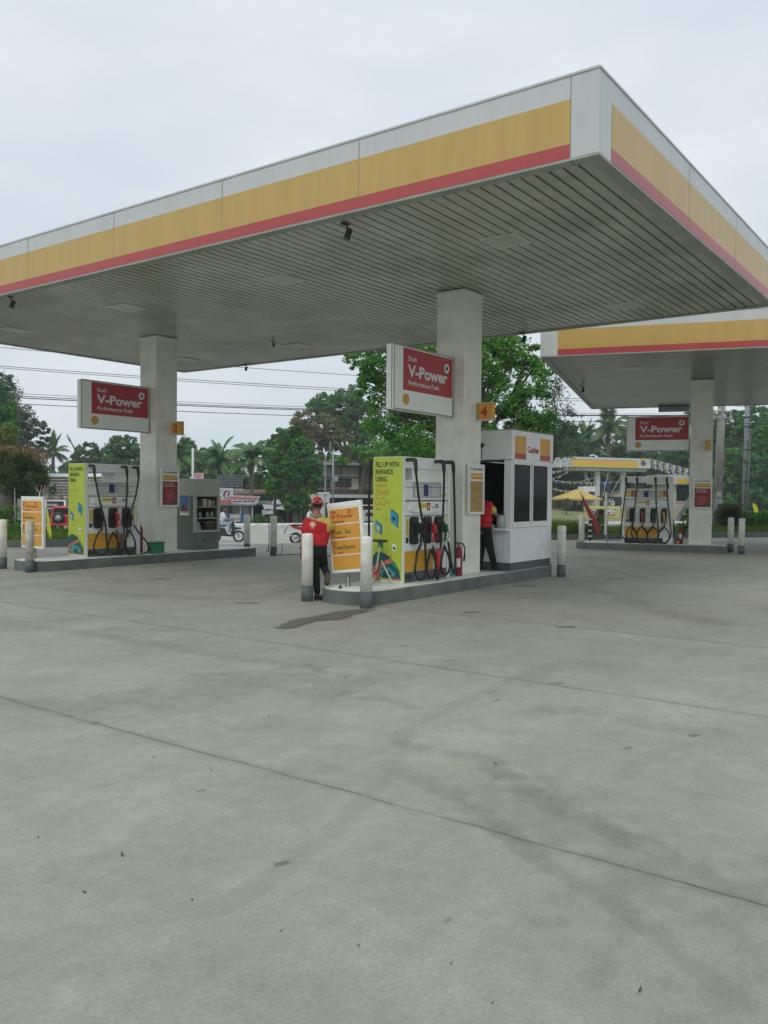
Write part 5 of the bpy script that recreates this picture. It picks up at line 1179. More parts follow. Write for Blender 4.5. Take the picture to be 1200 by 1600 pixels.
b = at(62, 800, 25.0); b.z = .165
t = thing('flower_stand', 'white stand holding a basket of red flowers on the left verge', 'flower stand', b)
mb = MB(); mb.tube([(0,0,0),(0,0,1.38)], .018, 'metal_white', n=8)
for i in range(7):
    a = i*.9; mb.tube(spline([(0,0,1.38),(.09*math.cos(a),.09*math.sin(a),1.44),(.17*math.cos(a),.17*math.sin(a),1.60)], 3), .008, 'metal_white', n=5)
mb.build('stand', t)
leaf_mesh('flowers', clump_pts([(0,0,1.56,.15,.15,.09)], 50, 16, .4, .2), .05, 'flower_red', t, mats=['flower_red','leaf_mid'], mi=(rng.random(50*max(3,16)) > .7).astype(int))
b = at(33, 800, 25.2); b.z = .165
t = thing('sign_frame', 'blank white sign panel on a dark frame at the left verge', 'sign', b)
mb = MB(); mb.box(-.10,.17,-.02,.02,.55,1.18,'tarp_white'); mb.build('panel', t)
mb = MB(); mb.box(-.20,.22,-.012,.012,.50,.53,'dark_metal'); mb.tube([(.12,0,.5),(-.02,.0,.0)], .012,'dark_metal',n=6); mb.tube([(-.15,0,.5),(-.05,0,.0)], .012,'dark_metal',n=6); mb.box(-.12,-.10,-.02,.02,.5,1.22,'dark_metal'); mb.build('frame', t)
b = at(24, 800, 24.6); b.z = .165
mb = MB(); mb.tube([(0,0,0),(-.02,0,1.50)], .016, 'galv', n=6); tag(mb.build('thin_stake', loc=b), 'thin grey stake beside the round clipped tree', 'stake')
b = at(78, 800, 24.3); b.z = .165
t = thing('feather_flag', 'narrow yellow flag standing in the grass left of the lime pump', 'flag', b)
mb = MB(); mb.tube([(-.09,0,0),(-.10,0,.95)], .008, 'dark_metal', n=6); mb.build('stick', t)
mb = MB(); mb.poly([(-.09,0,.0),(.07,0,.05),(.02,0,.40),(-.07,0,.92),(-.09,0,.92)], 'flag_yellow', thick=(0,.01,0)); mb.build('cloth', t)




PG = 'utility poles on the verge'
def pole(u, Y, zb, ub, vt, ut, r0, r1, label, m, box=False, lat=False):
    b0 = at(ub, 820, Y); b0.z = zb; top = at(ut, vt, Y) - b0; d = top.normalized(); top = d*9.0/max(d.z,.1) if not lat else d*8
    t = thing('utility_pole', label, 'utility pole', b0, 0, PG)
    mb = MB(); mb.tube([(0,0,-.1), tuple(top)], [r0, r1], m, n=14); mb.build('shaft', t)
    return t, top
t, tp = pole(1120, 36, .165, 1119.5, 640, 1127.5, .20, .12, 'leaning concrete utility pole with a meter box, behind the right pillar', 'concrete_pole')
k = tp/9
mb = MB(); c = tp*(1.05/tp.z*1.0); 
mb.box(-.16,.14,-.26,-.15,.86,1.36,'galv'); mb.box(-.10,.10,-.25,-.16,1.40,1.62,'sheet_grey'); mb.build('meter_box', t, bevel=.01)
for z in (4.75, 5.02, 5.55):
    c = tp*(z/tp.z); mb = MB(); mb.box(c.x-.42, c.x+.42, c.y-.16, c.y-.08, z-.03, z+.03, 'galv')
    for x in (-.36,-.12,.12,.36): mb.lathe([(.03,0),(.035,.05),(.02,.09)], 'metal_white', c=(c.x+x, c.y-.12, z+.03), n=8)
    mb.build('crossarm', t)
t, tp = pole(1166, 37.2, .165, 1163.5, 640, 1168.5, .145, .11, 'grey steel utility pole with vines, rising from the green bushes', 'galv')
mb = MB()
for z in (.9,2.1,3.5,4.5,4.9): c = tp*(z/tp.z); mb.lathe([(.150,-.02),(.150,.02)], 'dark_metal', c=(c.x,c.y,z), n=12)
mb.tube([(-.02,-.15,2.0),(.05,-.14,3.5),(.12,-.13,5.5)], .012, 'rubber', n=5); mb.build('bands', t)
c = tp*(3.5/tp.z); leaf_mesh('vine', clump_pts([(c.x,c.y,c.z-.25,.2,.2,.55),(c.x,c.y,c.z+.25,.14,.14,.3)], 24, 12, .3, .5), .08, 'leaf_mid', t)
# cables: one catenary each, along the verge
CG = 'overhead cables above the highway'
def cable(za, zb, r_, label, off=0.0, sag=.25, s0=-45, s1=60, tt=2.3):
    mb = MB(); mb_p = []
    S0 = 15.9
    for seg in ((s0, -14.6), (-14.6, S0), (S0, 46)):
        for i in range(0 if not mb_p else 1, 17):
            f = i/16; s_ = seg[0]+(seg[1]-seg[0])*f; z = za + (zb-za)*(s_+14.6)/(S0+14.6) if True else 0
            mb_p.append((s_, tt+off, z - sag*4*f*(1-f)))
    mb.tube(mb_p, r_*.72, 'cable_grey', n=5)
    tag(mb.build('overhead_cable', loc=(*RK,0), rotz=RDA), label, 'cable', CG)
for i, (za, zb, r_, lb, off) in enumerate(((5.98,6.0,.012,'topmost thin overhead cable, just below the canopy edge',0), (5.42,5.62,.013,'upper cable of the second pair of overhead cables',.1), (5.34,5.50,.012,'lower cable of the second pair of overhead cables',-.1),
            (4.60,5.12,.010,'faint uppermost cable of the low bundle behind the left fuel sign',.2), (4.50,5.05,.016,'second cable of the low bundle behind the left fuel sign',.0), (4.42,5.02,.020,'thick middle cable of the low bundle behind the left fuel sign',-.2), (4.28,4.80,.015,'lowest cable of the low bundle behind the left fuel sign',.15))):
    cable(za, zb, r_, lb, off)

# verge planting at the right
b = at(1140, 800, 34.6); b.z = .165; t = thing('hedge', 'square clipped olive brown hedge block left of the steel pole', 'hedge', b)
q_ = np.array([rng.uniform(-.42,.42,9000), rng.uniform(-.35,.35,9000), rng.uniform(.12,1.13,9000)]).T
s_ = np.abs(q_/np.array([.42,.35,1])); keep = (np.abs(q_[:,0]) > .30) | (np.abs(q_[:,1]) > .24) | (q_[:,2] > 1.0); q_ = q_[keep & (np.abs(q_[:,0]) < .42-.22*np.clip((.42-q_[:,2])/.3, 0, 1))] + 0
leaf_mesh('foliage', q_ + rng.normal(size=q_.shape)*.018, .055, 'leaf_hedge', t)
mb = MB(); mb.box(-.28,.28,-.22,.22,.25,.98,'hedge_core'); mb.tube([(0,0,-.05),(0,0,.4)], .03, 'bark'); mb.build('stem', t)  # dark solid box fills the inside of the leaf shell
shrub('round green bush right of the steel pole', 1169, 35.6, .165, 797, 26, .08, 'leaf_mid', clumps=90)
shrub('wide green bush at the right edge behind the bollard pair', 1195, 35.4, .165, 799, 40, .08, 'leaf_mid', clumps=110)
shrub('leafy green plant with yellowed top at the left end of the right verge', 939, 32.2, .165, 797, 17, .06, 'leaf_bright', per=40, clumps=46, mats=['leaf_bright','leaf_brown'], mi_fn=lambda p: ((p[:,2] > p[:,2].max()*.72)).astype(int))
shrub('tall grassy green plant between the four hose pump and the right pillar', 1070, 32.0, .165, 790, 20, .09, 'leaf_bright', per=36, clumps=36)
shrub('low weeds left of the right island bollard', 875, 31.0, .165, 822, 40, .06, 'grass', per=60, clumps=60)
b = at(1068, 800, 31.0); b.z = .165
mb = MB(); mb.poly([(-.30,0,.62),(-.16,0,.52),(.30,0,1.30),(.22,0,1.42),(.12,0,1.32)], 'tarp_white', thick=(0,.03,0)); mb.poly([(-.16,-.004,.72),(-.10,-.004,.68),(.10,-.004,1.02),(.04,-.004,1.06)], 'sheet_grey'); mb.tube([(.26,.01,0),(.26,.01,1.45)], .012, 'dark_metal', n=6)
tag(mb.build('slanted_banner', loc=b), 'white banner board hanging at a slant beside the right pillar', 'banner')
b = at(1180, 800, 37.5); b.z = .165; t = thing('feather_flag', 'yellow flag on a thin stick above the bushes at the right', 'flag', b)
mb = MB(); mb.tube([(.10,0,0),(-.20,0,1.40)], .010, 'dark_metal', n=6); mb.build('stick', t)
mb = MB(); mb.poly([(.10,0,.62),(.16,0,.66),(.10,0,1.0),(-.06,0,1.18),(-.14,0,1.10),(-.02,0,.66)], 'flag_yellow', thick=(0,.01,0)); mb.build('cloth', t)

# ================================================================== BIG AIRY TREE BEHIND THE BOOTH
ptree('large airy tree with bright leaves rising behind the middle pillar and the booth', 812, 828, 31.5,
      [(600,570,52,26),(575,600,34,20),(560,565,26,16),(640,620,40,45),(600,650,36,36),(655,690,50,40),(700,560,70,50),(770,560,44,40),(800,545,36,28),(775,620,40,34),(800,665,46,30),(830,600,34,46),(765,690,28,26),(845,560,20,30),(835,665,34,30),(630,545,30,14)],
      .15, 'leaf_mid', zb=.165, per=56, clumps=760, trunk_r=.20, trunk_top=3.0, spread=.34, inner=.35, lean=(-.6,0), mats=['leaf_mid','leaf_bright'], mi_fn=lambda p: (rng.random(len(p)) > .55).astype(int), aspect=.42)
ptree('sparse tree with bare twigs under the corner of the right canopy', 848, 828, 34.5, [(870,640,24,40),(885,690,26,30),(862,600,18,26),(893,660,16,24)], .13, 'leaf_grey', zb=.165, per=16, clumps=150, trunk_r=.07, trunk_top=2.9, spread=.5, inner=.3, aspect=.35)

# ================================================================== FAR SIDE OF THE HIGHWAY
TF = 46.0
def zfar(s_): k = min(max((s_-18)/10, 0), 1); return -1.28 + 1.43*k*k*(3-2*k)
mb = MB(); ss = [-90, -40, 0] + list(range(10, 32)) + [60, 140]; tt = [34.5, 36.5, 39, 42, 46, 60, 90]
vs = [(s_, t_, -.62 + (zfar(s_)+.62)*min((t_-34.5)/9.5, 1)) for t_ in tt for s_ in ss]; n_ = len(ss)
for i in range(len(tt)-1):
    for j in range(n_-1): mb.add([vs[i*n_+j], vs[i*n_+j+1], vs[(i+1)*n_+j+1], vs[(i+1)*n_+j]], [(0,1,2,3)], 'yard' if ss[j] > 12 else 'soil')
tag(mb.build('far_bank', loc=(*RK, 0), rotz=RDA), None, None, kind='structure')
def zter(s_, t_): return -.62 + (zfar(s_)+.62)*min(max((t_-34.5)/9.5, 0), 1)
class Fac:
    def __init__(s, name, label, cat, u0, t=TF, group=None, zb=None, ref=None):
        s.t = t; s.s0 = st(u0, t)[0]; s.zb = zter(s.s0, t) if zb is None else zb; s.o = thing(name, label, cat, RT(s.s0, t, s.zb), RDA, group)
    def X(s, u, y=0): return st(u, s.t+y)[0] - s.s0
    def Z(s, u, v, y=0): return max(st(u, s.t+y, v)[1] - s.zb, 0)
    def bx(s, mb, u0, u1, v0, v1, y0, y1, m):            # v0 upper row, v1 lower row; None = ground
        um = (u0+u1)/2; mb.box(s.X(u0,y0), s.X(u1,y0), y0, y1, 0 if v1 is None else s.Z(um, v1, y0), s.Z(um, v0, y0), m)
    def pt(s, u, v, y=0): return (s.X(u,y), y, s.Z(u,v,y))
    def post(s, mb, u, v, y, r_, m): mb.tube([(s.X(u,y), y, 0), (s.X(u,y), y, s.Z(u,v,y))], r_, m, n=6)
# weathered two storey timber house
f = Fac('timber_house', 'weathered grey two storey timber house with rusty roof across the road', 'house', 492, TF+3)
mb = MB(); f.bx(mb, 494, 645, 727, 766, 0, 5, 'wood'); f.bx(mb, 494, 645, 778, None, 1.5, 5, 'wood_dark'); mb.build('wall', f.o)
mb = MB(); mb.poly([f.pt(488,726,-.8), f.pt(569,727,-.8), f.pt(571,723,-.8), f.pt(490,722,-.8)], 'sheet_grey', thick=(0,.3,0)); 
mb.poly([f.pt(489,722,-.7), f.pt(650,723,-.7), f.pt(640,717,5.5), f.pt(500,716,5.5)], 'rust', thick=(0,0,.06)); mb.build('roof', f.o)
mb = MB(); f.bx(mb, 510, 650, 765, 774, -.2, 0, 'wood_dark'); f.bx(mb, 512, 650, 773, 778, -1.2, -.22, 'sheet_white'); mb.build('balcony_edge', f.o)
mb = MB(); mb.poly([f.pt(500,742,-.5), f.pt(560,744,-.5), f.pt(558,746,-.0), f.pt(500,745,-.0)], 'sheet_grey', thick=(0,0,.05)); mb.build('window_awning', f.o)
for u0, u1, v0, v1 in ((524,549,748,761), (500,516,749,762)):
    mb = MB(); f.bx(mb, u0, u1, v0, v1, -.06, -.01, 'interior'); w_ = mb.build('window', f.o); mb = MB()
    for i in range(8): u = u0+(u1-u0)*i/7; mb.tube([f.pt(u,v0,-.08), f.pt(u,v1,-.08)], .012, 'wood', n=4)
    for i in range(4): v = v0+(v1-v0)*i/3; mb.tube([f.pt(u0,v,-.09), f.pt(u1,v,-.09)], .012, 'wood', n=4)
    mb.build('grille', w_)
mb = MB()
for u in (509, 533, 561, 562.5, 600): mb.box(f.X(u)-.05, f.X(u)+.05, -.04, 0, f.Z(u,765), f.Z(u,728), 'wood_dark')
for v in (735, 755): f.bx(mb, 562, 645, v, v-1.2, -.03, 0, 'wood_dark')
mb.build('timber_post', f.o)
for q_ in ((545, 566, 748, 765), (497, 508, 729, 742)): mb = MB(); f.bx(mb, *q_, -.03, -.005, 'plank'); mb.build('pale_board', f.o)
for u in (520, 545, 584, 620): mb = MB(); f.post(mb, u, 778, -1.0, .07, 'wood_dark'); mb.build('ground_post', f.o)
f = Fac('parked_van', 'white van parked under the timber house, seen past the tilted board', 'van', 562, TF-1.5)
mb = MB(); f.bx(mb, 562, 604, 797, 815, 0, 1.7, 'sheet_white'); f.bx(mb, 564, 602, 789, 797, .15, 1.6, 'sheet_white'); mb.build('body', f.o, bevel=.08)
mb = MB(); f.bx(mb, 566, 600, 790.5, 796, .10, .14, 'glass_dark'); mb.build('windscreen', f.o)
mb = MB(); f.bx(mb, 572, 592, 801, 806, -.04, 0, 'dark_metal'); mb.build('grille', f.o)
for u in (564, 596):
    mb = MB(); f.bx(mb, u, u+6, 811, None, .02, .3, 'rubber'); mb.build('wheel', f.o, bevel=.04)
# gate posts and lamp posts
f = Fac('gate_post', 'thick white gate post standing behind the attendant', 'post', 496, TF-3)
mb = MB(); f.bx(mb, 497, 507, 771, None, 0, .7, 'wall_white'); f.bx(mb, 496, 515, 769, 772, -.05, .8, 'wall_white'); mb.build('pier', f.o); mb = MB(); f.bx(mb, 508, 515, 776, None, .1, .6, 'wall_white'); f.bx(mb, 509, 513, 786, None, .06, .1, 'interior'); mb.build('side_panel', f.o)
f = Fac('street_lamp', 'thin grey street lamp with curved arm beside the timber house', 'street lamp', 508, TF-2)
mb = MB(); P = spline([(0,0,0),(0,0,f.Z(508,722)),(-.05,0,f.Z(508,712)),(f.X(503),0,f.Z(503,706)),(f.X(499),0,f.Z(499,705))], 6); mb.tube(P, [.075-.04*i/(len(P)-1) for i in range(len(P))], 'galv', n=8); mb.build('pole', f.o)
mb = MB(); mb.ball((f.X(498),0,f.Z(498,705.5)), (.28,.12,.07), 'galv'); mb.build('lamp_head', f.o)
f = Fac('utility_pole', 'thin grey pole with short crossarms in front of the timber house', 'utility pole', 520, TF-1, PG)
mb = MB(); f.post(mb, 520, 703, 0, .07, 'galv'); mb.tube([(f.X(515),0,f.Z(515,690)), (f.X(515),0,f.Z(515,709)), (0,0,f.Z(520,709))], .035, 'galv', n=6); mb.build('shaft', f.o)
mb = MB(); f.bx(mb, 514, 526, 718, 720, -.05, .05, 'galv'); mb.build('crossarm', f.o); mb = MB(); f.bx(mb, 520.5, 528, 744, 752, -.3, .1, 'galv'); mb.build('meter_box', f.o)
# white pyramid tent and stall sign
f = Fac('market_tent', 'white pyramid roofed stall tent under the mango tree', 'tent', 420, TF)
mb = MB(); A_ = f.pt(443,780,1.3)
c = [f.pt(421,795.5,0), f.pt(461,795.5,0), f.pt(463,794,2.6), f.pt(424,794,2.6)]
for i in range(4): mb.poly([c[i], c[(i+1)%4], A_], 'tarp_white', thick=(0,0,-.03))
mb.poly([f.pt(427,780.5,1.2), f.pt(443,780,1.2), c[0]], 'tarp_white', thick=(0,0,-.03)); mb.build('roof', f.o)
for u, y in ((422,.05),(460,.05),(425,2.5),(462,2.5)): mb = MB(); f.post(mb, u, 795, y, .03, 'galv'); mb.build('tent_post', f.o)
f2_ = Fac('stall_sign', 'small white sign with a dark line of writing hung on the stall tent', 'sign', 441, TF-.4)
mb = MB(); f2_.bx(mb, 441, 460, 786.5, 797, 0, .05, 'tarp_white'); mb.build('panel', f2_.o); mb = MB(); f2_.bx(mb, 443, 458, 792.3, 794.5, -.01, -.002, 'text_dark'); f2_.bx(mb, 446, 455, 789.5, 790.6, -.01, -.002, 'text_dark'); mb.build('writing', f2_.o)
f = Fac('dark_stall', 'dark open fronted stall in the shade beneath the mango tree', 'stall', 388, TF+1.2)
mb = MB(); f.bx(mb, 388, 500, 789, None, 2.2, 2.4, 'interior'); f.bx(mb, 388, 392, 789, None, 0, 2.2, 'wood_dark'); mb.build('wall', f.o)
mb = MB(); mb.poly([f.pt(386,788,-1), f.pt(440,789,-1), f.pt(440,785,2.6), f.pt(386,784,2.6)], 'sheet_grey', thick=(0,0,.06)); mb.build('roof', f.o)
for u in (394, 434, 450, 470, 488): mb = MB(); f.post(mb, u, 789, -.8, .05, 'wood'); mb.build('stall_post', f.o)
mb = MB(); f.bx(mb, 446, 500, 796, 798, .4, .6, 'wood_dark'); mb.build('counter', f.o)
f = Fac('folded_umbrella', 'drooping grey white cloth umbrella in front of the dark stall', 'umbrella', 408, TF-.6)
mb = MB(); mb.poly([f.pt(410,788,0), f.pt(432,790,0), f.pt(426,794,-.2), f.pt(413,796,-.2)], 'sheet_white', thick=(0,.05,.02)); mb.poly([f.pt(409,797,0), f.pt(432,797,0), f.pt(426,803,-.2), f.pt(414,804,-.1), f.pt(410,808,0)], 'sheet_white', thick=(0,.05,.02)); mb.build('cloth', f.o)
mb = MB(); f.post(mb, 413, 789, .1, .03, 'galv'); mb.build('pole', f.o)
shrub('green bushes in front of the dark stall across the road', 412, 68.5, -1.28, 803, 36, .16, 'leaf_mid', clumps=50); shrub('small green bush right of the drooping cloth umbrella', 434, 68.8, -1.28, 806, 20, .16, 'leaf_mid', clumps=26)
f = Fac('striped_awning', 'pale yellow and white striped awning right of the mango trunk', 'awning', 476, TF+1)
mb = MB(); mb.poly([f.pt(478,764,2), f.pt(500,776,2), f.pt(498,786,0), f.pt(474,772,0)], 'wall_cream', thick=(0,0,.04))
for i in range(4): mb.poly([f.pt(480+i*5,767+i*2.6,1.4), f.pt(482+i*5,768+i*2.6,1.4), f.pt(480+i*5,777+i*2.6,-.05), f.pt(478+i*5,776+i*2.6,-.05)], 'tarp_yellow', thick=(0,0,.05))
mb.build('canvas', f.o); mb = MB(); f.post(mb, 476, 774, .3, .04, 'wood'); f.post(mb, 498, 786, .3, .04, 'wood'); mb.build('awning_post', f.o)
mb = MB(); f = Fac('yellow_banner', 'pale yellow banner hanging low behind the attendant', 'banner', 471, TF-.5); f.bx(mb, 471, 486, 787, 797, 0, .03, 'pale_yellow'); mb.build('cloth', f.o)
mb = MB(); f.post(mb, 472, 787, .05, .02, 'galv'); f.post(mb, 485.5, 787, .05, .02, 'galv'); mb.build('stick', f.o)
# food shop
f = Fac('food_shop', 'white fronted food shop with blue edged counter across the road', 'shop', 322, TF)
mb = MB(); f.bx(mb, 322, 343, 790, None, 0, .15, 'wall_white'); f.bx(mb, 365, 390, 790, None, 0, .15, 'wall_cream'); f.bx(mb, 343, 365, 802, None, 0, .15, 'wall_cream'); f.bx(mb, 322, 390, 790, None, 3.4, 3.5, 'interior'); f.bx(mb, 389, 390, 790, None, .15, 3.4, 'wall_white'); mb.build('wall', f.o)
for a, b_ in ((343.5,354), (356,364)):
    mb = MB(); f.bx(mb, a, b_, 791, 801.8, .04, .10, 'glass_dark'); w_ = mb.build('window', f.o); mb = MB(); f.bx(mb, a-.6, a+.1, 790.5, 802, -.03, .03, 'sheet_white'); f.bx(mb, b_-.1, b_+.6, 790.5, 802, -.03, .03, 'sheet_white'); mb.build('frame', w_)
mb = MB(); mb.poly([f.pt(318,789,-1.3), f.pt(400,790,-1.3), f.pt(400,787,-1.3), f.pt(318,786,-1.3)], 'sheet_white', thick=(0,1.3,.12)); mb.build('canopy_roof', f.o)
mb = MB(); mb.poly([f.pt(360,774,.2), f.pt(424,772,.2), f.pt(415,766,4), f.pt(364,766,4)], 'rust', thick=(0,0,.08)); mb.poly([f.pt(364,769,2), f.pt(380,769,2), f.pt(378,766,4), f.pt(364,766,4)], 'sheet_grey', thick=(0,0,.14)); mb.build('roof', f.o)
mb = MB(); f.post(mb, 375.5, 789, -1.1, .04, 'metal_white'); f.post(mb, 394.3, 789, -1.1, .05, 'metal_white'); mb.build('porch_post', f.o)
f = Fac('counter_stall', 'low white counter with blue end panels in front of the food shop', 'counter', 349, TF-1.6)
mb = MB(); f.bx(mb, 359, 376, 804, 815, 0, .5, 'sheet_white'); f.bx(mb, 357, 380, 810, 811, -.02, 0, 'metal_line'); mb.build('counter_front', f.o)
for a, b_ in ((350.5,359), (376,382)): mb = MB(); f.bx(mb, a, b_, 803, 816, -.05, .55, 'mesh_blue'); mb.build('end_panel', f.o)
for u in (352, 358, 370, 380): mb = MB(); f.post(mb, u, 815, .1, .03, 'galv'); mb.build('leg', f.o)
f = Fac('shop_sign', 'square white and red shop sign with round crest above the food shop', 'sign', 337, TF-1.4)
mb = MB(); f.bx(mb, 337, 364, 762.5, 787, 0, .08, 'tarp_white'); mb.build('panel', f.o); mb = MB(); f.bx(mb, 337, 361, 781, 786.5, -.012, -.002, 'coral'); mb.build('red_band', f.o)
mb = MB(); Zc = f.Z(355,773); Xc = f.X(355.5); r0 = f.X(362.5)-Xc
text(mb, 'ITY', 'text_red', (f.X(342.0),0,f.Z(345,770)), (1,0,0), (0,0,1), (f.X(348)-f.X(342))*.62, width=(f.X(348.2)-f.X(341)), bold=.03)
mb.poly(plane_pts((Xc,0,Zc), (1,0,0), (0,0,1), circ((0,0), r0, 26), .004), 'text_dark'); mb.poly(plane_pts((Xc,0,Zc), (1,0,0), (0,0,1), circ((.04,0), r0*.86, 26), .008), 'tarp_white')
mb.poly(plane_pts((Xc,0,Zc), (1,0,0), (0,0,1), [(-.32,-.05),(-.18,.26),(-.02,.33),(-.02,.22),(-.14,.14),(-.22,-.12)], .012), 'red'); mb.poly(plane_pts((Xc,0,Zc), (1,0,0), (0,0,1), [(-.06,-.2),(.06,.28),(.14,.28),(.22,-.24),(.12,-.24),(.08,0),(.0,-.24)], .012), 'navy')
f.bx(mb, 342, 346, 775, 776, -.012, -.002, 'text_red'); f.bx(mb, 342, 346, 778, 779, -.012, -.002, 'text_dark'); mb.build('lettering', f.o)
f = Fac('shop_banner', 'long pink and white banner with red lettering over the food shop', 'banner', 358, TF-1.8)
mb = MB(); mb.poly([f.pt(357,773.5), f.pt(406.5,775.5), f.pt(402,786.5), f.pt(385,788), f.pt(364,786)], 'tarp_white', thick=(0,.04,0)); mb.build('cloth', f.o)
mb = MB(); mb.poly([f.pt(358,774,-.005), f.pt(405,776,-.005), f.pt(404,781.5,-.005), f.pt(360,780.5,-.005)], 'pink'); mb.build('pink_band', f.o)
mb = MB(); text(mb, "IC'S SUSTY CHAPSUEY AND CUPPY", 'text_red', (f.X(359.5),-.008,f.Z(380,780.6)), (1,0,-.02), (0,0,1), (f.Z(380,776.6)-f.Z(380,780.4)), width=f.X(403)-f.X(360), bold=.03)
for a, b_ in ((364,370),(371,377),(380,386),(387,391),(392,398)): f.bx(mb, a, b_, 782.6, 784.3, -.02, -.004, 'text_dark')
mb.build('lettering', f.o)
f = Fac('window_frame_stack', 'grey blue metal grid of frames standing above the food shop roof', 'metal frame', 340, TF+2)
mb = MB()
for i in range(8): u = 341+i*5.3; mb.tube([f.pt(u,742.5), f.pt(u,760.5)], .045 if i in (0,4,7) else .025, 'galv', n=4)
for v in (742.5, 747, 751.5, 755, 759.8): mb.tube([f.pt(341,v), f.pt(378,v)], .04, 'galv', n=4)
mb.build('bars', f.o); mb = MB(); f.bx(mb, 342, 377, 744, 760, .05, .08, 'glass_grey_blue'); mb.build('panel', f.o)
mb = MB(); f.post(mb, 345, 760, .05, .05, 'galv'); f.post(mb, 370, 760, .05, .05, 'galv'); mb.build('support', f.o)
# left long shed, black banner, jeep
f = Fac('long_shed', 'long low shed of pale weathered planks behind the left pump', 'shed', 60, TF-4)
mb = MB(); f.bx(mb, 66, 262, 760, None, 0, .2, 'plank'); mb.build('wall', f.o)
mb = MB()
for i in range(9):
    v = 741+i*4.6; mb.poly([f.pt(72-i*.6,v+3.9,-.2-i*.02), f.pt(258,v+3.9,-.2-i*.02), f.pt(256,v-.6,.6), f.pt(73,v-.6,.6)], 'plank' if i % 3 else 'sheet_white', thick=(0,.05,.03))
mb.build('roof', f.o)
mb = MB(); f.bx(mb, 130, 258, 790, None, -.12, -.02, 'interior'); mb.build('painted_shade_slab', f.o)  # solid slab on the wall, its near-black colour painting the shade there
mb = MB()
for i in range(90): u, v = random.uniform(72,104), random.uniform(775,800); p0 = f.pt(u,v,-.25); mb.ball(p0, random.uniform(.08,.2), 'plank', n=6)
tag(mb.build('rubble', loc=RT(f.s0, f.t, f.zb), rotz=RDA), 'pale rubble heaped against the long shed', 'rubble', kind='stuff')
f = Fac('hanging_tyre', 'black tyre and bracket mounted on the shed above the black banner', 'tyre', 82, TF-4.6)
mb = MB(); c = f.pt(82.3,766); mb.tube([(c[0]+.19*math.cos(a), 0, c[2]+.22*math.sin(a)) for a in [i*2*math.pi/18 for i in range(19)]], .075, 'rubber', n=7, caps=False); mb.tube([c, f.pt(86,757), f.pt(89,755)], .05, 'rubber', n=6); f.post(mb, 82.3, 762, .1, .04, 'wood'); mb.build('tyre', f.o)
f = Fac('black_banner', 'black banner with white capitals on a white frame behind the lime pump', 'banner', 71, TF-9)
mb = MB(); f.bx(mb, 72, 101, 783.5, 815, 0, .04, 'banner_black'); mb.build('cloth', f.o)
mb = MB(); f.bx(mb, 70, 102.5, 781.6, 783.4, -.02, .06, 'metal_white'); f.post(mb, 101, 783, -.01, .05, 'metal_white'); f.post(mb, 72, 783, .02, .04, 'metal_white'); mb.build('frame', f.o)
mb = MB(); text(mb, 'ASHONG', 'text_white', (f.X(73),0,f.Z(80,790.5)), (1,0,0), (0,0,1), f.Z(80,787)-f.Z(80,790.5), width=f.X(90)-f.X(73), bold=.03, shear=.15); text(mb, 'SERIES 4', 'text_white', (f.X(73),0,f.Z(80,795.5)), (1,0,0), (0,0,1), f.Z(80,793)-f.Z(80,795.5), width=f.X(85)-f.X(73), bold=.03, shear=.15)
f.bx(mb, 78, 87, 811, 812.5, -.01, -.003, 'text_white'); f.bx(mb, 78, 86, 809, 810, -.01, -.003, 'text_white'); mb.poly([f.pt(79,799,-.01), f.pt(84,797,-.01), f.pt(86,803,-.01), f.pt(81,806,-.01)], 'poster_light'); mb.build('lettering', f.o)
b = at(102, 829, 50); b.z = -.74
t = thing('jeep', 'red off road vehicle with spare wheel, half hidden by the lime pump', 'jeep', b, R(10))
mb = MB(); mb.box(-.75,.75,-.6,2.6,.35,.95,'red'); mb.box(-.68,.68,-.4,1.4,.95,1.42,'red'); mb.build('body', t, bevel=.08)
mb = MB(); mb.box(-.55,.55,-.42,-.39,1.0,1.32,'glass_dark'); mb.build('rear_window', t)
mb = MB(); mb.lathe([(.33,-.12),(.36,-.02),(.33,.08)], 'rubber', c=(0,0,0), n=20, mx=Matrix.Translation((-.25,-.72,.75)) @ Matrix.Rotation(R(90),4,'X')); w_ = mb.build('spare_wheel', t)
mb = MB(); mb.lathe([(.17,-.14),(.18,.10)], 'steel', n=14, mx=Matrix.Translation((-.25,-.72,.75)) @ Matrix.Rotation(R(90),4,'X')); mb.build('hub', w_)
mb = MB(); mb.box(-.85,.85,-.80,-.62,.30,.45,'red'); mb.build('bumper', t, bevel=.04)
for x in (-.62,.62):
    for y in (-.1, 2.0): mb = MB(); mb.lathe([(.33,-.13),(.36,-.1),(.36,.1),(.33,.13)], 'rubber', n=18, mx=Matrix.Translation((x,y,.36)) @ Matrix.Rotation(R(90),4,'Y')); mb.build('wheel', t)
for x in (-.66,.66): mb = MB(); mb.box(x-.06,x+.06,-.63,-.602,.55,.72,'coral'); mb.build('tail_light', t)
f = Fac('street_lamp', 'dark street lamp arm against the sky behind the left pump', 'street lamp', 121, TF-2)
mb = MB(); P = [(0,0,0), (0,0,f.Z(121,712)), f.pt(116,700), f.pt(109,688)]; mb.tube(P, [.07,.06,.05,.04], 'dark_metal', n=6); mb.build('pole', f.o); mb = MB(); mb.tube([f.pt(110,690), f.pt(104.5,679)], [.09,.06], 'galv', n=6); mb.build('lamp_head', f.o)
f = Fac('street_lamp', 'pale pole rising right behind the left pillar', 'street lamp', 301, TF-6)
mb = MB(); f.post(mb, 301, 700, 0, .09, 'sheet_white'); f.bx(mb, 297, 304, 745, 748, -.1, .1, 'sheet_white'); mb.build('pole', f.o)
f = Fac('pink_sign', 'small pink sign seen above the shelf cabinet', 'sign', 304, TF-5)
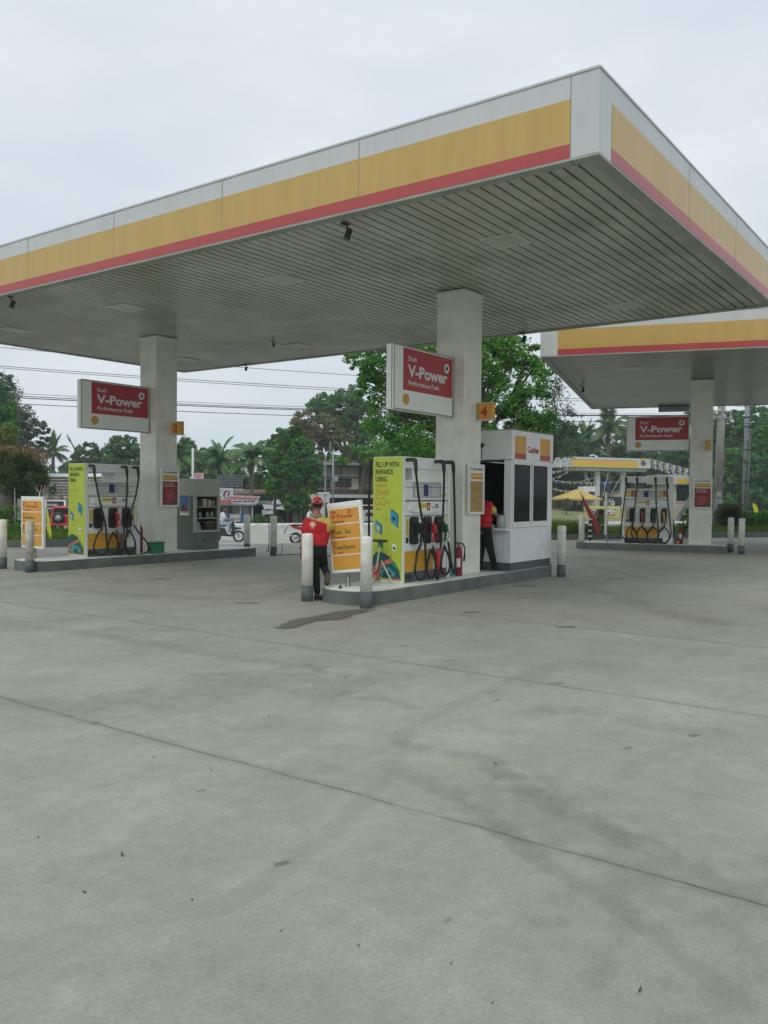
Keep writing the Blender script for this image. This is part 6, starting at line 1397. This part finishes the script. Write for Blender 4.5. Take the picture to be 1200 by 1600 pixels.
mb = MB(); f.bx(mb, 304, 318, 739, 748.5, 0, .06, 'pink'); mb.build('panel', f.o); mb = MB(); f.post(mb, 311, 747, .1, .04, 'galv'); mb.build('post', f.o); mb = MB(); f.bx(mb, 306, 315, 742, 743, -.01, -.002, 'text_red'); f.bx(mb, 306, 312, 745, 746, -.01, -.002, 'text_red'); mb.build('writing', f.o)

# ---- the other filling station across the road
f = Fac('far_canopy', 'distant white and yellow filling station canopy hung with bunting', 'canopy', 893, TF)
Zt, Zb_ = f.Z(950,715), f.Z(950,730.5)
mb = MB(); Xa, Xb = f.X(893), f.X(1016); mb.box(Xa, Xb, 0, 5.5, Zb_, Zt, 'fascia_white'); mb.build('fascia', f.o)
mb = MB(); mb.poly([(Xa+.05,-.01,Zb_+.05),(f.X(997),-.01,Zb_+.05),(f.X(994),-.01,f.Z(950,720)),(Xa+.05,-.01,f.Z(950,720))], 'fascia_gold'); mb.build('yellow_band', f.o)
mb = MB(); mb.poly([(Xa+.1,-.012,f.Z(950,719.4)),(f.X(993),-.012,f.Z(950,719.4)),(f.X(992),-.012,f.Z(950,718.6)),(Xa+.1,-.012,f.Z(950,718.6))], 'coral'); mb.build('red_line', f.o)

mb = MB(); c = (f.X(1004),0,f.Z(1004,722.5)); rr_ = f.X(1009.5)-f.X(1004); W3 = ((1,0,0),(0,0,1))
mb.poly(plane_pts(c, *W3, circ((0,0), rr_, 22), .006), 'fascia_gold'); mb.poly(plane_pts(c, *W3, circ((0,0), rr_*.8, 20, math.pi, 2*math.pi), .012), 'mesh_blue'); mb.poly(plane_pts(c, *W3, [(-rr_*.55,0),(rr_*.55,0),(rr_*.2,rr_*.3),(0,rr_*.75),(-rr_*.2,rr_*.3)], .012), 'navy'); mb.build('emblem', f.o)
mb = MB(); mb.poly([(Xa+.6,.3,Zb_-.35),(Xb-.3,.3,Zb_-.35),(Xb-.2,5.2,Zb_-.35),(Xa+1.4,5.2,Zb_-.35)], 'soffit', thick=(0,0,.34)); mb.build('soffit', f.o)
for u in (934, 974.5):
    mb = MB(); x = f.X(u,1.2); mb.box(x-.24,x+.24,1.2,1.6,0,Zb_-.35,'wall_white'); mb.build('column', f.o); mb = MB(); mb.box(x-.25,x+.25,1.19,1.61,f.Z(u,778),f.Z(u,775),'mesh_blue'); mb.build('blue_band', f.o)
mb = MB()
for a, b_ in (((914,742),(925,760)),((950,735),(942,775)),((972,742),(955,770)),((935,745),(895,755))): mb.tube([f.pt(*a,.5), f.pt(*b_,-.5)], .025, 'sheet_white', n=4)
mb.build('guy_rope', f.o)
f = Fac('kiosk', 'white kiosk with navy window under the distant canopy', 'kiosk', 911, TF-.6)
mb = MB(); f.bx(mb, 911, 930, 760, None, 0, .9, 'wall_white'); mb.build('body', f.o); mb = MB(); f.bx(mb, 920, 929, 768, 783, -.03, -.002, 'navy'); mb.build('window', f.o); mb = MB(); f.bx(mb, 914, 917.5, 773, 780, -.03, -.002, 'sheet_grey'); mb.build('notice', f.o)
f = Fac('water_tank', 'blue plastic tank behind the distant canopy column', 'tank', 938, TF+2.2)
mb = MB(); f.bx(mb, 938, 955, 752, 762, 0, 1, 'mesh_blue'); mb.build('tank', f.o, bevel=.1); mb = MB(); f.post(mb, 940, 762, .3, .06, 'galv'); f.post(mb, 952, 762, .3, .06, 'galv'); mb.build('stand', f.o)
def parasol(u, va, ve, wpx, t, m, label):
    f = Fac('parasol', label, 'parasol', u, t, 'large parasols by the distant station'); r0 = f.X(u+wpx/2); za, ze = f.Z(u,va), f.Z(u,ve)
    mb = MB(); n = 8
    rim = [(r0*math.cos(2*math.pi*(i+.5)/n), r0*math.sin(2*math.pi*(i+.5)/n)) for i in range(n)]
    for i in range(n): a, b_ = rim[i], rim[(i+1)%n]; mb.poly([(a[0],a[1],ze),(b_[0],b_[1],ze),(0,0,za)], m, thick=(0,0,-.03)); mb.poly([(a[0],a[1],ze),(b_[0],b_[1],ze),(b_[0],b_[1],ze-.16),(a[0],a[1],ze-.16)], m)
    mb.build('canopy', f.o); mb = MB(); mb.tube([(0,0,0),(0,0,za)], .04, 'wood'); mb.build('pole', f.o)
parasol(901, 764, 779, 68, TF-1.2, 'tarp_yellow', 'yellow parasol left of the distant kiosk'); parasol(971, 762, 778, 52, TF+2.6, 'tarp_cream', 'cream parasol behind the distant right column')
f = Fac('food_poster', 'dark board with round food pictures under the yellow parasol', 'board', 882, TF-.8)
mb = MB(); f.bx(mb, 882, 911, 780.5, 797, 0, .06, 'banner_black'); mb.build('board', f.o)
for u, v, r1, m_ in ((889,785,.28,'coral_pale'), (891.5,786.5,.22,'sign_white'), (903,785,.30,'sign_white'), (906,786,.20,'coral'), (888.5,784.5,.13,'tarp_yellow'), (903,785,.12,'poster_light')):
    mb = MB(); c = f.pt(u,v); mb.poly(plane_pts(c, *W3, circ((0,0), r1, 14, ry=r1*.8), .01+.01*random.random()), m_); mb.build('plate_picture', f.o)
f = Fac('letter_sign', 'dark letter sign standing behind the opening banner', 'sign', 941, TF+.2)
mb = MB(); f.bx(mb, 941, 971, 776, 790, .02, .08, 'banner_black'); f.bx(mb, 944, 960, 783, 790, .0, .018, 'sign_white'); mb.build('panel', f.o)
mb = MB(); text(mb, 'UBT', 'text_dark', (f.X(945.5),-.005,f.Z(950,789.5)), *W3, f.Z(950,784.2)-f.Z(950,789.5), width=f.X(959)-f.X(945.5), bold=.05)
for u in (947.5,952,956.5): c = f.pt(u,781); mb.poly(plane_pts(c, *W3, circ((0,0), .09, 8), .004), 'text_white')
mb.build('lettering', f.o)
f = Fac('opening_banner', 'yellow banner with navy band reading NOW OPEN', 'banner', 914, TF-8)
mb = MB(); f.bx(mb, 914, 968, 791, 808.5, 0, .04, 'pale_yellow'); mb.build('cloth', f.o)
mb = MB(); f.bx(mb, 915.5, 965, 795, 803.2, -.015, -.002, 'navy'); mb.build('navy_band', f.o); mb = MB(); f.bx(mb, 917, 962, 804.5, 806, -.015, -.002, 'red'); mb.build('red_line', f.o)
mb = MB(); text(mb, 'NOW OPEN', 'text_white', (f.X(916.5),-.016,f.Z(940,802.4)), *W3, f.Z(940,796)-f.Z(940,802.4), width=f.X(963.5)-f.X(916.5), bold=.05); mb.build('lettering', f.o)
mb = MB(); f.post(mb, 914.3, 791, .06, .03, 'wood'); f.post(mb, 967.6, 791, .06, .03, 'wood'); mb.build('stake', f.o)
f = Fac('small_shop', 'small dark windowed shop with yellow fascia behind the right pillar', 'shop', 1043, TF)
mb = MB(); f.bx(mb, 1043, 1113, 742.5, 757, -.4, 3, 'fascia_white'); mb.build('fascia', f.o); mb = MB(); f.bx(mb, 1056, 1112, 748.5, 756, -.43, -.402, 'fascia_gold'); mb.build('yellow_band', f.o)
mb = MB(); f.bx(mb, 1045, 1111, 757, None, 0, 2.8, 'wall_cream'); mb.build('wall', f.o); mb = MB(); f.bx(mb, 1057, 1109, 758, 783, -.05, -.002, 'glass_dark'); f.bx(mb, 1056, 1110, 783, 785, -.08, -.01, 'coral_pale'); mb.build('window', f.o)
# white sheet fence with posts, red sign at the right
f = Fac('sheet_fence', 'white corrugated sheet fence behind the bushes at the right', 'fence', 1122, TF-3)
mb = MB()
nn = 34
for i in range(nn): u = 1122+i*2.08; vt = 768.5-i*.12; mb.box(f.X(u)+.012, f.X(u+2.08), .03*(i%2), .03*(i%2)+.02, 0, f.Z(u,vt), 'sheet_white')
mb.build('sheeting', f.o); mb = MB()
for i in range(7): u = 1124+i*11; mb.box(f.X(u)-.03,f.X(u)+.03,.06,.12,0,f.Z(u,762),'wood_dark')
mb.tube([f.pt(1123,763,.09), f.pt(1192,759,.09)], .04, 'wood_dark', n=5); mb.build('rail', f.o)
f = Fac('red_sign', 'red boxed sign on a dark stand at the right edge', 'sign', 1194, TF-6)
mb = MB(); f.bx(mb, 1194, 1212, 764, 776, 0, .5, 'red'); mb.build('sign_box', f.o, bevel=.03); mb = MB(); f.bx(mb, 1195, 1212, 757, 763.5, .05, .5, 'dark_metal'); f.bx(mb, 1192, 1212, 777, None, .1, .6, 'rust'); mb.build('stand', f.o)
f = Fac('tangled_wreck', 'dark tangle of scrap metal on top of the sheet fence end', 'scrap', 1184, TF-3.5)
mb = MB()
for i in range(14): a, b_ = (random.uniform(1183,1196), random.uniform(754,763)), (random.uniform(1183,1196), random.uniform(754,763)); mb.tube([f.pt(*a), f.pt(*b_,.4)], .10, 'rubber', n=5)
f.post(mb, 1188, 760, .2, .08, 'dark_metal'); mb.build('metal', f.o)
ptree('small ball shaped tree on the yard left of the opening banner', 885, 806, 78, [(885,787,8.5,9)], .18, 'leaf_brown', zb=-.3, per=50, clumps=30, trunk_r=.06, limbs=False, trunk_top=.6)
ptree('second small ball shaped tree in front of the opening banner', 939, 806, 76, [(938,802,9,6)], .18, 'leaf_brown', zb=-.35, per=50, clumps=24, trunk_r=.05, limbs=False, trunk_top=.3)

# bunting
cols = ['mesh_blue', 'tarp_yellow', 'tarp_white']
def bunting(u0, v0, u1, v1, y0, y1, n, label, sag=.5, sz=.30):
    a, b_ = att(u0, TF+y0, v0), att(u1, TF+y1, v1); t = thing('bunting', label, 'bunting', a, 0, 'strings of blue, yellow and white bunting')
    P = []
    for i in range(n+1): f_ = i/n; p = (b_-a)*f_; p.z -= sag*4*f_*(1-f_); P.append(p)
    mb = MB(); mb.tube(P, .012, 'sheet_white', n=4); mb.build('string', t); mb = MB(); d = (b_-a).normalized()
    for i in range(n):
        p = (P[i]+P[i+1])/2; w_ = d*sz*.42; tw = Vector((random.uniform(-.08,.08), random.uniform(-.08,.08), -sz*random.uniform(.8,1.15)))
        mb.poly([p-w_, p+w_, p+tw+w_*.2, p+tw-w_*.2], cols[i % 3])
    mb.build('flags', t)
for i, a in enumerate(((1016,716,1165,744,0,-2,46), (1016,719,1165,750,.6,-2,46), (1016,722,1162,755,1.2,-2,46), (1016,726,1150,757,1.8,-1,40), (1016,718,1100,735,-.3,1,30))):
    bunting(*a, ['highest','second','third','fourth','shortest'][i]+' string of bunting from the distant canopy to the right', sag=.35)
bunting(862, 750, 985, 750, -2, 2, 40, 'level string of bunting across the distant columns', .25, .24)
bunting(985, 752, 1045, 742, 0, -.5, 22, 'string of bunting from the distant canopy to the small shop', .2, .24)
bunting(862, 762, 905, 766, -1, -1, 16, 'lowest short string of bunting above the yellow parasol', .15, .22)
for i in range(4): bunting(856, 712+i*12, 895, 717+i*4, -1+i, 0, 11, ['first','second','third','fourth'][i]+' string from the top of the bunting cluster left of the distant canopy', .3, .22)

# ---- trees and palms across the road
TG = 'trees across the road'
def palm(label, u, vc, Y, rpx, zb=-1.28, n=20, droop=1.0, trunk=True, lean=0, seed=1):
    rg = random.Random(seed); b0 = at(u, vc, Y); H = b0.z - zb; t = thing('coconut_palm', label, 'palm tree', (b0.x-lean, b0.y, zb), 0, 'coconut palms across the road')
    top = Vector((lean, 0, H)); mb = MB(); P = spline([(0,0,-.1), (lean*.25,0,H*.35), (lean*.7,0,H*.75), top], 5); mb.tube(P, [.22-.08*i/(len(P)-1) for i in range(len(P))], 'bark_pale', n=8); mb.build('trunk', t)
    L_ = rpx*Y/F*1.12; vs, fs, rb = [], [], MB()
    for i in range(n):
        az = 2*math.pi*i/n*1.618*3 + rg.uniform(-.2,.2); el = R(rg.uniform(-15, 78)) if i > 3 else R(rg.uniform(60, 86)); ln = L_*rg.uniform(.82, 1.1)
        d = Vector((math.cos(az)*math.cos(el), math.sin(az)*math.cos(el), math.sin(el))); pts = [top.copy()]; m_ = 12; g_ = .17*droop*(1.15 if el > .7 else 1)
        for k in range(m_): pts.append(pts[-1] + d*ln/m_); d = (d + Vector((0,0,-g_*(.4+1.2*k/m_)))).normalized()
        rb.tube(pts, [.035*(1-.8*k/m_) for k in range(m_+1)], 'leaf_palm', n=4)
        for k in range(1, m_*4):
            f_ = k/(m_*4); j = int(f_*m_); p = pts[j].lerp(pts[j+1], f_*m_-j); tg = (pts[j+1]-pts[j]).normalized(); sd_ = tg.cross(Vector((0,0,1)))
            if sd_.length < .05: sd_ = Vector((1,0,0))
            sd_.normalize(); ll = ln*.24*math.sin(math.pi*min(1, .12+f_*.95))**.6
            for s in (-1, 1):
                e = p + sd_*s*ll*.72 + tg*ll*.45 - Vector((0,0,ll*rg.uniform(.35,.75))); w_ = tg*.05*ll/ .4
                o = len(vs); vs += [p-w_, p+w_, e]; fs.append((o, o+1, o+2))
    rb.build('frond_ribs', t); mb = MB(); mb.add(vs, fs, 'leaf_palm'); mb.build('crown', t); return t
palm('coconut palm behind the rusty shop roof, right of the other palms', 393, 718, 72, 46, n=34, seed=3, droop=1.15)
palm('coconut palm standing over the metal grid of the food shop', 343, 722, 76, 46, n=34, seed=5, droop=1.1)
palm('coconut palm just right of the left pillar', 279, 716, 74, 44, n=30, seed=8, droop=1.2)
palm('small coconut palm beyond the round clipped tree', 83, 706, 78, 32, n=18, seed=12, droop=.8)
palm('tall coconut palm above the distant station', 952, 672, 96, 46, zb=.15, n=30, seed=15, droop=1.1)
palm('coconut palm top behind the right pillar', 1082, 650, 70, 40, zb=.15, n=20, seed=19)
palm('coconut palm left of the distant station', 916, 690, 98, 36, zb=.15, n=18, seed=23)
palm('young palm beside the low right part of the distant station', 1044, 745, 100, 26, zb=.15, n=14, seed=29)
ptree('dense dark mango tree with bright lower shoots standing by the tent', 462, 822, 66, [(452,690,18,24),(470,702,20,22),(440,718,18,20),(484,730,18,24),(458,735,22,22),(432,744,14,18),(476,762,18,20),(448,766,16,18),(466,788,20,14),(462,675,10,14),(494,748,10,16),(425,722,8,14)], .26, 'leaf_mid', zb=-1.28, per=60, clumps=380, trunk_r=.26, trunk_top=2.6, group=TG, spread=.42,
      mats=['leaf_mid','leaf_dark'], mi_fn=lambda p: (rng.random(len(p)) > .55).astype(int))
ptree('small lime green tree left of the mango trunk', 428, 815, 68, [(430,762,16,18),(437,748,10,12)], .28, 'leaf_bright', zb=-1.28, per=50, clumps=40, trunk_r=.12, group=TG, name='tree')
ptree('dark tree behind the left flank of the mango tree', 428, 822, 78, [(428,712,20,28),(420,742,20,34),(440,690,16,20)], .32, 'leaf_dark', zb=-1.28, per=60, clumps=110, trunk_r=.3, group=TG)
ptree('tree with brown flowering crown above the timber house', 505, 800, 80, [(475,660,24,16),(505,668,34,20),(492,690,34,20),(530,690,26,18),(470,680,18,14)], .26, 'leaf_brown', zb=-1.28, per=44, clumps=220, trunk_r=.35, group=TG, spread=.3)
ptree('tall rounded green tree behind the brown flowering one', 535, 800, 88, [(530,640,44,32),(505,640,26,26),(560,660,34,34),(545,620,28,18),(580,690,36,34),(600,720,34,24)], .32, 'leaf_far', zb=-1.28, per=60, clumps=330, trunk_r=.4, group=TG, mats=['leaf_far','leaf_mid'], mi_fn=lambda p: (rng.random(len(p)) > .5).astype(int))
ptree('bright green tree spreading behind the roof of the timber house', 560, 800, 79, [(545,712,42,16),(580,715,40,18),(620,705,44,24),(520,722,26,12),(660,720,40,26)], .28, 'leaf_bright', zb=-1.28, per=50, clumps=260, trunk_r=.3, group=TG)
ptree('dark broad tree filling the gap between pump and pillar', 660, 805, 74, [(640,750,50,26),(610,745,30,22),(700,740,50,30),(660,790,60,22),(740,780,50,30)], .32, 'leaf_dark', zb=-1.28, per=60, clumps=230, trunk_r=.35, group=TG)
ptree('very large feathery rain tree at the left edge', 8, 790, 62, [(-20,640,60,60),(20,655,40,26),(45,668,34,16),(40,690,38,16),(10,700,56,26),(60,700,18,10),(2,600,20,24),(25,735,60,22),(-10,590,14,22)], .20, 'leaf_grey', zb=-1.28, per=60, clumps=520, trunk_r=.5, spread=.26, group=TG, aspect=.4, inner=.3)
ptree('bright green tree in front of the feathery rain tree', -6, 790, 52, [(-4,640,26,30),(2,670,24,26),(-10,610,16,20)], .20, 'leaf_mid', zb=-.75, per=60, clumps=140, trunk_r=.25, group=TG)
ptree('yellow green tree tip behind the round clipped tree', 4, 790, 45, [(4,690,20,22),(10,678,12,12)], .16, 'leaf_yellow', zb=-.75, per=60, clumps=60, trunk_r=.12, group=TG)
for i, (u, vt, w_, Y, lb) in enumerate(((112,722,54,92,'low far tree beside the small palm'), (135,693,52,86,'rounded far tree behind the lamp arm'), (160,700,44,90,'far tree left of the tallest one behind the left sign'), (192,682,56,84,'tallest far tree behind the left fuel sign'), (222,700,40,88,'far tree mostly behind the left pillar'),
        (300,686,64,84,'broad far tree right of the left pillar'), (335,725,50,95,'low far tree between the two palms'), (365,735,60,97,'hazy low tree behind the metal grid'), (408,742,50,96,'hazy low tree behind the right palm'), (70,735,60,90,'far tree behind the small palm'),
        (250,720,60,96,'hidden low tree behind the left pillar foot'))):
    vb = 790; ptree(lb, u, 815, Y, [(u,(vt+20),w_*.42,22),(u-w_*.25,vt+36,w_*.35,20),(u+w_*.25,vt+34,w_*.35,20),(u,vt+58,w_*.5,24)], .36, 'leaf_far', zb=-1.4, per=60, clumps=150, trunk_r=.3, group=TG)
for i, (u, vt, w_, Y, lf, lb) in enumerate(((868,655,70,92,'leaf_dark','dark tree left of the distant station palms'), (900,668,60,104,'leaf_far','mid green tree behind the left distant palm'), (935,690,90,108,'leaf_far','broad hazy tree behind the distant canopy'), (985,672,70,106,'leaf_far','far tree left of the right fuel sign'), (1020,690,80,110,'leaf_far','far tree behind the right fuel sign'),
        (1060,690,60,104,'leaf_far','far tree behind the small shop'), (1100,670,60,100,'leaf_dark','far dark tree touching the right pillar'), (1140,640,70,98,'leaf_dark','high dark tree between the two utility poles'), (1180,635,80,96,'leaf_mid','high green tree right of the steel pole'), (1215,650,70,90,'leaf_mid','green tree at the right photo edge'),
        (1150,705,80,88,'leaf_mid','lower green tree between the utility poles'), (1195,705,80,86,'leaf_dark','lower dark tree above the red sign'), (880,735,60,98,'leaf_dark','dark low tree behind the yellow parasol'))):
    ptree(lb, u, 800, Y, [(u,vt+24,w_*.42,26),(u-w_*.28,vt+42,w_*.36,24),(u+w_*.28,vt+40,w_*.36,24),(u,vt+72,w_*.55,30)], .38, lf, zb=.0, per=60, clumps=170, trunk_r=.35, group=TG)
# continuous undergrowth closing the view below the crowns
def thicket(nm, u0, u1, Y, v0, v1, n, m, label, leaf=.45):
    a, b_ = at(u0, 800, Y), at(u1, 800, Y+ (u1-u0)*.012); k = rng.random(n); z0, z1 = at(600, v1, Y).z, at(600, v0, Y).z
    x = a.x+(b_.x-a.x)*k; y = a.y+(b_.y-a.y)*k + rng.uniform(-2,2,n); top = z1 - 1.2*np.abs(np.sin(x*.9)+.5*np.sin(x*2.3+1))
    z = z0 + (top-z0)*rng.random(n)**.8
    tag(leaf_mesh(nm, np.stack([x,y,z],1), leaf, m), label, 'undergrowth', kind='stuff')
thicket('undergrowth', -1400, 40, 96, 745, 830, 26000, 'leaf_far', 'continuous undergrowth far beyond the left edge', .7)
thicket('undergrowth', 1240, 2300, 112, 735, 806, 20000, 'leaf_far', 'continuous undergrowth far beyond the right edge', .7)
thicket('undergrowth', 40, 480, 100, 738, 830, 14000, 'leaf_far', 'continuous hazy undergrowth behind the left shops')
thicket('undergrowth', 480, 760, 90, 735, 830, 8000, 'leaf_dark', 'dark undergrowth behind the timber house')
thicket('undergrowth', 855, 1240, 106, 732, 806, 26000, 'leaf_far', 'continuous dense undergrowth behind the distant station', .5)

# ================================================================== HAZE: thin morning air
hz = bpy.data.materials.new('haze'); hz.use_nodes = True; hn = hz.node_tree; hn.nodes.remove(hn.nodes['Principled BSDF'])
hv = N(hn, 'ShaderNodeVolumePrincipled'); hv.inputs['Color'].default_value = (.80, .90, .92, 1); hv.inputs['Density'].default_value = .0010; hv.inputs['Anisotropy'].default_value = .2
hn.links.new(hv.outputs[0], hn.nodes['Material Output'].inputs['Volume'])
mb = MB(); mb.box(-130, 150, -25, 190, -3.2, 26, hz); tag(mb.build('haze'), 'thin pale haze filling the air', 'haze', kind='stuff')
